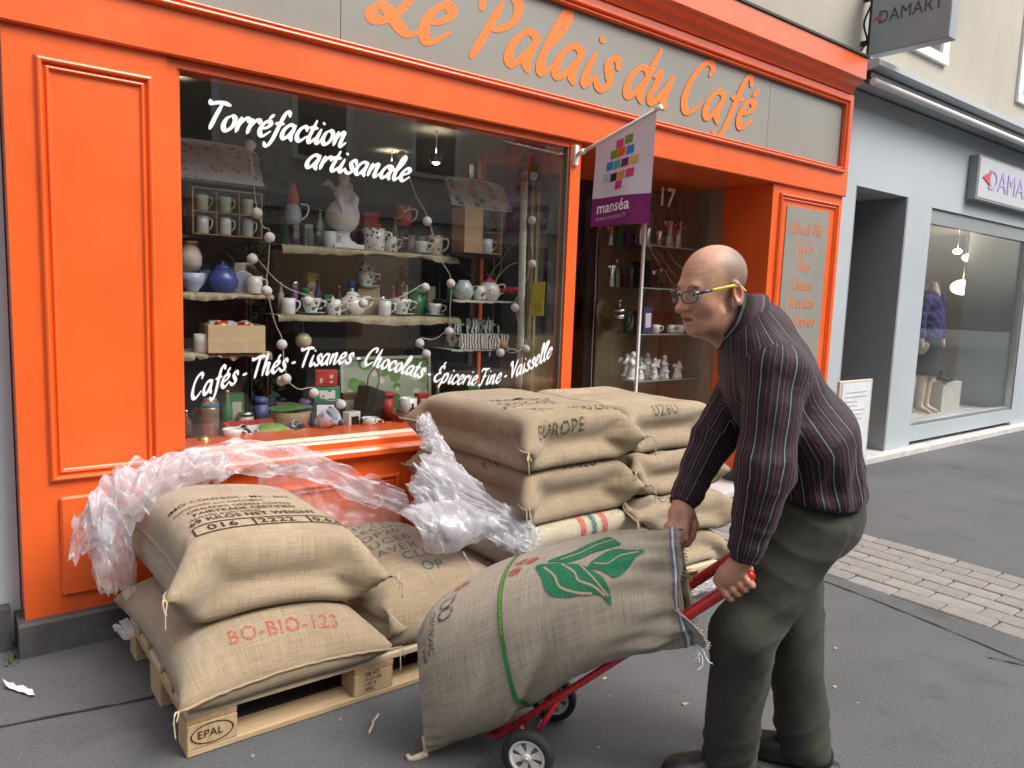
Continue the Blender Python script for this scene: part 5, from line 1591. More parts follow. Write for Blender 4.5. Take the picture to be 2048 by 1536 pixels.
red = hd_ * (.8 * np.exp(-(((q[:, 0] - .105) / .02) ** 2 + ((q[:, 2] + .036) / .02) ** 2)) + .55 * np.exp(-(((q[:, 0] - .06) / .03) ** 2 + ((q[:, 2] + .038) / .03) ** 2)) + .8 * ear + .35 * np.exp(-((q[:, 2] + .11) / .03) ** 2))
lips = hd_ * np.exp(-(((q[:, 2] + .0715) / .012) ** 2 + (q[:, 1] / .02) ** 2)) * (q[:, 0] > .078)
hands = (V[:, 2] < .85) * 1.0
colr = np.stack([np.clip(stub, 0, 1), np.clip(red + .45 * hands, 0, 1), np.clip(lips, 0, 1), np.ones(len(V))], 1)
at = me.color_attributes.new('zones', 'FLOAT_COLOR', 'POINT'); at.data.foreach_set('color', colr.astype(np.float32).ravel())
def skin_mat():
    m = bpy.data.materials.new('skin'); m.use_nodes = True
    nt = m.node_tree; b = nt.nodes['Principled BSDF']
    a = nt.nodes.new('ShaderNodeAttribute'); a.attribute_name = 'zones'
    sx = nt.nodes.new('ShaderNodeSeparateColor'); nt.links.new(a.outputs['Color'], sx.inputs[0])
    tc = nt.nodes.new('ShaderNodeTexCoord'); no = nt.nodes.new('ShaderNodeTexNoise'); no.inputs['Scale'].default_value = 45; no.inputs['Detail'].default_value = 5
    nt.links.new(tc.outputs['Object'], no.inputs['Vector'])
    rp = nt.nodes.new('ShaderNodeValToRGB'); rp.color_ramp.elements[0].position = .3; rp.color_ramp.elements[1].position = .7
    rp.color_ramp.elements[0].color = (.50, .265, .165, 1); rp.color_ramp.elements[1].color = (.60, .345, .235, 1)
    nt.links.new(no.outputs['Fac'], rp.inputs['Fac'])
    def mix(fac, prev, col, k=1.):
        mm = nt.nodes.new('ShaderNodeMixRGB'); mm.inputs[2].default_value = (*col, 1)
        ml = nt.nodes.new('ShaderNodeMath'); ml.operation = 'MULTIPLY'; ml.inputs[1].default_value = k
        nt.links.new(fac, ml.inputs[0]); nt.links.new(ml.outputs[0], mm.inputs[0]); nt.links.new(prev, mm.inputs[1]); return mm.outputs[0]
    c = mix(sx.outputs[1], rp.outputs[0], (.46, .15, .10), .7)
    c = mix(sx.outputs[2], c, (.36, .12, .10), .7)
    c = mix(sx.outputs[0], c, (.15, .12, .095), .78)
    nt.links.new(c, b.inputs['Base Color'])
    b.inputs['Roughness'].default_value = .48
    b.inputs['Subsurface Weight'].default_value = .12
    b.inputs['Subsurface Radius'].default_value = (.01, .004, .002)
    b.inputs['Subsurface Scale'].default_value = .5
    n2 = nt.nodes.new('ShaderNodeTexNoise'); n2.inputs['Scale'].default_value = 260; n2.inputs['Detail'].default_value = 3
    nt.links.new(tc.outputs['Object'], n2.inputs['Vector'])
    bp = nt.nodes.new('ShaderNodeBump'); bp.inputs['Strength'].default_value = .18; bp.inputs['Distance'].default_value = .002
    nt.links.new(n2.outputs['Fac'], bp.inputs['Height']); nt.links.new(bp.outputs[0], b.inputs['Normal'])
    return m
link('body', me, skin_mat(), man)
# eyes, brows
M_EYE = mat('eye_white', (.62, .58, .54), .2); M_IRIS = mat('eye_iris', (.03, .022, .016), .15)
for s in (-1, 1):
    c = head_w(.078, .032 * s, -.001)
    b = MB(); b.sphere(c, .0125, 16, 10); e = b.build('eye', M_EYE, man)
    b = MB(); b.sphere(Vector(c) + Vector(HF_) * .0085 + Vector(HL) * .002, .0055, 12, 8); b.build('iris', M_IRIS, e)
    b = MB(); rs_ = random.Random(5)
    for k in range(60):
        y = (.012 + .038 * rs_.random()) * s
        p = Vector(head_w(.0945 - abs(y) * .18, y, .020 + rs_.uniform(-.003, .003) - abs(abs(y) - .03) * .12))
        b.tube([p, p + Vector(HL) * .006 * s + Vector(HF_) * .002 + Vector(HU) * rs_.uniform(-.001, .003)], .0006, 4)
    b.build('eyebrow', mat('brow_hair', (.10, .07, .05), .8), man)
# glasses
gl_ = bpy.data.objects.new('glasses', None); COL.objects.link(gl_); gl_.parent = man
M_GFR = mat('dark_blue_frame', (.028, .026, .055), .3, coat=.3); M_GYL = mat('yellow_temple', (.62, .56, .05), .35)
M_LENS = glass_mat('spectacle_lens', (.97, .97, .98), .8)
def lens_pt(s, a, k=1., off=0.):
    y = .033 * s + .0235 * k * math.copysign(abs(math.cos(a)) ** .8, math.cos(a)); z = -.006 + .0165 * k * math.copysign(abs(math.sin(a)) ** .8, math.sin(a))
    return Vector(head_w(.112 - y * y * 5.5 + off, y, z))
for s in (-1, 1):
    b = MB(); ring = [lens_pt(s, 2 * PI * i / 28) for i in range(29)]; b.tube(ring, .0017, 6, cap=False); b.build('rim', M_GFR, gl_, keepworld=True)
    b = MB(); b.add([lens_pt(s, 2 * PI * i / 28, .97) for i in range(28)], [tuple(range(28))]); b.build('lens', M_LENS, gl_)
    b = MB(); h0 = lens_pt(s, .35 if s > 0 else PI - .35); b.tube([h0, Vector(head_w(.086, .070 * s, .006)), Vector(head_w(.062, .0765 * s, .008))], [.003, .0038, .0042], 8, flat=.5); b.build('hinge', M_GFR, gl_)
    b = MB(); b.tube(spline([head_w(.062, .0768 * s, .008), head_w(.03, .0815 * s, .009), head_w(-.008, .0855 * s, .010), head_w(-.034, .0835 * s, .004), head_w(-.056, .078 * s, -.012)], 4), [.0036] * 6 + [.0042] * 5 + [.0034] * 6, 8, flat=.4); b.build('temple', M_GYL, gl_)
b = MB(); b.tube([head_w(.112, -.0095, .0), head_w(.1155, 0, .004), head_w(.112, .0095, .0)], .0016, 6); b.build('bridge', M_GFR, gl_)

# ------------------------------------------------------------------ clothes
TS = [J['neckb'] + BF * -.015 + UPZ * -.02, (J['lsh'] + J['rsh']) / 2 + BF * -.012 + UPZ * -.012, np.array([1.950, 1.135, 1.00]), np.array([1.982, 1.118, .86])]
TR = [.082, .118, .131, .136]
_BLf = BL.astype(np.float32)
def squash(P, c, k):
    l = ((P - np.asarray(c, np.float32)) @ _BLf)
    return P - (l * (1 - k))[:, None] * _BLf
def crs(x):
    """cloth fold: rounded swell between pinched creases"""
    return .30 - 1.0 * (1 - np.abs(np.sin(x * .5))) ** 1.3
def wr(P, d, f, ph=0.): return np.sin((P @ np.asarray(d, np.float32)) * f + ph)
def torso_sdf(P):
    q = squash(P, TS[2], .72)
    pts = [TS[2] + (np.asarray(t) - TS[2]) - BL * ((np.asarray(t) - TS[2]) @ BL) * .28 for t in TS]
    d = chain(q, pts, TR, .06)
    return d
def sleeve_axis(s):
    return [J[s + 'sh'], J[s + 'el'], J[s + 'wr']]
SLR = dict(l=[.078, .070, .044], r=[.072, .060, .042])
def sleeve_sdf(P, s):
    a = sleeve_axis(s)
    d = chain(P, a, SLR[s], .03)
    ax = unit(a[2] - a[1]); we = ((P - a[2].astype(np.float32)) @ ax.astype(np.float32))
    # folds bunching at the elbow and above the cuff
    el = np.linalg.norm(P - a[1].astype(np.float32), axis=1)
    d = d + .0075 * np.exp(-(el / .09) ** 2) * crs(we * 90 + wr(P, (1, .3, .2), 32) * 1.8)
    d = d + .0045 * np.exp(-((we + .07) / .05) ** 2) * crs(we * 130 + wr(P, (.5, 1, .2), 40) * 1.8)
    d = d + .0035 * wr(P, (.7, -.4, 1), 34, 1.)* wr(P, (-.2, .8, .5), 22)
    cf = smax(cone(P, a[2] - ax * .055, a[2] + ax * .012, .040, .037), np.abs(we + .020) - .030, .006)
    d = smin(smax(d, we + .012, .01), cf, .008)
    return d
def collar_sdf(P):
    n_ = unit(J['neckb'] - NK); c = (J['neckb'] * .66 + NK * .34) + BF * .012
    q = P - c.astype(np.float32); z = q @ (-n_).astype(np.float32)
    qr = q - z[:, None] * (-n_).astype(np.float32)
    rr = np.linalg.norm(qr, axis=1)
    fr_ = qr @ BF.astype(np.float32) / (rr + 1e-6)
    up_ = .034 - .020 * np.clip(fr_, 0, 1)
    flare = .074 - z * .10 + .006 * np.sin(z * 55)
    d = smax(np.abs(rr - flare) - .0055, np.maximum(z - up_, -z - .045), .006)
    # turned-down leaf of the collar
    leaf = smax(np.abs(rr - (.084 - (z - .03) * .42)) - .0045, np.maximum(z - up_, -(z + .012 + .030 * np.clip(fr_, 0, 1))), .006)
    return smin(d, leaf, .010)
def shirt_sdf(P):
    d = torso_sdf(P)
    d = smin(d, chain(P, [J['neckb'] + UPZ * -.012, J['lsh'] + UPZ * .004], [.078, .076], .02), .05)
    d = smin(d, chain(P, [J['neckb'] + UPZ * -.012, J['rsh'] + UPZ * .004], [.078, .072], .02), .05)
    d = d + .0045 * wr(P, (.8, .3, 1.1), 30, .5) * wr(P, (.2, -.9, .3), 17) + .0075 * crs((P @ unit(UPZ * .75 + BF * .65).astype(np.float32)) * 44 + 2 * wr(P, (.3, .8, .1), 14)) * np.exp(-((P[:, 2] - .97) / .10) ** 2)
    hem = P[:, 2] - .86
    d = d - .006 * np.exp(-(hem / .03) ** 2) + .0045 * np.exp(-((hem - .05) / .06) ** 2) * np.sin((P @ BL.astype(np.float32)) * 60 + (P @ BF.astype(np.float32)) * 70)
    tilt = (P @ BF.astype(np.float32)) - float(np.array(TS[3]) @ BF)
    d = smax(d, .838 + tilt * .12 - P[:, 2], .012)
    d = smin(d, sleeve_sdf(P, 'l'), .022)
    d = smin(d, sleeve_sdf(P, 'r'), .022)
    d = smax(d, -cone(P, NK, J['neckb'] + BF * .02, .062, .062), .01)
    return d
V, F_ = polygonize(shirt_sdf, (1.52, .92, .62), (2.22, 1.52, 1.38), .0055)
V = relax(V, F_, 1)
me = mesh('shirt', V, F_, True)
# stripe coordinate, face by face: round the sleeves, round the trunk, round the collar
Fc = V[F_].mean(1).astype(np.float32)
dl, dr, dt, dcol = sleeve_sdf(Fc, 'l'), sleeve_sdf(Fc, 'r'), torso_sdf(Fc) - .02, np.full(len(Fc), 9.)
yoke = np.minimum(cone(Fc, J['neckb'], J['lsh'], .078, .07), cone(Fc, J['neckb'], J['rsh'], .078, .07)) - .004
reg = np.argmin(np.stack([dl, dr, dt, dcol, yoke], 1), 1)
PV = V[F_]                                   # (nf, 4, 3)
UVs = np.zeros((len(F_), 4, 2))
def axis_uv(P4, pts, ref, scale=1.):
    P_ = P4.reshape(-1, 3)
    best = None; out = np.zeros((len(P_), 2)); L0 = 0
    for i in range(len(pts) - 1):
        a, b_ = np.asarray(pts[i], float), np.asarray(pts[i + 1], float); ab = b_ - a; ln = np.linalg.norm(ab); e = ab / ln
        t = np.clip(((P_ - a) @ e), 0, ln); q_ = P_ - a - t[:, None] * e; r_ = np.linalg.norm(q_, axis=1)
        x = unit(ref - e * (ref @ e)); y = np.cross(e, x)
        ang = np.arctan2(q_ @ y, q_ @ x)
        m = np.ones(len(P_), bool) if best is None else r_ < best
        out[m, 0] = ang[m]; out[m, 1] = (L0 + t)[m]
        best = r_ if best is None else np.minimum(best, r_); L0 += ln
    return out.reshape(P4.shape[0], 4, 2)
for k, (pts, R_, ref) in enumerate(((sleeve_axis('l'), .068, -BF), (sleeve_axis('r'), .06, -BF), (TS, .165, BF), ([NK, J['neckb']], .2, BF))):
    m = reg == k
    if m.any():
        u_ = axis_uv(PV[m], pts, np.array(ref, float))
        jump = (u_[:, :, 0].max(1) - u_[:, :, 0].min(1)) > PI
        uu = u_[:, :, 0]; uu[jump] = np.where(uu[jump] < 0, uu[jump] + 2 * PI, uu[jump]); u_[:, :, 0] = uu
        u_[:, :, 0] *= R_
        UVs[m] = u_
m = reg == 4
UVs[m, :, 0] = (PV[m] - J['neckb']) @ unit(BF * .8 + UPZ * -.45 - BL * .1); UVs[m, :, 1] = (PV[m] - J['neckb']) @ BL
ul = me.uv_layers.new(name='UVMap'); ul.data.foreach_set('uv', UVs.ravel())
def shirt_mat():
    m = bpy.data.materials.new('striped_shirt_cloth'); m.use_nodes = True
    nt = m.node_tree; b = nt.nodes['Principled BSDF']
    uv = nt.nodes.new('ShaderNodeUVMap'); sp = nt.nodes.new('ShaderNodeSeparateXYZ'); nt.links.new(uv.outputs[0], sp.inputs[0])
    ml = nt.nodes.new('ShaderNodeMath'); ml.operation = 'MULTIPLY'; ml.inputs[1].default_value = 1 / .072; nt.links.new(sp.outputs[0], ml.inputs[0])
    fr = nt.nodes.new('ShaderNodeMath'); fr.operation = 'FRACT'; nt.links.new(ml.outputs[0], fr.inputs[0])
    rp = nt.nodes.new('ShaderNodeValToRGB'); cr = rp.color_ramp; cr.interpolation = 'CONSTANT'
    base = (.015, .008, .011); pl_ = (.042, .014, .028)
    stops = [(0, base), (.08, (.20, .22, .23)), (.112, base), (.20, pl_), (.30, base), (.36, (.115, .040, .055)), (.388, base), (.52, (.115, .15, .16)), (.548, base), (.64, pl_), (.72, (.13, .07, .065)), (.742, base), (.86, (.07, .022, .042)), (.895, base)]
    cr.elements[0].position = 0; cr.elements[0].color = (*stops[0][1], 1); cr.elements[1].position = stops[1][0]; cr.elements[1].color = (*stops[1][1], 1)
    for p_, c_ in stops[2:]:
        e = cr.elements.new(p_); e.color = (*c_, 1)
    nt.links.new(fr.outputs[0], rp.inputs['Fac'])
    tc = nt.nodes.new('ShaderNodeTexCoord'); no = nt.nodes.new('ShaderNodeTexNoise'); no.inputs['Scale'].default_value = 120; no.inputs['Detail'].default_value = 4
    nt.links.new(tc.outputs['Object'], no.inputs['Vector'])
    mr = nt.nodes.new('ShaderNodeMapRange'); mr.inputs['To Min'].default_value = .7; mr.inputs['To Max'].default_value = 1.3; nt.links.new(no.outputs['Fac'], mr.inputs['Value'])
    vm = nt.nodes.new('ShaderNodeMixRGB'); vm.blend_type = 'MULTIPLY'; vm.inputs[0].default_value = 1
    nt.links.new(rp.outputs[0], vm.inputs[1]); nt.links.new(mr.outputs[0], vm.inputs[2]); nt.links.new(vm.outputs[0], b.inputs['Base Color'])
    b.inputs['Roughness'].default_value = .7; b.inputs['Sheen Weight'].default_value = .06; b.inputs['Specular IOR Level'].default_value = .3
    n3 = nt.nodes.new('ShaderNodeTexNoise'); n3.inputs['Scale'].default_value = 22; n3.inputs['Detail'].default_value = 4; nt.links.new(tc.outputs['Object'], n3.inputs['Vector'])
    bp = nt.nodes.new('ShaderNodeBump'); bp.inputs['Strength'].default_value = .55; bp.inputs['Distance'].default_value = .012
    nt.links.new(n3.outputs['Fac'], bp.inputs['Height']); nt.links.new(bp.outputs[0], b.inputs['Normal'])
    return m
MATS_SHIRT = shirt_mat()
link('shirt', me, MATS_SHIRT, man)
# turned-down collar: a stand and two pointed leaves
NA = unit(NK - J['neckb']); NC = J['neckb'] * .60 + NK * .40 + BF * .008
nx_ = unit(BF - NA * (BF @ NA)); ny_ = np.cross(NA, nx_)
def col_pt(ph, r, h): return NC + (nx_ * math.cos(ph) + ny_ * math.sin(ph)) * r + NA * h
vs = []; fs = []; uvs = []; n_ = 60
for i in range(n_ + 1):
    k = i / n_; ph = .28 + (2 * PI - .56) * k
    e = abs(2 * k - 1)                       # 1 at the throat, 0 at the nape
    pt_ = max(0, (e - .72) / .28)
    prof = [(.069, -.045), (.066, .010 + .012 * (1 - e)), (.067, .026 + .014 * (1 - e)), (.074, .030 + .014 * (1 - e)), (.087, .008), (.104 + .008 * pt_, -.026 - .034 * pt_), (.101 + .008 * pt_, -.029 - .034 * pt_), (.084, .003)]
    for r_, h_ in prof: vs.append(col_pt(ph, r_ + .002 * math.sin(9 * k * PI), h_))
for i in range(n_):
    for j in range(7):
        fs.append((i * 8 + j, i * 8 + j + 1, (i + 1) * 8 + j + 1, (i + 1) * 8 + j))
        for (ii, jj) in ((i, j), (i, j + 1), (i + 1, j + 1), (i + 1, j)): uvs.append((jj * .0105 + .004, ii / n_ * .46))
cme = mesh('collar', vs, fs, True); cu_ = cme.uv_layers.new(name='UVMap'); cu_.data.foreach_set('uv', np.array(uvs).ravel())
link('collar', cme, MATS_SHIRT, man)
# trousers
HP = (J['lhip'] + J['rhip']) / 2
def leg_sdf(P, s):
    h, k, a = J[s + 'hip'], J[s + 'kn'], J[s + 'an']
    d = chain(P, [h, k, a + UPZ * -.02], [.106, .078, .077], .05)
    kn = np.linalg.norm(P - k.astype(np.float32), axis=1)
    back = np.clip(-(P - k.astype(np.float32)) @ BF.astype(np.float32) / .06, -.3, 1)
    z = P[:, 2]
    d = d + .0100 * np.exp(-(kn / .13) ** 2) * crs(z * 70 + (P @ BF.astype(np.float32)) * 45 + 1.8 * wr(P, (.6, .8, .4), 21)) * (.30 + .70 * back)
    # long drag folds down the shin, breaks above the shoe
    d = d + .0075 * crs((P @ unit(BF * .9 + UPZ * .45).astype(np.float32)) * 60 + 1.3 + 1.5 * wr(P, (.2, .4, 1), 13)) * np.exp(-((z - .28) / .14) ** 2)
    d = d + .0055 * np.exp(-((z - .10) / .07) ** 2) * crs(z * 88 + (P @ BF.astype(np.float32)) * 55 + (P @ BL.astype(np.float32)) * 30 + 1.5 * wr(P, (.9, .3, .2), 26))
    d = d + .0030 * wr(P, (.5, .3, 1.), 30, 2.) * wr(P, (-.8, .6, .2), 24)
    lat = (P - k.astype(np.float32)) @ BL.astype(np.float32); fwd = (P - k.astype(np.float32)) @ BF.astype(np.float32)
    d = d - .007 * np.exp(-(lat / .016) ** 2) * np.clip(np.abs(fwd) / .07, 0, 1)
    return smax(d, .028 - z + ((P @ BF.astype(np.float32)) - float(a @ BF)) * -.12, .008)
def trousers_sdf(P):
    q_ = squash(P, HP, .80)
    d = ell(P, HP + UPZ * .055 + BF * -.012, (.150, .150, .150))
    d = smin(d, ell(q_, HP + BF * -.058 + UPZ * .010, (.112, .112, .115)), .06)
    d = smin(d, cone(P, HP + UPZ * .03, HP + UPZ * .12 + BF * -.01, .140, .138), .04)
    d = smin(d, smin(leg_sdf(P, 'l'), leg_sdf(P, 'r'), .012), .045)
    # creases fanning from the hip
    hp = np.linalg.norm(P - (J['lhip'] + BF * .05).astype(np.float32), axis=1)
    d = d + .0080 * np.exp(-(hp / .16) ** 2) * crs((P @ unit(UPZ * 1. + BF * -.45).astype(np.float32)) * 85 + 1.6 * wr(P, (1, .2, .3), 18))
    return smax(d, P[:, 2] - .895, .008)
V, F_ = polygonize(trousers_sdf, (1.62, .90, .0), (2.28, 1.42, .93), .006)
V = relax(V, F_, 1)
M_TROU = mat('olive_cotton', (.046, .047, .038), .85, var=.16, scale=9, bump=.55, bscale=13, sheen=.04, spec=.25)
link('trousers', mesh('trousers', V, F_, True), M_TROU, man)
# shoes
def shoe(a, toe_dir, s):
    tv = unit(toe_dir); sd = np.cross(tv, UPZ)
    a = np.array(a); heel = a - tv * .055; 
    def f(P):
        q_ = P - a.astype(np.float32)
        x = q_ @ tv.astype(np.float32); y = q_ @ sd.astype(np.float32); z = P[:, 2]
        Q = np.stack([x, y, z], 1)
        d = cone(Q, (-.045, 0, .040), (.075, 0, .036), .038, .036)
        d = smin(d, ell(Q, (.120, .0, .034), (.075, .046, .034)), .03)
        d = smin(d, cone(Q, (-.022, 0, .06), (-.010, 0, .13), .044, .042), .03)
        sole = smax(smin(ell(Q, (.10, .0, .012), (.105, .050, .05)), ell(Q, (-.03, 0, .012), (.075, .040, .05)), .03), np.abs(z - .013) - .012, .003)
        return smin(smax(d, .012 - z, .01), sole, .004)
    V, F_ = polygonize(f, a - np.array([.26, .26, .09]), a + np.array([.26, .26, .10]), .006)
    link('shoe', mesh('shoe', V, F_, True), M_SHOE, man)
M_SHOE = mat('black_shoe_leather', (.016, .015, .015), .45, var=.3, scale=30, bump=.2, bscale=90)
shoe(J['lan'], BF * .9 + np.array([-.35, .0, 0]), 1)
shoe(J['ran'], BF * .9 + np.array([.1, .35, 0]), 1)
# ------------------------------------------------------------------ goods in the window
M_PORC = mat('white_porcelain', (.74, .74, .73), .18, var=.03, coat=.4)
M_CREAM = mat('cream_stoneware', (.55, .50, .40), .5, var=.12, scale=25)
M_BLUE = mat('blue_glaze', (.05, .075, .30), .3, var=.1, scale=20, coat=.3)
M_PBLUE = mat('pale_blue_glaze', (.40, .48, .62), .3, var=.08, coat=.2)
M_BLACK = mat('black_lacquer', (.014, .014, .015), .35, var=.1)
M_KRAFT = mat('kraft_card', (.36, .24, .13), .8, var=.08, scale=20)
M_REDC = mat('red_card', (.48, .03, .028), .5, var=.08)
M_GRNC = mat('green_card', (.03, .25, .11), .5, var=.08)
M_PLY = mat('pale_plywood', (.62, .47, .28), .6, var=.1, scale=6, stretch=(1, 9, 9))
M_GOLD = mat('gold_foil', (.66, .46, .16), .25, metal=.8, var=.2, scale=40)
M_PINK = mat('pink_plastic', (.58, .05, .20), .35)
M_BROWN = mat('brown_bottle', (.14, .035, .02), .15, var=.1)
M_GREENT = mat('green_tin', (.04, .20, .06), .35, var=.1)
M_STAT = mat('white_plaster', (.78, .78, .77), .55, var=.04)
M_HESS = mat('hessian_cover', (.40, .35, .23), .95, var=.2, scale=90, bump=.4, bscale=260)
M_SHELF = mat('dark_shelf', (.05, .045, .04), .4)
M_CLEAR = glass_mat('clear_glassware', (.94, .96, .96), .9, ior=1.45)
M_CORD = mat('pale_cord', (.55, .52, .45), .7)
M_BALL = mat('cotton_ball', (.72, .71, .69), .9, var=.06, scale=60, bump=.3, bscale=200)
M_FOL = mat('dark_garland', (.018, .035, .018), .8, var=.5, scale=40)
M_TWIG = mat('dried_twig', (.36, .27, .15), .8, var=.2, scale=30)
M_GNOME = mat('orange_red_glaze', (.62, .09, .03), .3)
def spot_mat(name, base, cols, scale=30., thr=.34, rough=.25):
    """glaze with a hand-painted all-over motif"""
    if name in MATS: return MATS[name]
    m = mat(name, base, rough, var=.03, coat=.3)
    nt = m.node_tree; b = nt.nodes['Principled BSDF']; prev = b.inputs['Base Color'].links[0].from_socket
    tc = nt.nodes.new('ShaderNodeTexCoord')
    for i, c in enumerate(cols):
        mp = nt.nodes.new('ShaderNodeMapping'); mp.inputs['Location'].default_value = (i * 3.3 + .4, i * 1.7, i * .9); nt.links.new(tc.outputs['Object'], mp.inputs[0])
        vo = nt.nodes.new('ShaderNodeTexVoronoi'); vo.inputs['Scale'].default_value = scale * (1 + .25 * i); nt.links.new(mp.outputs[0], vo.inputs['Vector'])
        lt = nt.nodes.new('ShaderNodeMath'); lt.operation = 'LESS_THAN'; lt.inputs[1].default_value = thr - .05 * i; nt.links.new(vo.outputs['Distance'], lt.inputs[0])
        mx = nt.nodes.new('ShaderNodeMixRGB'); mx.inputs[2].default_value = (*c, 1); nt.links.new(lt.outputs[0], mx.inputs[0]); nt.links.new(prev, mx.inputs[1]); prev = mx.outputs[0]
    nt.links.new(prev, b.inputs['Base Color'])
    return m
def stripe_mat(name, base, c, scale, dist=6.):
    m = mat(name, base, .4, var=.02)
    nt = m.node_tree; b = nt.nodes['Principled BSDF']; prev = b.inputs['Base Color'].links[0].from_socket
    tc = nt.nodes.new('ShaderNodeTexCoord'); w = nt.nodes.new('ShaderNodeTexWave'); w.inputs['Scale'].default_value = scale; w.inputs['Distortion'].default_value = dist; w.inputs['Detail Scale'].default_value = 1.2
    nt.links.new(tc.outputs['Object'], w.inputs['Vector'])
    gt = nt.nodes.new('ShaderNodeMath'); gt.operation = 'GREATER_THAN'; gt.inputs[1].default_value = .56; nt.links.new(w.outputs['Fac'], gt.inputs[0])
    mx = nt.nodes.new('ShaderNodeMixRGB'); mx.inputs[2].default_value = (*c, 1); nt.links.new(gt.outputs[0], mx.inputs[0]); nt.links.new(prev, mx.inputs[1]); nt.links.new(mx.outputs[0], b.inputs['Base Color'])
    return m
M_FLORAL = spot_mat('floral_porcelain', (.74, .75, .72), [(.05, .20, .10), (.50, .07, .10)], 26, .30)
M_RDOT = spot_mat('red_dotted_glaze', (.55, .05, .03), [(.70, .58, .40)], 34, .36)
M_CDOT = spot_mat('cream_dotted_glaze', (.68, .60, .48), [(.55, .12, .05)], 30, .34)
M_BDOT = spot_mat('dotted_white_glaze', (.74, .74, .72), [(.03, .03, .03), (.60, .30, .05)], 38, .28)
M_ROSE = spot_mat('rose_tray_print', (.70, .72, .74), [(.62, .22, .26), (.12, .25, .10)], 11, .34)
M_CAKE = spot_mat('cake_tray_print', (.66, .68, .70), [(.60, .22, .33), (.50, .30, .12)], 22, .30)
M_ZEB = stripe_mat('zebra_print', (.72, .71, .69), (.02, .02, .02), 16, 7)
M_OWL = spot_mat('owl_mug_print', (.66, .68, .74), [(.18, .16, .42), (.30, .36, .6)], 26, .36)
def thing(name, x, y, z, label, cat, group=None): return empty(name, (x, y, z), label, cat, group)
def lathe_part(root, name, m, prof, n=22, c=(0, 0, 0)):
    b = MB(); b.lathe(prof, n, c); return b.build(name, m, root, keepworld=False)
def handle(root, m, r, z0, z1, out, th, a, x=0., name='handle'):
    d = Vector((math.cos(a), math.sin(a), 0)); P0 = d * (r * .94)
    b = MB(); b.tube(spline([P0 + Vector((0, 0, z1)), d * (r + out) + Vector((0, 0, z1 - .1 * (z1 - z0))), d * (r + out * .9) + Vector((0, 0, z0 + .35 * (z1 - z0))), P0 + Vector((0, 0, z0))], 5), th, 8)
    return b.build(name, m, root, keepworld=False)
HA = -.75            # handles point to the right of the picture, along the front
def mug(x, y, z, r, h, m, label, group=None, a=HA, hm=None, taper=1.0):
    t = thing('mug', x, y, z, label, 'mug', group)
    lathe_part(t, 'cup_body', m, [(0, 0), (r * .9 * taper, 0), (r * .96 * taper, .004), (r, h * .5), (r * 1.02, h), (r * .93, h), (r * .9, h * .5), (r * .85 * taper, .01), (0, .008)])
    handle(t, hm or m, r, h * .2, h * .85, r * .62, r * .12, a)
    return t
def teapot(x, y, z, s, m, label, lidm=None, a=PI - .4, hoop=False, group=None, squat=1., hm=None, spout=True):
    t = thing('teapot', x, y, z, label, 'teapot', group)
    H = s * squat
    lathe_part(t, 'pot_body', m, [(0, 0), (s * .42, 0), (s * .46, H * .04), (s * .62, H * .28), (s * .64, H * .50), (s * .55, H * .76), (s * .36, H * .94), (s * .33, H * .97), (0, H * .97)], 28)
    lathe_part(t, 'lid', lidm or m, [(s * .34, H * .96), (s * .33, H * 1.02), (s * .18, H * 1.12), (s * .05, H * 1.16), (s * .07, H * 1.22), (s * .06, H * 1.28), (0, H * 1.30)], 20)
    d = Vector((math.cos(a), math.sin(a), 0))
    if spout:
        b = MB(); b.tube(spline([d * s * .5 + Vector((0, 0, H * .30)), d * s * .78 + Vector((0, 0, H * .45)), d * s * .90 + Vector((0, 0, H * .75)), d * s * 1.06 + Vector((0, 0, H * .95))], 5), [s * .15 - s * .095 * i / 15 for i in range(16)], 10); b.build('spout', m, t, keepworld=False)
    b = MB()
    if hoop: b.tube(spline([d * s * .45 + Vector((0, 0, H * .85)), d * s * .42 + Vector((0, 0, H * 1.35)), Vector((0, 0, H * 1.62)), -d * s * .42 + Vector((0, 0, H * 1.35)), -d * s * .45 + Vector((0, 0, H * .85))], 6), s * .035, 8)
    else: b.tube(spline([-d * s * .50 + Vector((0, 0, H * .82)), -d * s * .86 + Vector((0, 0, H * .88)), -d * s * .95 + Vector((0, 0, H * .58)), -d * s * .58 + Vector((0, 0, H * .30))], 6), s * .055, 8)
    b.build('handle', hm or (M_BLACK if hoop else m), t, keepworld=False)
    return t
def cup_saucer(x, y, z, m, label, group=None, s=1.):
    t = thing('cup_and_saucer', x, y, z, label, 'cup', group)
    lathe_part(t, 'saucer', m, [(0, .004), (.035 * s, .0), (.072 * s, .012), (.075 * s, .015), (.034 * s, .006), (0, .007)], 26)
    lathe_part(t, 'cup_body', m, [(0, .012), (.028 * s, .012), (.030 * s, .016), (.046 * s, .055 * s), (.052 * s, .085 * s), (.048 * s, .085 * s), (.041 * s, .05 * s), (0, .022)], 24)
    handle(t, m, .047 * s, .03 * s, .075 * s, .028 * s, .0045, HA)
    return t
def boxthing(name, x, y, z, w, d, h, m, label, cat, rz=0., tilt=0., group=None, lid=None, extra=None):
    t = thing(name, x, y, z, label, cat, group); t.rotation_euler = (tilt, 0, rz)
    b = MB(); b.cbox((0, 0, h / 2), (w / 2, d / 2, h / 2), min(.003, h * .1)); b.build('carton', m, t, keepworld=False)
    if lid: 
        b = MB(); b.cbox((0, 0, h + .004), (w / 2 + .002, d / 2 + .002, h * .12), .002); b.build('lid', lid, t, keepworld=False)
    if extra:
        b = MB(); b.cbox((0, -d / 2 - .0015, h * .5), (w * .3, .001, h * .28), .0); b.build('printed_label', extra, t, keepworld=False)
    return t
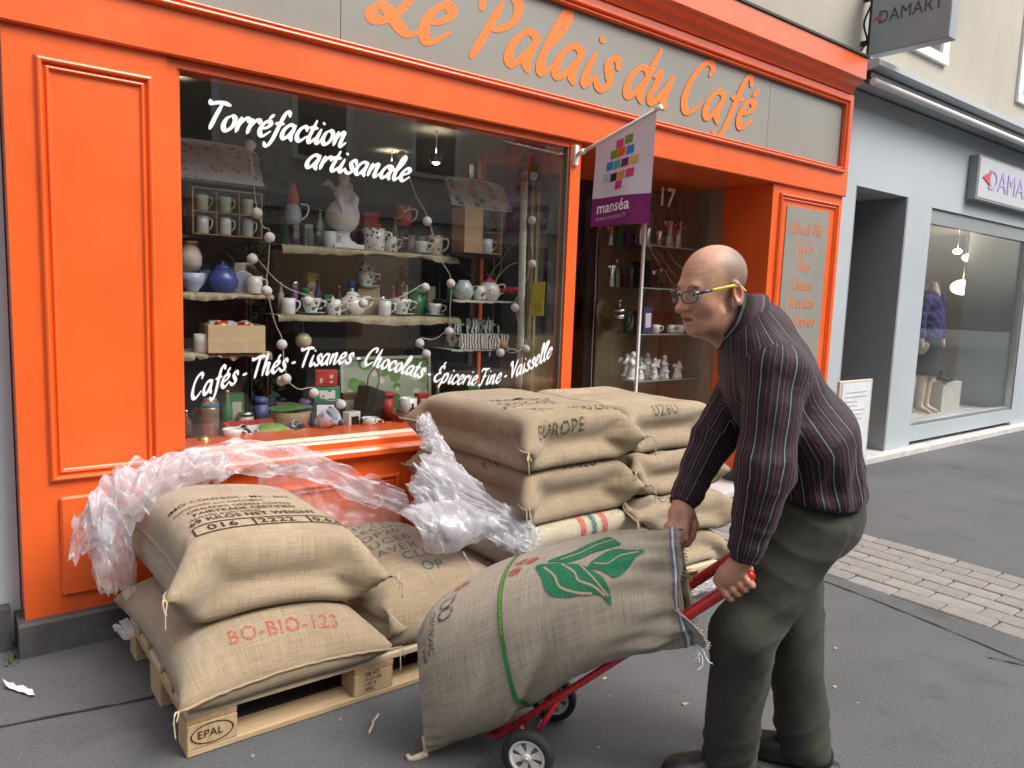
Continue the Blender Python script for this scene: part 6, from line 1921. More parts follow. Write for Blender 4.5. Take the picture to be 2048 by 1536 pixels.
def shelf(x0, x1, y0, y1, z, label, cover=None, name='shelf', drop=.045, glass=False):
    t = thing(name, (x0 + x1) / 2, (y0 + y1) / 2, z - .02, label, 'shelf')
    b = MB(); b.box((x0, y0, z - .016), (x1, y1, z - .002)); b.build('board', M_CLEAR if glass else M_SHELF, t)
    for xx in (x0 + .01, x1 - .02):
        b = MB(); b.box((xx, y1 - .02, .40), (xx + .01, y1 - .01, z - .017)); b.build('upright', M_SHELF, t)
    if cover:
        rs_ = np.random.RandomState(int(abs(x0 * 1000 + z * 77)) % 9999); nx = 40
        xs = np.linspace(x0 - .015, x1 + .015, nx); wv = np.cumsum(rs_.normal(0, 1, nx)); wv = (wv - np.linspace(wv[0], wv[-1], nx)); wv = wv / (np.abs(wv).max() + 1e-9)
        rows = []
        for i in range(nx):
            dr = drop * (.8 + .5 * wv[i]); yo = .010 * math.sin(i * 1.1) + .006 * math.sin(i * 2.3)
            rows.append([(xs[i], y1, z + .0), (xs[i], y0 + .01, z + .001), (xs[i], y0 - .008 + yo * .4, z - .006), (xs[i], y0 - .014 + yo, z - dr * .6), (xs[i], y0 - .010 + yo * 1.4, z - dr)])
        vs = [p for r in rows for p in r]
        fs = [(i * 5 + j, i * 5 + j + 1, (i + 1) * 5 + j + 1, (i + 1) * 5 + j) for i in range(nx - 1) for j in range(4)]
        b = MB(); b.add(vs, fs, True); b.build('cloth_cover', cover, t)
    return t
# display floor with gold shreds and a dark cloth
deck = thing('window_display_stand', 1.8, 3.5, .4, 'dark cloth covered display floor inside the window', 'display stand')
b = MB(); b.box((.78, 3.26, .30), (2.84, 3.95, .665)); b.build('platform', M_SHELF, deck)
b = MB(); rs_ = random.Random(6)
for k in range(420):
    c = Vector((rs_.uniform(.84, 2.5), rs_.uniform(3.265, 3.42), .668)); a = rs_.uniform(0, 6.3); L_ = rs_.uniform(.008, .022); d = Vector((math.cos(a), math.sin(a), rs_.uniform(0, .6))) * L_; w_ = Vector((-math.sin(a), math.cos(a), .3)) * .0035
    b.add([c - w_, c + w_, c + d + w_, c + d - w_], [(0, 1, 2, 3)])
b.build('gold_shreds', M_GOLD, deck)['kind'] = 'stuff'
# shelves
shelf(.90, 1.29, 3.55, 3.78, 1.840, 'dark shelf under the pastry print tray')
shelf(.90, 1.29, 3.55, 3.78, 1.594, 'dark shelf under the boxed mugs')
shelf(.90, 1.30, 3.55, 3.80, 1.338, 'burlap covered shelf under the blue teapot', M_HESS, drop=.03)
shelf(.90, 1.28, 3.52, 3.80, 1.066, 'burlap covered shelf under the pale wooden box', M_HESS)
shelf(1.40, 2.40, 3.62, 3.86, 1.584, 'wide burlap covered shelf under the white statue', M_HESS, drop=.055)
shelf(1.38, 2.42, 3.62, 3.86, 1.238, 'wide burlap covered shelf under the floral tea set', M_HESS, drop=.04)
shelf(2.36, 2.67, 3.55, 3.76, 1.604, 'dark shelf under the single boxed cup')
shelf(2.36, 2.80, 3.55, 3.78, 1.338, 'pale shelf under the white pot with pink lid', M_CREAM, drop=.012)
shelf(2.36, 2.80, 3.55, 3.78, 1.054, 'pale shelf under the zebra print things', M_CREAM, drop=.012)
# left column
def tray(x0, x1, z0, z1, y, m, label, lean=.07, rz=0.):
    t = thing('serving_tray', (x0 + x1) / 2, y, z0, label, 'tray'); w = (x1 - x0) / 2; h = z1 - z0
    ol = spline([(-w, .02), (-w + .03, 0), (w - .03, 0), (w, .03), (w * .98, h * .55), (w * .86, h), (-w * .86, h), (-w * .98, h * .5)], 4, True)
    b = MB(); n_ = len(ol)
    vs = [(p[0], lean * p[1] / h, p[1]) for p in ol] + [(p[0], lean * p[1] / h + .006, p[1]) for p in ol]
    b.add(vs, [tuple(range(n_)), tuple(reversed(range(n_, 2 * n_)))] + [(i, (i + 1) % n_, n_ + (i + 1) % n_, n_ + i) for i in range(n_)]); b.build('tray_plate', m, t, keepworld=False)
    b = MB(); b.tube([(p[0], lean * p[1] / h - .003, p[1]) for p in ol] + [(ol[0][0], lean * ol[0][1] / h - .003, ol[0][1])], .005, 6); b.build('tray_rim', M_PORC, t, keepworld=False)
    t.rotation_euler = (0, 0, rz)
    return t
tray(.90, 1.285, 1.842, 2.02, 3.60, M_CAKE, 'long pale tray with pastry print on the top left shelf', .10)
gb_ = thing('mug_gift_box', 1.10, 3.62, 1.596, 'kraft gift box with window showing white mugs', 'gift box')
b = MB(); b.box((-.155, .0, 0), (.155, .012, .205)); b.box((-.155, -.10, 0), (-.150, 0, .205)); b.box((.150, -.10, 0), (.155, 0, .205)); b.box((-.15, -.10, .2), (.15, 0, .205)); b.box((-.15, -.10, 0), (.15, 0, .004)); b.box((-.15, -.10, .098), (.15, 0, .102)); b.box((-.052, -.1, .004), (-.048, 0, .2)); b.box((.048, -.1, .004), (.052, 0, .2)); b.build('carton', M_KRAFT, gb_, keepworld=False)
b = MB(); b.box((-.149, -.1012, .003), (.149, -.1005, .202)); b.build('clear_window', M_CLEAR, gb_, keepworld=False)
for i in range(3):
    for j in range(2):
        mug(1.0 + i * .1, 3.565, 1.602 + j * .100, .027, .078 if not j else .07, M_PORC if not j else M_CREAM, ['left', 'middle', 'right'][i] + ' mug of the %s row in the kraft gift box' % ['lower', 'upper'][j], 'mugs in the kraft gift box')
vz = thing('vase', .955, 3.62, 1.43, 'cream stoneware vase with gilt collar standing in the pale blue bowl', 'vase')
lathe_part(vz, 'vase_body', M_CREAM, [(0, 0), (.03, 0), (.052, .03), (.056, .07), (.04, .11), (.032, .13), (0, .13)]); lathe_part(vz, 'collar', M_GOLD, [(.034, .125), (.046, .13), (.046, .142), (0, .145)])
bw = thing('bowl', .962, 3.60, 1.340, 'pale blue footed bowl on the left burlap shelf', 'bowl')
lathe_part(bw, 'bowl_body', M_PBLUE, [(0, .004), (.026, 0), (.028, .01), (.05, .04), (.058, .085), (.053, .085), (.045, .05), (0, .03)]); 
teapot(1.10, 3.61, 1.340, .108, M_BLUE, 'round cobalt blue teapot with black hoop handle', a=PI * .85, hoop=True, squat=1.05)
pt = thing('plate', 1.195, 3.64, 1.340, 'small blue and white bowl leaning behind the cobalt teapot', 'plate')
b = MB(); b.lathe([(0, .0), (.03, .002), (.052, .022), (.055, .03), (.048, .03), (0, .01)], 24, (0, 0, .05), rotx(PI / 2)); b.build('dish', M_PBLUE, pt, keepworld=False)
wb = thing('wooden_box', 1.135, 3.58, 1.068, 'open pale wooden box of patterned tea bags', 'box'); wb.rotation_euler = (0, 0, -.12)
b = MB(); b.box((-.125, -.10, 0), (.125, -.09, .125)); b.box((-.125, .15, 0), (.125, .16, .125)); b.box((-.125, -.0895, 0), (-.115, .1495, .125)); b.box((.115, -.0895, 0), (.125, .1495, .125)); b.box((-.1145, -.0895, 0), (.1145, .1495, .008)); b.build('box_body', M_PLY, wb, keepworld=False)
for i, (xx, yy, m_) in enumerate(((-.05, -.02, M_RDOT), (.0, .03, M_OWL), (.05, -.03, M_RDOT), (-.07, .06, M_CDOT), (.06, .07, M_BDOT))):
    b = MB(); b.cbox((0, 0, 0), (.035, .03, .022), .012, rotz(i) @ rotx(.4)); o = b.build('tea_sachet', m_, wb, keepworld=False); o.location = (xx, yy, .115)
# middle shelves
teapot(1.468, 3.70, 1.586, .078, M_CLEAR, 'clear glass teapot under the gnome figure', a=PI * .92, squat=1.0)
gn_ = thing('gnome_teapot', 1.475, 3.70, 1.69, 'small blue jug with orange figure above the glass teapot', 'figurine')
lathe_part(gn_, 'jug_body', M_PBLUE, [(0, 0), (.03, 0), (.042, .03), (.038, .07), (.024, .10), (0, .11)]); lathe_part(gn_, 'hat', M_GNOME, [(.026, .10), (.03, .12), (.02, .16), (.006, .20), (0, .21)]); handle(gn_, M_PORC, .04, .02, .10, .035, .005, HA)
mug(1.59, 3.70, 1.586, .042, .088, M_CLEAR, 'clear glass cup between glass teapot and statue')
st = thing('statue', 1.752, 3.72, 1.586, 'white plaster cherub on a globe and square foot', 'statue')
b = MB(); b.cbox((0, 0, .012), (.085, .085, .012), .003); b.lathe([(.075, .024), (.07, .034), (.045, .045), (.036, .07), (.04, .088), (.05, .094)], 24); b.build('pedestal', M_STAT, st, keepworld=False)
b = MB(); b.sphere((0, 0, .17), .088, 28, 18); b.build('globe', M_STAT, st, keepworld=False)
def cherub(P):
    d = ell(P, (0, 0, .285), (.042, .036, .052)); d = smin(d, ell(P, (.002, -.006, .362), (.030, .030, .034)), .015)
    for s in (-1, 1):
        d = smin(d, chain(P, [(.03 * s, -.005, .31), (.052 * s, -.03, .275), (.048 * s, -.06, .262)], [.015, .013, .011], .01), .012)
        d = smin(d, chain(P, [(.022 * s, -.01, .25), (.040 * s, -.055, .245), (.036 * s, -.075, .185)], [.022, .018, .012], .01), .015)
        d = smin(d, chain(P, [(.02 * s, .03, .30), (.06 * s, .05, .34), (.085 * s, .06, .325)], [.012, .014, .006], .01), .01)
    return smin(d, ell(P, (0, 0, .385), (.022, .024, .016)), .01)
V, F_ = polygonize(cherub, (-.13, -.13, .13), (.13, .13, .42), .007); link('cherub', mesh('cherub', V, F_, True), M_STAT, st, keepworld=False)
boxthing('tea_tin', 1.945, 3.80, 1.586, .085, .06, .185, M_REDC, 'tall red tea tin behind the dotted mug', 'tin', lid=M_REDC)
mug(1.918, 3.68, 1.586, .055, .118, M_BDOT, 'white mug with black dots and flower beside the statue', hm=M_PORC)
teapot(2.105, 3.72, 1.586, .098, M_CLEAR, 'clear glass teapot under the red dotted mug', a=PI * .9, squat=1.25)
mug(2.14, 3.76, 1.742, .044, .108, M_RDOT, 'red mug with cream dots perched above the glass teapot', hm=M_PORC)
mug(2.31, 3.70, 1.586, .047, .112, M_CDOT, 'cream mug with brown dots at the right end of the upper shelf', hm=M_PORC)
cup_saucer(1.57, 3.70, 1.240, M_FLORAL, 'floral cup and saucer left of the floral teapot')
cup_saucer(2.098, 3.70, 1.240, M_FLORAL, 'floral cup and saucer right of the floral teapot', s=1.1)
teapot(1.80, 3.70, 1.240, .112, M_FLORAL, 'white floral teapot in the middle of the lower shelf', a=PI * .93, squat=.98)
boxthing('riser_block', 1.926, 3.80, 1.240, .13, .10, .145, M_KRAFT, 'kraft block lifting the stacked floral cups', 'block')
t41 = cup_saucer(1.924, 3.79, 1.388, M_FLORAL, 'floral saucer and lower cup on the kraft block', s=1.05)
teapot(1.924, 3.79, 1.462, .066, M_FLORAL, 'small floral teapot stacked on its cup', a=.2, squat=1.05)
bt = thing('bottle', 2.156, 3.80, 1.240, 'brown glass bottle behind the right floral cup', 'bottle'); lathe_part(bt, 'bottle_body', M_BROWN, [(0, 0), (.036, 0), (.037, .16), (.03, .19), (.014, .21), (.014, .255), (0, .255)]); lathe_part(bt, 'cap', M_REDC, [(.016, .25), (.016, .275), (0, .275)])
tn = thing('tea_tin', 2.236, 3.76, 1.240, 'small green tin beside the brown bottle', 'tin'); lathe_part(tn, 'tin_body', M_GREENT, [(0, 0), (.04, 0), (.04, .125), (0, .125)]); lathe_part(tn, 'lid', M_GREENT, [(.042, .122), (.042, .15), (.03, .158), (0, .158)])
boxthing('jar', 1.622, 3.82, 1.240, .06, .05, .19, M_CDOT, 'small jar with yellow lid behind the left floral cup', 'jar', lid=mat('yellow_lid', (.6, .45, .08), .4))
ba = thing('bauble', 1.53, 3.70, 1.06, 'blue and cream glass bauble hanging below the tea shelf', 'ornament'); b = MB(); b.sphere((0, 0, .045), .042, 20, 14); b.build('ball', spot_mat('bauble_paint', (.55, .50, .32), [(.12, .22, .36), (.40, .42, .40)], 20, .40), ba, keepworld=False); b = MB(); b.tube([(0, 0, .085), (0, 0, .17)], .0012, 5); b.build('cord', M_CORD, ba, keepworld=False)
# right column
tray(2.38, 2.81, 1.875, 2.035, 3.64, M_ROSE, 'pale tray with two pink roses on the right', .09, .04)
gx = thing('cup_gift_box', 2.52, 3.64, 1.606, 'dark gift box with window showing one white cup', 'gift box')
b = MB(); b.box((-.13, .0, 0), (.13, .012, .25)); b.box((-.13, -.12, 0), (-.005, 0, .25)); b.box((.125, -.12, 0), (.13, 0, .25)); b.box((-.005, -.12, .245), (.125, 0, .25)); b.box((-.005, -.12, 0), (.125, 0, .005)); b.box((-.005, -.12, .118), (.125, -.0, .122)); b.build('carton', M_KRAFT, gx, keepworld=False)
b = MB(); b.box((-.003, -.1213, .004), (.124, -.1205, .246)); b.build('clear_window', M_CLEAR, gx, keepworld=False)
mug(2.585, 3.585, 1.613, .040, .080, M_PORC, 'white cup in the lower half of the dark gift box', a=-.3); mug(2.585, 3.585, 1.732, .038, .07, M_BLACK, 'dark cup in the upper half of the dark gift box', a=-.3)
sg = thing('sugar_bowl', 2.462, 3.62, 1.340, 'pale blue speckled sugar bowl beside the pink lidded pot', 'bowl'); lathe_part(sg, 'bowl_body', spot_mat('speckled_glaze', (.55, .62, .60), [(.10, .22, .28)], 60, .28), [(0, 0), (.04, 0), (.06, .035), (.056, .075), (.036, .10), (.03, .112), (.024, .10), (0, .06)])
pk = teapot(2.645, 3.62, 1.340, .105, M_PORC, 'white pot with pink lid and red side handle', lidm=M_PINK, a=PI * .9, squat=1.05, spout=False, hm=M_PORC)
b = MB(); b.tube([(.06, -.02, .06), (.10, -.04, .062)], .012, 10); b.tube([(.10, -.04, .062), (.105, -.042, .063), (.185, -.075, .066), (.19, -.077, .066)], [.014, .019, .019, .014], 12); b.build('grip', M_REDC, pk, keepworld=False)
zb = boxthing('zebra_pouch', 2.58, 3.62, 1.056, .34, .14, .085, M_ZEB, 'zebra striped fabric box on the lower right shelf', 'box', rz=-.06)
for i, xx in enumerate((2.45, 2.58, 2.68)): mug(xx, 3.70, 1.056, .05, .165 + .01 * (i == 1), M_ZEB, ['left', 'middle', 'right'][i] + ' zebra striped beaker behind the striped box', 'zebra beakers', taper=.9)
og = thing('fruit', 2.70, 3.535, 1.056, 'small orange ball on the zebra shelf', 'ornament'); b = MB(); b.sphere((0, 0, .022), .022, 14, 9); b.build('ball', mat('orange_peel', (.65, .27, .03), .5), og, keepworld=False)
# window floor
th_ = thing('thermos', .978, 3.42, .667, 'steel thermos flask with teal band in the left corner', 'flask'); lathe_part(th_, 'flask_body', mat('weathered_copper', (.30, .24, .20), .35, metal=.6, var=.3, scale=30), [(0, 0), (.04, 0), (.041, .16), (.036, .172), (0, .172)]); lathe_part(th_, 'band', mat('teal_band', (.04, .22, .24), .5), [(.0365, .165), (.039, .17), (.039, .185), (.0365, .188)]); lathe_part(th_, 'cap', M_STEEL, [(.036, .186), (.036, .208), (.03, .214), (0, .214)])
rt = thing('tea_set_tray', 1.27, 3.44, .672, 'red lacquer tray with green dish and glass beakers', 'tray'); rt.rotation_euler = (.30, 0, .05)
b = MB(); b.cbox((0, 0, .004), (.185, .125, .005), .002); b.build('tray_base', M_PORC, rt, keepworld=False)
b = MB()
for a_, c_ in (((-.19, -.13, 0), (.19, -.115, .03)), ((-.19, .115, 0), (.19, .13, .03)), ((-.19, -.1145, 0), (-.17, .1145, .03)), ((.17, -.1145, 0), (.19, .1145, .03))): b.box(a_, c_)
b.build('tray_rim', M_REDC, rt, keepworld=False)
b = MB(); b.lathe([(0, .010), (.05, .012), (.078, .034), (.074, .036), (0, .036)], 26, (0, 0, 0)); b.build('dish', M_PORC, rt, keepworld=False); b = MB(); b.lathe([(0, .0395), (.068, .0395), (.068, .037), (0, .037)], 24); b.build('green_filling', mat('matcha_green', (.28, .42, .08), .8, var=.12, scale=60), rt, keepworld=False)
for i in range(8):
    b = MB(); b.lathe([(0, 0), (.014, 0), (.02, .045), (.018, .045), (0, .006)], 14, (-.13 if i < 4 else .13, -.075 + (i % 4) * .048, .011), rotx(.9)); b.build('beaker', M_STEEL if i % 2 else M_BLACK, rt, keepworld=False)
mo = mug(1.505, 3.42, .69, .045, .095, M_OWL, 'white and violet painted mug lying on the gold shreds', a=-.2); mo.rotation_euler = (.9, .25, .3); mo.location.z = .715
boxthing('tea_box', 1.545, 3.46, .70, .085, .05, .10, M_PORC, 'white and pink tea carton leaning on the painted mug', 'box', rz=-.4, tilt=-.25, extra=M_OWL)
boxthing('carton', 1.668, 3.42, .668, .075, .05, .10, M_PORC, 'small white carton with black mark before the black bag', 'box', rz=.25, extra=M_BLACK)
bg_ = thing('black_bag', 1.80, 3.52, .70, 'black gift bag with tall loop handle', 'bag'); bg_.rotation_euler = (0, .30, .5)
b = MB(); b.cbox((0, 0, .085), (.075, .04, .085), .004); b.build('bag_body', M_BLACK, bg_, keepworld=False); b = MB(); b.tube(spline([(-.045, 0, .165), (-.05, 0, .23), (0, 0, .28), (.05, 0, .23), (.045, 0, .165)], 6), .004, 8); b.build('loop_handle', M_BROWN, bg_, keepworld=False)
boxthing('green_box', 1.62, 3.62, .80, .13, .10, .075, M_GRNC, 'green gift carton under the red one', 'box', rz=-.3, extra=M_FLORAL); boxthing('box_plinth', 1.62, 3.62, .667, .14, .11, .13, M_SHELF, 'dark block under the green gift carton', 'block', rz=-.3)
boxthing('red_box', 1.618, 3.62, .878, .11, .09, .08, M_REDC, 'red gift carton stacked on the green one', 'box', rz=-.35, extra=M_RDOT)
ld = thing('leaf_dish', 1.412, 3.57, .78, 'green leaf shaped dish on a woven basket', 'dish')
b = MB(); b.lathe([(0, -.11), (.08, -.11), (.10, -.01), (.095, -.01), (.07, -.10), (0, -.10)], 26); b.build('basket', mat('wicker', (.30, .20, .09), .7, var=.3, scale=70, bump=.5, bscale=150), ld, keepworld=False)
b = MB(); n_ = 24; vs = [(0, 0, .03)] + [(.115 * (1 + .06 * math.sin(5 * 2 * PI * i / n_)) * math.cos(2 * PI * i / n_), .075 * math.sin(2 * PI * i / n_), .0 + .005 * math.sin(7 * i)) for i in range(n_)]; b.add(vs, [(0, 1 + i, 1 + (i + 1) % n_) for i in range(n_)], True); b.build('dish_body', mat('leaf_glaze', (.10, .20, .07), .35, var=.3, scale=40), ld, keepworld=False)
pf = thing('framed_picture', 2.035, 3.72, .667, 'framed picture of green plants standing behind the black bag', 'picture'); pf.rotation_euler = (-.08, 0, -.03)
M_PLANTS = spot_mat('plant_picture', (.34, .40, .30), [(.08, .22, .06), (.16, .32, .10), (.62, .66, .58)], 9, .42, .3)
b = MB(); b.box((-.262, -.002, .012), (.262, .002, .328)); b.build('print', M_PLANTS, pf, keepworld=False)
b = MB(); b.box((-.28, -.012, 0), (.28, .006, .012)); b.box((-.28, -.012, .328), (.28, .006, .345)); b.box((-.28, -.012, .0122), (-.262, .006, .3278)); b.box((.262, -.012, .0122), (.28, .006, .3278)); b.build('frame', mat('pale_green_frame', (.40, .46, .36), .5), pf, keepworld=False)
wm_ = mug(2.005, 3.44, .715, .046, .10, M_PORC, 'white mug with black bottle emblem before the picture', a=1.9); b = MB(); b.poly_y([(-.018, .02), (.018, .02), (.02, .045), (.006, .055), (.006, .075), (-.006, .075), (-.006, .055), (-.02, .045)], -.0475, -.046); b.build('emblem', M_BLACK, wm_, keepworld=False)
boxthing('mug_riser', 2.005, 3.44, .667, .10, .09, .045, M_SHELF, 'dark low block under the white emblem mug', 'block')
boxthing('brown_carton', 1.93, 3.40, .668, .10, .07, .075, M_BROWN, 'glossy brown carton tipped on its edge', 'box', rz=.5, tilt=.3, extra=M_GOLD)
ps = thing('poinsettia', 1.851, 3.38, .668, 'small red fabric poinsettia on the window floor', 'flower'); b = MB(); rs_ = random.Random(9)
for k in range(22):
    a = rs_.uniform(0, 6.3); e_ = rs_.uniform(.2, 1.); L_ = rs_.uniform(.025, .042); d = Vector((math.cos(a) * e_, math.sin(a) * e_, .9 - .5 * e_)) * L_; w_ = Vector((-math.sin(a), math.cos(a), 0)) * L_ * .35; b.add([(0, 0, .008), d * .55 + w_, d, d * .55 - w_], [(0, 1, 2, 3)])
b.build('petals', mat('poinsettia_red', (.55, .02, .02), .6), ps, keepworld=False)
boxthing('gold_box', 2.20, 3.40, .668, .075, .06, .085, M_KRAFT, 'kraft carton with gilt lid near the right sacks', 'box', rz=.2, lid=M_GOLD)
for i, (x, y, r, m_, lb) in enumerate(((.93, 3.33, .03, M_GOLD, 'gold bauble in the lower left window corner'), (1.36, 3.36, .022, M_GOLD, 'gold bauble behind the red tray corner'), (2.33, 3.36, .02, M_REDC, 'red bauble near the right end of the window floor'))):
    o = thing('bauble', x, y, .668, lb, 'ornament'); b = MB(); b.sphere((0, 0, r), r, 16, 10); b.build('ball', m_, o, keepworld=False)
boxthing('dark_pouf', 2.45, 4.0, .667, .55, .35, .26, M_BLACK, 'dark armchair back seen behind the right of the window', 'chair')
# cotton ball light strings: cord with each ball its own part
def string_lights(pts, y, label, hang=None):
    t = thing('string_lights', pts[0][0], y, pts[0][1], label, 'string lights', 'cotton ball light strings')
    P = [(p[0], y + .02 * math.sin(i * 2.1), p[1]) for i, p in enumerate(pts)]
    b = MB(); S_ = []
    for i in range(len(P) - 1):
        a, c = Vector(P[i]), Vector(P[i + 1]); mid = (a + c) / 2 - Vector((0, 0, .05 * (a - c).length)); S_ += [tuple(a + Vector((0, 0, .026))), tuple(mid)]
    S_.append(tuple(Vector(P[-1]) + Vector((0, 0, .026)))); b.tube(spline(S_, 5), .0022, 6); b.build('cord', M_CORD, t)
    for p in P:
        b = MB(); b.sphere(p, .0245, 16, 10); b.build('light_ball', M_BALL, t)
string_lights([(1.18, 2.0), (1.214, 1.707), (1.26, 1.599), (1.252, 1.355), (1.331, 1.104), (1.338, .944)], 3.46, 'left string of white ball lights hanging by the burlap shelves')
string_lights([(1.20, 1.50), (1.476, 1.312), (1.755, 1.308), (2.131, 1.40)], 3.50, 'string of white ball lights slung before the floral tea set')
string_lights([(1.95, 2.06), (2.12, 1.749), (2.256, 1.427), (2.264, 1.166), (2.09, 1.102), (2.111, 1.046)], 3.46, 'middle string of white ball lights by the zebra shelf')
string_lights([(2.805, 2.064), (2.817, 1.815), (2.803, 1.561), (2.703, 1.305), (2.809, 1.061), (2.594, 1.045)], 3.44, 'right string of white ball lights by the rope post')
string_lights([(1.33, .93), (1.50, .86), (1.63, .80)], 3.48, 'short string of white ball lights over the gift cartons')
# rope post, jute strands, dried twigs, garland
rp_ = thing('rope_post', 2.80, 3.50, .667, 'white rope covered post at the right of the window', 'post')
b = MB(); b.tube([(0, 0, 0), (0, 0, .5), (-.01, 0, 1.0), (-.015, 0, 1.56)], .021, 12); b.build('post', mat('white_rope', (.62, .61, .56), .9, var=.1, scale=50, bump=.5, bscale=120), rp_, keepworld=False)
b = MB(); rs_ = random.Random(12)
for k in range(26):
    x = .05 + rs_.uniform(0, .055); y_ = rs_.uniform(-.02, .03); b.tube(spline([(x + rs_.uniform(-.01, .01), y_, 1.55), (x, y_, 1.0), (x + rs_.uniform(-.01, .01), y_, .5), (x + rs_.uniform(-.02, .02), y_, .02)], 4), .0022, 4)
b.build('jute_strands', mat('jute_fibre', (.40, .33, .18), .9, var=.2, scale=40), rp_, keepworld=False)
def twigs(x, y, z, n_, L_, seed, label, spread=.6):
    t = thing('dried_branch', x, y, z, label, 'branch'); b = MB(); rs_ = random.Random(seed)
    for k in range(n_):
        p = Vector((0, 0, 0)); d = Vector((rs_.uniform(-spread, spread), rs_.uniform(-.3, .3), 1)).normalized(); pts = [p.copy()]
        for j in range(6):
            d = (d + Vector((rs_.uniform(-.5, .5), rs_.uniform(-.3, .3), rs_.uniform(-.35, .25)))).normalized(); p = p + d * L_ / 6; pts.append(p.copy())
            if rs_.random() < .5:
                e = (d + Vector((rs_.uniform(-1, 1), rs_.uniform(-.5, .5), rs_.uniform(-.5, .5)))).normalized(); b.tube([p, p + e * L_ * .10, p + e * L_ * .18 + Vector((0, 0, -.01))], .0015, 4)
        b.tube(pts, [.004 - .0004 * i for i in range(7)], 5)
    b.build('twigs', M_TWIG, t, keepworld=False); return t
twigs(2.72, 3.72, 1.34, 7, .42, 3, 'dried twigs rising behind the pink lidded pot')
def garland(pts, r, seed, label, n_=900):
    t = thing('garland', pts[0][0], pts[0][1], pts[0][2], label, 'garland'); b = MB(); rs_ = random.Random(seed); P = spline(pts, 20)
    for k in range(n_):
        c = Vector(rs_.choice(P)); d = Vector((rs_.gauss(0, 1), rs_.gauss(0, 1), rs_.gauss(0, 1))).normalized(); c = c + d * r * rs_.uniform(.1, .8); L_ = rs_.uniform(.03, .06); w_ = d.orthogonal().normalized() * L_ * .16
        b.add([c, c + d * L_ * .5 + w_, c + d * L_, c + d * L_ * .5 - w_], [(0, 1, 2, 3)])
    b.build('needles', M_FOL, t); return t
garland([(1.34, 3.9, 2.2), (1.45, 3.92, 1.9), (1.36, 3.92, 1.5), (1.42, 3.9, 1.1), (1.36, 3.85, .75)], .10, 1, 'dark green fir garland behind the left shelves')
garland([(2.0, 3.95, 2.10), (2.25, 3.95, 1.95), (2.33, 3.92, 1.6), (2.32, 3.9, 1.1), (2.30, 3.85, .75)], .09, 2, 'dark green fir garland between middle and right shelves', 700)
# note stuck on the side glass, corner paper
nt_o = thing('paper_note', 2.858, 3.42, 1.26, 'yellow paper note stuck on the side glass', 'note'); b = MB(); b.box((-.001, -.055, 0), (.001, .055, .20)); b.build('sheet', mat('yellow_paper', (.66, .62, .06), .7), nt_o, keepworld=False); b = MB(); b.lathe([(.020, 0), (.024, 0), (.024, .001), (.02, .001)], 20, (-.002, 0, .05), roty(PI / 2), cap=False); b.build('printed_ring', INK_YL, nt_o, keepworld=False)
# things deeper in the room
for i, (x, y, w, h, d, m_, lb) in enumerate(((1.2, 5.6, 1.2, 1.9, .4, M_BROWN, 'tall brown cabinet deep in the shop'), (2.6, 5.9, 1.4, 1.7, .4, M_KRAFT, 'wooden shelf unit at the back of the shop'), (3.6, 5.2, .8, 1.1, .5, M_BLACK, 'dark counter behind the shop door'), (1.95, 4.8, .5, 1.3, .4, M_SHELF, 'dark display unit behind the tea shelves'))):
    boxthing('cabinet', x, y, .03, w, d, h, m_, lb, 'cabinet')
M_LAMP = emit_mat('warm_lamp', (1., .88, .70), 48.)  # last two lamps added, and strength raised, to brighten the shop interior
for i, (x, y, z, lb) in enumerate(((2.74, 4.4, 2.246, 'small lit spotlamp on the shop ceiling, right of the script lettering'), (1.05, 4.3, 2.33, 'small lit spotlamp on the shop ceiling, in the upper left window corner'), (2.9, 5.3, 2.32, 'spotlamp added deep on the shop ceiling to brighten the room'), (3.7, 4.8, 2.32, 'spotlamp added behind the shop door to brighten the room'))):
    o = thing('ceiling_lamp', x, y, z, lb, 'lamp', 'ceiling spotlamps in the coffee shop'); b = MB(); b.lathe([(.035, .05), (.038, 0), (.03, -.01), (.03, .04)], 16, cap=False); b.build('housing', M_ALU, o, keepworld=False); b = MB(); b.sphere((0, 0, .005), .027, 12, 8); b.build('bulb', M_LAMP, o, keepworld=False); b = MB(); b.tube([(0, 0, .05), (0, 0, (2.448 if y > 4.2 else 2.226) - z)], .005, 6); b.build('stem', M_ALU, o, keepworld=False)

# the crowd of tins, packets and bottles further back on the shelves
CLUT = [('red', (.42, .03, .03)), ('black', (.02, .02, .022)), ('kraft', (.34, .23, .13)), ('white', (.62, .62, .60)), ('green', (.05, .20, .08)), ('brown', (.13, .06, .03)), ('gold', (.50, .36, .12)), ('blue', (.06, .10, .26)), ('cream', (.55, .48, .36)), ('violet', (.16, .06, .20))]
rs_ = random.Random(77)
PLACES = [(1.43, 2.38, 3.785, 1.586, 'upper tea shelf', 15, .10, .20), (1.41, 2.39, 3.785, 1.240, 'floral tea shelf', 15, .09, .20), (.93, 1.26, 3.74, 1.340, 'blue teapot shelf', 4, .07, .15), (1.0, 2.75, 3.66, .667, 'window floor', 15, .08, .20), (2.40, 2.76, 3.74, 1.340, 'pink lidded pot shelf', 4, .07, .13), (.88, 1.25, 3.60, .667, 'left window corner', 4, .10, .22), (4.12, 4.7, 4.06, 1.467, 'middle glass shelf', 6, .10, .20), (4.12, 4.7, 4.06, 1.774, 'top glass shelf', 6, .10, .22), (4.3, 4.75, 4.08, 1.132, 'third glass shelf', 4, .08, .15)]
ORD = ['first', 'second', 'third', 'fourth', 'fifth', 'sixth', 'seventh', 'eighth', 'ninth', 'tenth', 'eleventh', 'twelfth', 'thirteenth', 'fourteenth', 'fifteenth']
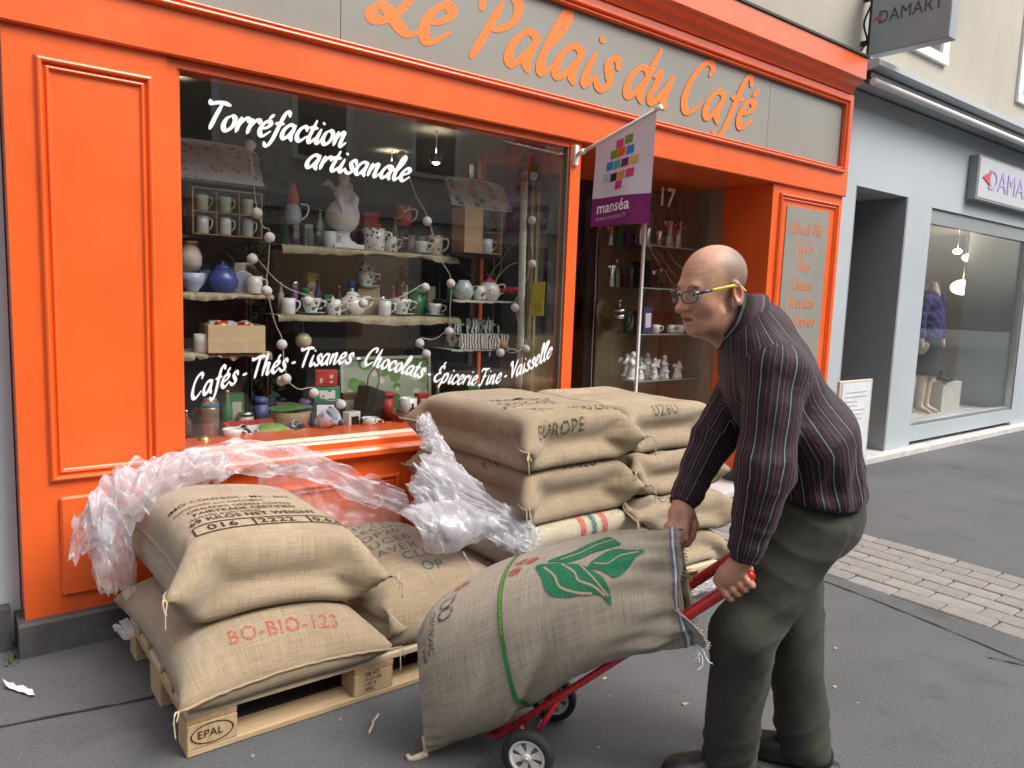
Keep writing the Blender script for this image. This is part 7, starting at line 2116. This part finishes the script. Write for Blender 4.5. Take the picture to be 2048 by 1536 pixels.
for (xa, xb, yy, zz, nm, n_, h0, h1) in PLACES:
    for i in range(n_):
        cn, cc = rs_.choice(CLUT); x = xa + (xb - xa) * (i + .5) / n_ + rs_.uniform(-.008, .008); y = yy + rs_.uniform(-.02, .02); h = rs_.uniform(h0, h1); w = min(.075, (xb - xa) / n_ * rs_.uniform(.62, .9)); k = rs_.random()
        m_ = mat('pack_' + cn, cc, .45, var=.12, scale=25); m2 = mat('pack_' + rs_.choice(CLUT)[0], cc, .45)
        gp = 'packets and tins at the back of the ' + nm; lab = '%s %s, %s from the left at the back of the %s'
        if k < .45: boxthing('packet', x, y, zz, w, .05, h, m_, lab % (cn, 'packet', ORD[i], nm), 'packet', rz=rs_.uniform(-.25, .25), group=gp, extra=M_CREAM if cn != 'cream' else M_BROWN)
        elif k < .75:
            t = thing('tin', x, y, zz, lab % (cn, 'round tin', ORD[i], nm), 'tin', gp); lathe_part(t, 'tin_body', m_, [(0, 0), (w * .46, 0), (w * .46, h * .8), (0, h * .8)], 16); lathe_part(t, 'lid', M_STEEL if i % 2 else m_, [(w * .48, h * .79), (w * .48, h * .95), (w * .3, h), (0, h)], 16)
        else:
            t = thing('bottle', x, y, zz, lab % (cn, 'bottle', ORD[i], nm), 'bottle', gp); lathe_part(t, 'bottle_body', m_, [(0, 0), (w * .36, 0), (w * .36, h * .62), (w * .14, h * .82), (w * .14, h * 1.0), (0, h * 1.0)], 14); lathe_part(t, 'cap', M_GOLD, [(w * .16, h * .98), (w * .16, h * 1.08), (0, h * 1.08)], 12)

# more pale crockery between the larger pieces
for x, y, z, m_, kind, lb in ((1.66, 3.68, 1.586, M_PORC, 'm', 'plain white mug left of the statue on the upper shelf'), (2.02, 3.69, 1.586, M_FLORAL, 'm', 'small floral mug right of the dotted mug on the upper shelf'), (2.22, 3.70, 1.586, M_PORC, 'c', 'white cup and saucer left of the cream dotted mug'),
                              (1.45, 3.70, 1.240, M_PORC, 'm', 'plain white mug at the left end of the floral shelf'), (1.69, 3.68, 1.240, M_FLORAL, 'm', 'tiny floral creamer beside the floral teapot spout'), (1.99, 3.69, 1.240, M_PORC, 'm', 'plain white beaker right of the floral teapot'), (2.32, 3.70, 1.240, M_PORC, 'c', 'white cup and saucer at the right end of the floral shelf'),
                              (1.235, 3.57, 1.340, M_PORC, 'm', 'plain white mug at the right end of the blue teapot shelf'), (2.55, 3.585, 1.340, M_FLORAL, 'm', 'floral mug between sugar bowl and pink lidded pot'), (.99, 3.56, 1.068, M_PORC, 'm', 'white mug left of the pale wooden box'),
                              (1.06, 3.36, .668, M_PORC, 'c', 'white cup and saucer beside the steel thermos'), (1.74, 3.36, .668, M_FLORAL, 'c', 'floral cup and saucer before the black gift bag'), (2.10, 3.36, .668, M_PORC, 'm', 'white mug between emblem mug and gilt lidded carton'), (2.42, 3.40, .668, M_FLORAL, 'm', 'floral mug at the right end of the window floor'), (2.55, 3.46, .668, M_PORC, 'c', 'white cup and saucer at the right end of the window floor')):
    if kind == 'm': mug(x, y, z, .036, .082, m_, lb)
    else: cup_saucer(x, y, z, m_, lb, s=.85)
# ------------------------------------------------------------------ door and glass corner cabinet in the recess
cab = empty('corner_showcase', (4.05, 3.7, 0), 'glass corner showcase with shelves beside the shop door', 'showcase')
CX0, CY0, CX1, CY1 = 4.05, 3.70, 4.93, 4.16
b = MB(); b.box((CX0 + .012, CY0, .30), (4.752, CY0 + .006, 2.2275)); b.build('front_pane', M_GLASS2, cab)
b = MB(); b.box((CX0, CY0 + .012, .30), (CX0 + .006, CY1, 2.2275)); b.build('side_pane', M_GLASS2, cab)
b = MB(); b.box((CX0 - .006, CY0 - .006, .05), (CX0 + .012, CY0 + .012, 2.226)); b.build('corner_bar', M_WHITEP, cab)
b = MB(); b.box((CX0, CY0, .03), (CX1, CY1, .30)); b.build('base', mat('oak_veneer', (.32, .21, .11), .5, var=.2, scale=6, stretch=(9, 9, 1)), cab)
b = MB(); b.box((CX0 + .03, CY1, .30), (CX1, CY1 + .02, 2.226)); b.build('back_panel', mat('oak_back', (.36, .27, .18), .6, var=.2, scale=5, stretch=(9, 9, 1)), cab)
b = MB(); b.box((4.80, 3.562, .0), (4.94, CY1 + .02, 2.226)); b.build('end_panel', MATS['oak_back'], cab)
for z in (.785, 1.13, 1.465, 1.772):
    b = MB(); b.box((CX0 + .012, CY0 + .012, z - .008), (4.798, CY1 - .005, z)); b.build('glass_shelf', M_CLEAR, cab)
    b = MB(); b.box((CX0 + .012, CY0 + .008, z - .009), (4.798, CY0 + .0118, z + .001)); b.build('shelf_edge', mat('green_glass_edge', (.22, .30, .26), .2), cab)
n17 = font_flat('17', lambda u, v: (4.17 + u, CY0 - .002, 2.055 + v), .13, .012); n17.build('door_number', M_PORC, cab)
dr = empty('shop_door', (3.5, 4.2, 0), 'dark glazed shop door standing back in the recess', 'door')
b = MB(); b.box((2.89, 4.17, .03), (2.97, 4.22, 2.226)); b.box((3.96, 4.17, .03), (4.04, 4.22, 2.226)); b.box((2.97, 4.17, 2.12), (3.96, 4.22, 2.226)); b.box((2.97, 4.17, .03), (3.96, 4.22, .18)); b.build('door_frame', mat('dark_door_paint', (.05, .035, .03), .4), dr)
b = MB(); b.box((2.97, 4.19, .18), (3.96, 4.196, 2.12)); b.build('door_pane', M_GLASS2, dr)
b = MB(); b.tube([(3.03, 4.15, .95), (3.03, 4.12, .96), (3.03, 4.12, 1.2), (3.03, 4.15, 1.21)], .012, 8); b.build('pull_handle', M_STEEL, dr)
def moka(x, y, z, s, label, m=None):
    t = empty('moka_pot', (x, y, z), label, 'coffee pot', 'moka pots in the corner showcase'); m = m or M_STEEL
    lathe_part(t, 'boiler', m, [(0, 0), (s * .36, 0), (s * .38, s * .06), (s * .30, s * .72), (s * .33, s * .78)], 8)
    lathe_part(t, 'jug', m, [(s * .30, s * .78), (s * .27, s * .84), (s * .38, s * 1.55), (s * .36, s * 1.58), (0, s * 1.60)], 8)
    lathe_part(t, 'knob', M_BLACK, [(s * .06, s * 1.60), (s * .09, s * 1.70), (s * .05, s * 1.78), (0, s * 1.79)], 10)
    b = MB(); b.tube([(s * .32, -s * .1, s * 1.48), (s * .66, -s * .2, s * 1.50), (s * .66, -s * .2, s * 1.0)], s * .06, 6); b.build('handle', M_BLACK, t, keepworld=False)
    b = MB(); b.add([(-s * .36, 0, s * 1.52), (-s * .55, -s * .02, s * 1.55), (-s * .30, -s * .06, s * 1.22), (-s * .33, s * .1, s * 1.5), (-s * .33, -s * .1, s * 1.5)], [(0, 1, 2), (1, 3, 2), (1, 4, 2), (1, 3, 4)]); b.build('spout', m, t, keepworld=False)
for i, (x, y, z, s, lb) in enumerate(((4.20, 3.86, 1.774, .15, 'large steel moka pot behind the door number'), (4.17, 3.78, 1.774, .075, 'tiny steel moka pot before the large one'), (4.32, 3.80, 1.774, .07, 'tiny steel moka pot right of the large one'),
        (4.45, 3.82, 1.774, .125, 'tall bright moka pot on the top glass shelf'), (4.58, 3.84, 1.774, .13, 'rightmost moka pot on the top glass shelf'), (4.09, 4.04, 1.467, .10, 'moka pot behind the side glass on the middle shelf'), (4.16, 3.92, 1.467, .09, 'dark moka pot near the white corner bar'), (4.10, 4.08, 1.774, .09, 'moka pot at the back of the top shelf'))):
    moka(x, y, z, s, lb, M_STEEL if i not in (6,) else M_BLACK)
mc = empty('coffee_machine', (4.38, 3.92, 1.467), 'chromed coffee machine under dried branches on the middle shelf', 'coffee machine'); b = MB(); b.cbox((0, .05, .10), (.09, .06, .10), .01); b.cbox((0, -.04, .012), (.08, .05, .012), .004); b.cbox((0, -.03, .17), (.08, .04, .03), .01); b.build('machine_body', M_BLACK, mc, keepworld=False); b = MB(); b.tube([(0, -.06, .14), (0, -.12, .135)], .012, 8); b.lathe([(0, -.02), (.025, -.02), (.028, .02), (0, .02)], 14, (0, -.03, .12)); b.build('filter_handle', M_STEEL, mc, keepworld=False)
twigs(4.22, 3.82, 1.775, 6, .40, 21, 'dried branches hanging before the middle glass shelf', 1.4).rotation_euler = (.2, 2.3, 0)
fp = empty('french_press', (4.10, 3.95, 1.132), 'glass and steel coffee press behind the side glass', 'coffee press'); lathe_part(fp, 'glass_body', M_CLEAR, [(0, 0), (.05, 0), (.05, .15), (0, .15)]); lathe_part(fp, 'metal_frame', M_STEEL, [(.052, .10), (.054, .10), (.054, .13), (.052, .13)]); lathe_part(fp, 'lid', M_STEEL, [(.053, .15), (.053, .165), (.02, .185), (.004, .19), (.004, .22), (.014, .235), (0, .24)]); handle(fp, M_BLACK, .052, .02, .13, .035, .007, HA)
tp = empty('round_tray', (4.10, 4.08, 1.132), 'round patterned metal tray propped behind the coffee press', 'tray'); b = MB(); b.lathe([(0, 0), (.12, 0), (.13, .012), (.125, .014), (0, .006)], 28, (0, 0, .13), rotx(PI / 2 - .1)); b.build('tray_plate', mat('dark_brass', (.18, .13, .07), .35, metal=.7, var=.4, scale=50), tp, keepworld=False)
cb = boxthing('coffee_bag', 4.21, 3.80, 1.132, .11, .07, .19, mat('purple_pack', (.07, .06, .16), .4, var=.1), 'dark purple coffee pack beside the white corner bar', 'packet', rz=.1, extra=M_PORC)
for i, x in enumerate((4.34, 4.52, 4.62)): mug(x, 3.80, 1.132, .035, .062, [M_PORC, M_FLORAL, M_PORC][i], ['left', 'middle', 'right'][i] + ' small white cup on the third glass shelf', 'small cups in the showcase')
boxthing('coffee_crate', 4.52, 4.0, 1.132, .3, .14, .16, M_BROWN, 'dark brown carton behind the small cups', 'box')
def angel(x, y, z, s, label, wings=True, seed=0):
    rs_ = random.Random(seed); t = empty('angel_figurine', (x, y, z), label, 'figurine', 'white angel figurines in the showcase')
    def f(P):
        P = P / s
        d = cone(P, (0, 0, .05), (0, 0, .42), .20, .12); d = smin(d, ell(P, (0, 0, .52), (.14, .11, .16)), .06); d = smin(d, ell(P, (0, -.02, .78), (.10, .10, .115)), .04)
        d = smin(d, ell(P, (0, 0, .02), (.26, .22, .05)), .03)
        for q in (-1, 1):
            d = smin(d, chain(P, [(.11 * q, 0, .60), (.20 * q, -.08, .48), (.06 * q, -.18, .52)], [.05, .045, .04], .02), .03)
            if wings: d = smin(d, ell(P, (.22 * q, .10, .62), (.16, .03, .10), np.array(roty(.6 * q))), .03)
        return d * s
    V, F_ = polygonize(f, (-.42 * s, -.34 * s, -.06 * s), (.42 * s, .34 * s, .95 * s), s * .045, 8); link('figure', mesh('figure', V, F_, True), M_STAT, t, keepworld=False)
    t.rotation_euler = (0, 0, rs_.uniform(-.6, .6)); return t
angel(4.105, 3.80, .786, .235, 'tall white angel standing at the glass corner')
for i, (x, y, s) in enumerate(((4.20, 3.80, .10), (4.27, 3.86, .14), (4.33, 3.78, .09), (4.40, 3.84, .17), (4.46, 3.77, .10), (4.53, 3.86, .19), (4.58, 3.78, .11), (4.66, 3.82, .14), (4.24, 3.98, .20), (4.48, 3.99, .20), (4.36, 4.0, .17))):
    angel(x, y, .786, s, 'white angel figurine of %s size, number %s along the lowest glass shelf' % ('small' if s < .12 else 'medium' if s < .18 else 'larger', ['one', 'two', 'three', 'four', 'five', 'six', 'seven', 'eight', 'nine', 'ten', 'eleven'][i]), s > .12, i)
lf = empty('string_lights', (3.72, 3.95, .7), 'thin fairy light string hanging left of the glass showcase', 'string lights'); b = MB(); b.tube(spline([(4.02, 4.1, 2.2), (4.0, 4.12, 1.8), (3.985, 4.1, 1.4), (4.0, 4.12, 1.0), (3.99, 4.1, .6)], 8), .004, 6); b.build('cord', M_CORD, lf)
yb = boxthing('yellow_crate', 3.72, 4.5, .03, .4, .3, 1.05, mat('ochre_panel', (.30, .16, .02), .6), 'ochre coloured stand just inside the shop door', 'stand')

# ------------------------------------------------------------------ grey neighbouring shop
sh2 = empty('grey_shopfront', (8, 3.3, 0), 'pale grey clad neighbouring clothes shop with large window', 'shopfront')
GY = 3.25
RX0, RX1, RZ = 6.06, 6.99, 2.37
NX0, NX1, NZ0, NZ1 = 7.47, 10.05, .25, 2.33
b = MB()
b.box((5.71, GY, .06), (RX0, 4.2, 3.10)); b.box((RX0, GY, RZ), (RX1, 4.2, 3.10)); b.box((RX1, GY, .06), (NX0, 3.9, 3.10)); b.box((NX0, GY, NZ1), (NX1, 3.6, 3.10)); b.box((NX1, GY, .06), (14, 3.9, 3.10)); b.box((NX0, GY, .10), (NX1, 3.5, NZ0 - .002))
b.build('cladding', M_GREYP, sh2)
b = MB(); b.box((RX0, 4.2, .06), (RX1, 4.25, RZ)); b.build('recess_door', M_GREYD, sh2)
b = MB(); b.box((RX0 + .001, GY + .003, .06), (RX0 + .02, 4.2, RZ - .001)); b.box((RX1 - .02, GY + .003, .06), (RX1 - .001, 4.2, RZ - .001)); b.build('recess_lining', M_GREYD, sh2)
b = MB(); b.box((NX0, GY + .05, NZ0), (NX1, GY + .058, NZ1)); b.build('window_pane', M_GLASS2, sh2)
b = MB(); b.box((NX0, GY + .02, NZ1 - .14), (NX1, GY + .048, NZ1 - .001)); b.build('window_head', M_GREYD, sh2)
b = MB(); b.box((NX0, GY + .012, NZ0), (NX0 + .03, GY + .07, NZ1 - .142)); b.box((NX1 - .04, GY + .012, NZ0), (NX1, GY + .07, NZ1 - .142)); b.box((NX0 + .031, GY + .012, NZ0), (NX1 - .041, GY + .07, NZ0 + .03)); b.build('window_frame', M_ALU, sh2)
b = MB(); b.prism_x([(3.6, .0), (3.6, .058), (3.17, .058), (3.165, .05), (3.165, .0)], 5.715, 14); b.build('sill_stone', M_STONE, sh2)
# awning box under the upper wall: white rail, dark slot, pale hood
b = MB(); b.prism_x([(3.298, 3.12), (3.298, 3.30), (3.02, 3.26), (3.0, 3.25), (3.0, 3.21), (3.02, 3.20), (3.15, 3.17), (3.15, 3.12)], 5.78, 14); b.build('awning_hood', M_GREYP, sh2)
b = MB(); b.box((5.78, 3.06, 3.128), (14, 3.148, 3.168)); b.build('awning_slot', M_BLACK, sh2)
b = MB(); b.tube([(5.80, 3.05, 3.10), (14, 3.05, 3.10)], .028, 10); b.build('awning_bar', M_WHITEP, sh2)
b = MB(); b.box((5.78, 3.295, 3.302), (14, 3.30, 3.325)); b.build('wall_flashing', mat('red_brown_flashing', (.10, .05, .045), .6), sh2)
rm2 = empty('clothes_shop_room', (9, 4.5, 0), kind='structure')
M_RW = mat('clothes_shop_wall', (.58, .55, .50), .8, var=.08, scale=1.5)
b = MB(); b.box((7.3, 6.6, .06), (16, 6.7, 2.6)); b.build('back_wall', M_RW, rm2); b = MB(); b.box((7.2, 3.91, .06), (7.3, 6.6, 2.6)); b.build('side_wall', M_RW, rm2); b = MB(); b.box((15.9, 3.91, .06), (16, 6.6, 2.6)); b.build('side_wall', M_RW, rm2)
b = MB(); b.box((7.3, 3.62, 2.5), (15.9, 6.6, 2.6)); b.build('ceiling', M_RW, rm2); b = MB(); b.box((7.3, 3.52, .06), (15.9, 6.6, .10)); b.build('floor', M_RW, rm2)
b = MB(); b.box((7.48, 3.501, .10), (10.0, 4.3, .24)); b.build('display_floor', M_STONE, rm2)
M_LAMP2 = emit_mat('warm_globe', (1., .84, .62), 7.)
for i, (x, y, z, r, lb) in enumerate(((11.526, 4.5, 1.71, .15, 'large round lit pendant lamp behind the mannequin'), (11.62, 4.5, 2.13, .08, 'round lit pendant lamp above the large one'), (9.99, 4.0, 2.10, .05, 'small round lit pendant lamp near the clothes window'), (9.834, 4.0, 2.43, .09, 'lit ceiling lamp left of centre in the clothes window'), (10.9, 4.0, 2.42, .11, 'lit ceiling lamp right of centre in the clothes window'))):
    o = empty('pendant_lamp', (x, y, z), lb, 'lamp', 'lamps in the clothes shop'); b = MB(); b.sphere((0, 0, 0), r, 16, 10, (1, 1, .7)); b.build('globe', M_LAMP2, o, keepworld=False); b = MB(); b.tube([(0, 0, r * .6), (0, 0, max(r, 2.498 - z))], .006, 6); b.build('stem', M_ALU, o, keepworld=False)
# mannequin
MX, MY, MZ = 8.74, 3.70, .24
mn = empty('mannequin', (MX, MY, MZ), 'headless mannequin in blue jacket and dark skirt in the clothes window', 'mannequin')
def MPt(x, y, z): return np.array([x, y, z])
def mk(f, lo, hi, h, name, m): 
    V, F_ = polygonize(f, lo, hi, h); return link(name, mesh(name, V, F_, True), m, mn, keepworld=False)
def mann(P):
    d = chain(P, [(0, 0, 1.05), (0, 0, 1.32), (0, 0, 1.40)], [.10, .06, .045], .04)
    for s in (-1, 1):
        d = smin(d, chain(P, [(.08 * s, 0, .75), (.075 * s, 0, .42), (.07 * s, .0, .06)], [.08, .055, .035], .03), .02)
        d = smin(d, cone(P, (.07 * s, 0, .06), (.09 * s, -.12, .02), .035, .022), .02)
        d = smin(d, chain(P, [(.25 * s, -.02, .86), (.26 * s, -.05, .74)], [.035, .022], .02), .01)
    return d
mk(mann, (-.34, -.2, 0), (.34, .16, 1.47), .014, 'body', mat('mannequin_skin', (.60, .48, .36), .45))
def jacket(P):
    q_ = P * np.array([.72, 1, 1], np.float32)
    d = chain(q_, [(0, 0, .84), (0, 0, 1.05), (0, 0, 1.24), (0, 0, 1.30)], [.125, .112, .115, .06], .05)
    for s in (-1, 1): d = smin(d, chain(P, [(.175 * s, 0, 1.24), (.235 * s, .01, 1.05), (.255 * s, -.03, .86)], [.062, .055, .045], .03), .03)
    d = d + .006 * np.sin(P[:, 2] * 60 + P[:, 0] * 25) * np.sin(P[:, 0] * 30)
    return smax(smax(d, .82 - P[:, 2], .01), -cone(P, (0, -.05, 1.40), (0, -.16, 1.16), .06, .05), .01)
mk(jacket, (-.36, -.2, .78), (.36, .2, 1.36), .013, 'jacket', mat('blue_violet_knit', (.045, .04, .17), .85, var=.3, scale=30))
def skirt(P):
    q_ = P * np.array([.8, 1, 1], np.float32)
    return smax(smax(cone(q_, (0, 0, .90), (0, 0, .45), .115, .125), .42 - P[:, 2], .01), P[:, 2] - .92, .01)
mk(skirt, (-.26, -.2, .38), (.26, .2, .98), .014, 'skirt', mat('dark_skirt', (.018, .018, .022), .85))
for i, (x, y, w, d, h, z, lb) in enumerate(((9.18, 3.72, .36, .3, .34, .24, 'white cardboard box carrying dark shoes in the clothes window'), (8.98, 4.05, .34, .3, .42, .24, 'whitewashed crate behind the mannequin legs'), (9.65, 4.0, .3, .3, .30, .24, 'small white box at the back of the clothes window'))):
    boxthing('display_box', x, y, z, w, d, h, mat('whitewashed_wood', (.58, .54, .48), .8, var=.12, scale=9), lb, 'box', rz=-.15)
def shoething(x, y, z, rz, label):
    t = empty('shoe', (x, y, z), label, 'shoe', 'dark shoes on the white box', rz)
    def f(P): return smax(smin(smin(cone(P, (-.07, 0, .035), (.05, 0, .028), .032, .028), ell(P, (.09, 0, .022), (.06, .036, .024)), .02), cone(P, (-.065, 0, .05), (-.06, 0, .085), .032, .034), .02), -P[:, 2], .004)
    V, F_ = polygonize(f, (-.14, -.07, -.01), (.18, .07, .13), .008); link('upper', mesh('upper', V, F_, True), mat('dark_suede', (.03, .028, .02), .9), t, keepworld=False)
    b = MB(); b.cbox((.02, 0, .004), (.12, .036, .005), .002); b.build('sole', M_BLACK, t, keepworld=False)
shoething(9.10, 3.66, .582, -2.4, 'left dark shoe on the white box'); shoething(9.24, 3.70, .582, -2.2, 'right dark shoe on the white box')
# signs of the clothes shop
M_SGN = mat('sign_grey_enamel', (.26, .28, .30), .35, var=.05); M_SGNW = mat('sign_pale_face', (.48, .50, .54), .35, var=.03); M_LT = mat('sign_dark_letters', (.05, .04, .05), .4); M_RDL = mat('sign_red_mark', (.60, .05, .04), .4); M_VIO = mat('sign_violet_letters', (.42, .34, .66), .3)
bl = empty('blade_sign', (5.95, 2.9, 3.5), 'grey projecting box sign with dark capital letters above the corner', 'sign')
BX = 5.98
b = MB(); b.cbox((BX + .06, 2.905, 3.66), (.06, .30, .30), .006); b.build('sign_box', M_SGN, bl)
b = MB(); b.box((BX + .02, 3.215, 3.38), (BX + .10, 3.232, 3.94)); b.box((BX + .05, 3.232, 3.46), (BX + .07, 3.299, 3.50)); b.box((BX + .05, 3.232, 3.80), (BX + .07, 3.299, 3.84)); b.build('bracket', M_BLACK, bl)
b = font_flat('DAMART', lambda u, v: (BX - .003, 3.150 - u * .87, 3.585 + v), .094, .0, spacing=1.04); b.build('lettering', M_LT, bl)
b = MB(); b.add([(BX - .004, 3.185, 3.625), (BX - .004, 3.10, 3.66), (BX - .004, 3.135, 3.622), (BX - .004, 3.10, 3.60)], [(0, 1, 2, 3)]); b.build('red_mark', M_RDL, bl)
b = MB(); b.tube(spline([(BX + .04, 3.24, 3.75), (BX + .02, 3.27, 3.62), (BX + .05, 3.25, 3.5), (BX + .03, 3.28, 3.42)], 5), .008, 6); b.build('cable', M_BLACK, bl)
fs_ = empty('fascia_sign', (8.9, 3.2, 2.7), 'pale box sign with violet letters over the clothes window', 'sign')
b = MB(); b.cbox((9.17, GY - .045, 2.69), (1.0, .044, .215), .006); b.build('sign_box', M_SGN, fs_)
b = MB(); b.box((8.20, GY - .094, 2.50), (10.14, GY - .0902, 2.88)); b.build('sign_face', M_SGNW, fs_)
b = font_flat('DAMART', lambda u, v: (8.42 + u * 1.15, GY - .10, 2.60 + v), .20, .0, spacing=1.04); b.build('lettering', M_VIO, fs_)
b = MB(); b.add([(8.27, GY - .101, 2.70), (8.52, GY - .101, 2.79), (8.42, GY - .101, 2.70), (8.52, GY - .101, 2.62)], [(0, 1, 2, 3)]); b.build('red_mark', M_RDL, fs_)

# ------------------------------------------------------------------ flag on the window post
fl = empty('wall_flag', (2.87, 3.15, 2.15), 'white and purple banner with coloured squares on an angled pole', 'flag')
FX = 2.868
b = MB(); b.cbox((FX - .01, 3.146, 2.15), (.014, .012, .055), .003); b.build('bracket', M_WHITEP, fl)
b = MB(); b.tube([(FX - .01, 3.14, 2.150), (FX, 3.00, 2.192), (FX, 2.565, 2.310)], [.010, .009, .008], 10); b.tube([(FX - .01, 3.12, 2.155), (FX - .008, 3.08, 2.168)], .014, 10); b.tube([(FX, 2.59, 2.303), (FX, 2.555, 2.313)], .012, 10); b.build('pole', M_WHITEP, fl)
FY0, FY1 = 3.00, 2.585
def flag_pt(s, z, off=0.):
    y = FY0 + (FY1 - FY0) * s
    ztop = 2.192 + (2.305 - 2.192) * s
    k = (ztop - z) / (ztop - 1.755)
    x = FX + .018 * k * math.sin(s * 5.2 + 1.1 + k) - .022 * k * k + .008 * k * math.sin(9 * s - 2 * k)
    return (x - off, y + .012 * k * math.sin(3 * k), z)
def flag_cell(s0, s1, za, zb, off, ns=24, nz=24):
    """za, zb: functions of s"""
    vs = [flag_pt(s0 + (s1 - s0) * i / ns, za(s0 + (s1 - s0) * i / ns) + (zb(s0 + (s1 - s0) * i / ns) - za(s0 + (s1 - s0) * i / ns)) * j / nz, off) for i in range(ns + 1) for j in range(nz + 1)]
    return vs, [(i * (nz + 1) + j, (i + 1) * (nz + 1) + j, (i + 1) * (nz + 1) + j + 1, i * (nz + 1) + j + 1) for i in range(ns) for j in range(nz)]
b = MB(); b.add(*flag_cell(0, 1, lambda s: 1.905, lambda s: 2.192 + .113 * s, 0), True); b.build('white_cloth', mat('white_flag_cloth', (.66, .66, .72), .8, var=.02), fl)
b = MB(); b.add(*flag_cell(0, 1, lambda s: 1.755, lambda s: 1.9049, 0), True); b.build('purple_cloth', mat('purple_flag_cloth', (.19, .012, .125), .8, var=.05), fl)
SQ = [(560, 465, (.60, .05, .20)), (650, 432, (.16, .32, .02)), (497, 565, (.16, .32, .02)), (577, 550, (.70, .09, .02)), (665, 540, (.04, .22, .60)), (447, 675, (.03, .25, .65)), (530, 668, (.05, .38, .33)), (617, 660, (.16, .01, .09)), (708, 645, (.58, .42, .12)), (412, 790, (.36, .55, .62)), (493, 795, (.015, .01, .012)), (580, 780, (.66, .27, .05)), (670, 768, (.60, .04, .14)), (553, 878, (.50, .04, .26))]
for k, (zx, zy, col) in enumerate(SQ):
    xl = 310 - 95 * (zy - 450) / 850; xr = 905 - 80 * (zy - 150) / 1125
    s = (zx - xl) / (xr - xl); z = 1.755 + (1292 - 14 * s - zy) * .000508; hs2, hz = .064, .021
    b = MB(); b.add(*flag_cell(s - hs2, s + hs2, lambda q: z - hz + (q - s) * .05, lambda q: z + hz + (q - s) * .05, .0018, 4, 4)); b.build('coloured_square', mat('flag_ink_%d' % k, col, .8, var=.02), fl)
b = font_flat('manséa', lambda u, v: flag_pt(.11 + u / .415, 1.822 + v + u * .05, .002), .060, .014, cut=.15, spacing=1.0); b.build('lettering', M_WHITETXT, fl)
b = font_flat('www.mansea.fr', lambda u, v: flag_pt(.11 + u / .415, 1.783 + v + u * .05, .002), .026, .0, cut=.15, spacing=1.05); b.build('web_address', mat('pale_purple_ink', (.55, .38, .52), .8), fl)
# menu board by the far pilaster
mbd = empty('menu_board', (5.9, 3.0, 0), 'white menu board with pale wooden edge standing behind the man', 'sign')
b = MB(); b.cbox((5.85, 3.0, .42), (.26, .012, .38), .004); b.build('board', mat('pale_board_edge', (.55, .50, .42), .5), mbd)
b = MB(); b.box((5.63, 2.984, .08), (6.08, 2.987, .775)); b.build('sheet', mat('white_menu_sheet', (.70, .72, .74), .4), mbd)
b = MB(); rs_ = random.Random(2)
for i in range(16):
    b.box((5.68, 2.982, .70 - i * .036), (5.68 + rs_.uniform(.18, .34), 2.9835, .706 - i * .036))
b.build('menu_lines', mat('grey_print', (.30, .32, .36), .7), mbd)
b = MB(); b.box((5.61, 3.05, 0), (5.64, 3.07, .40)); b.box((6.06, 3.05, 0), (6.09, 3.07, .40)); b.build('foot', M_WHITEP, mbd)
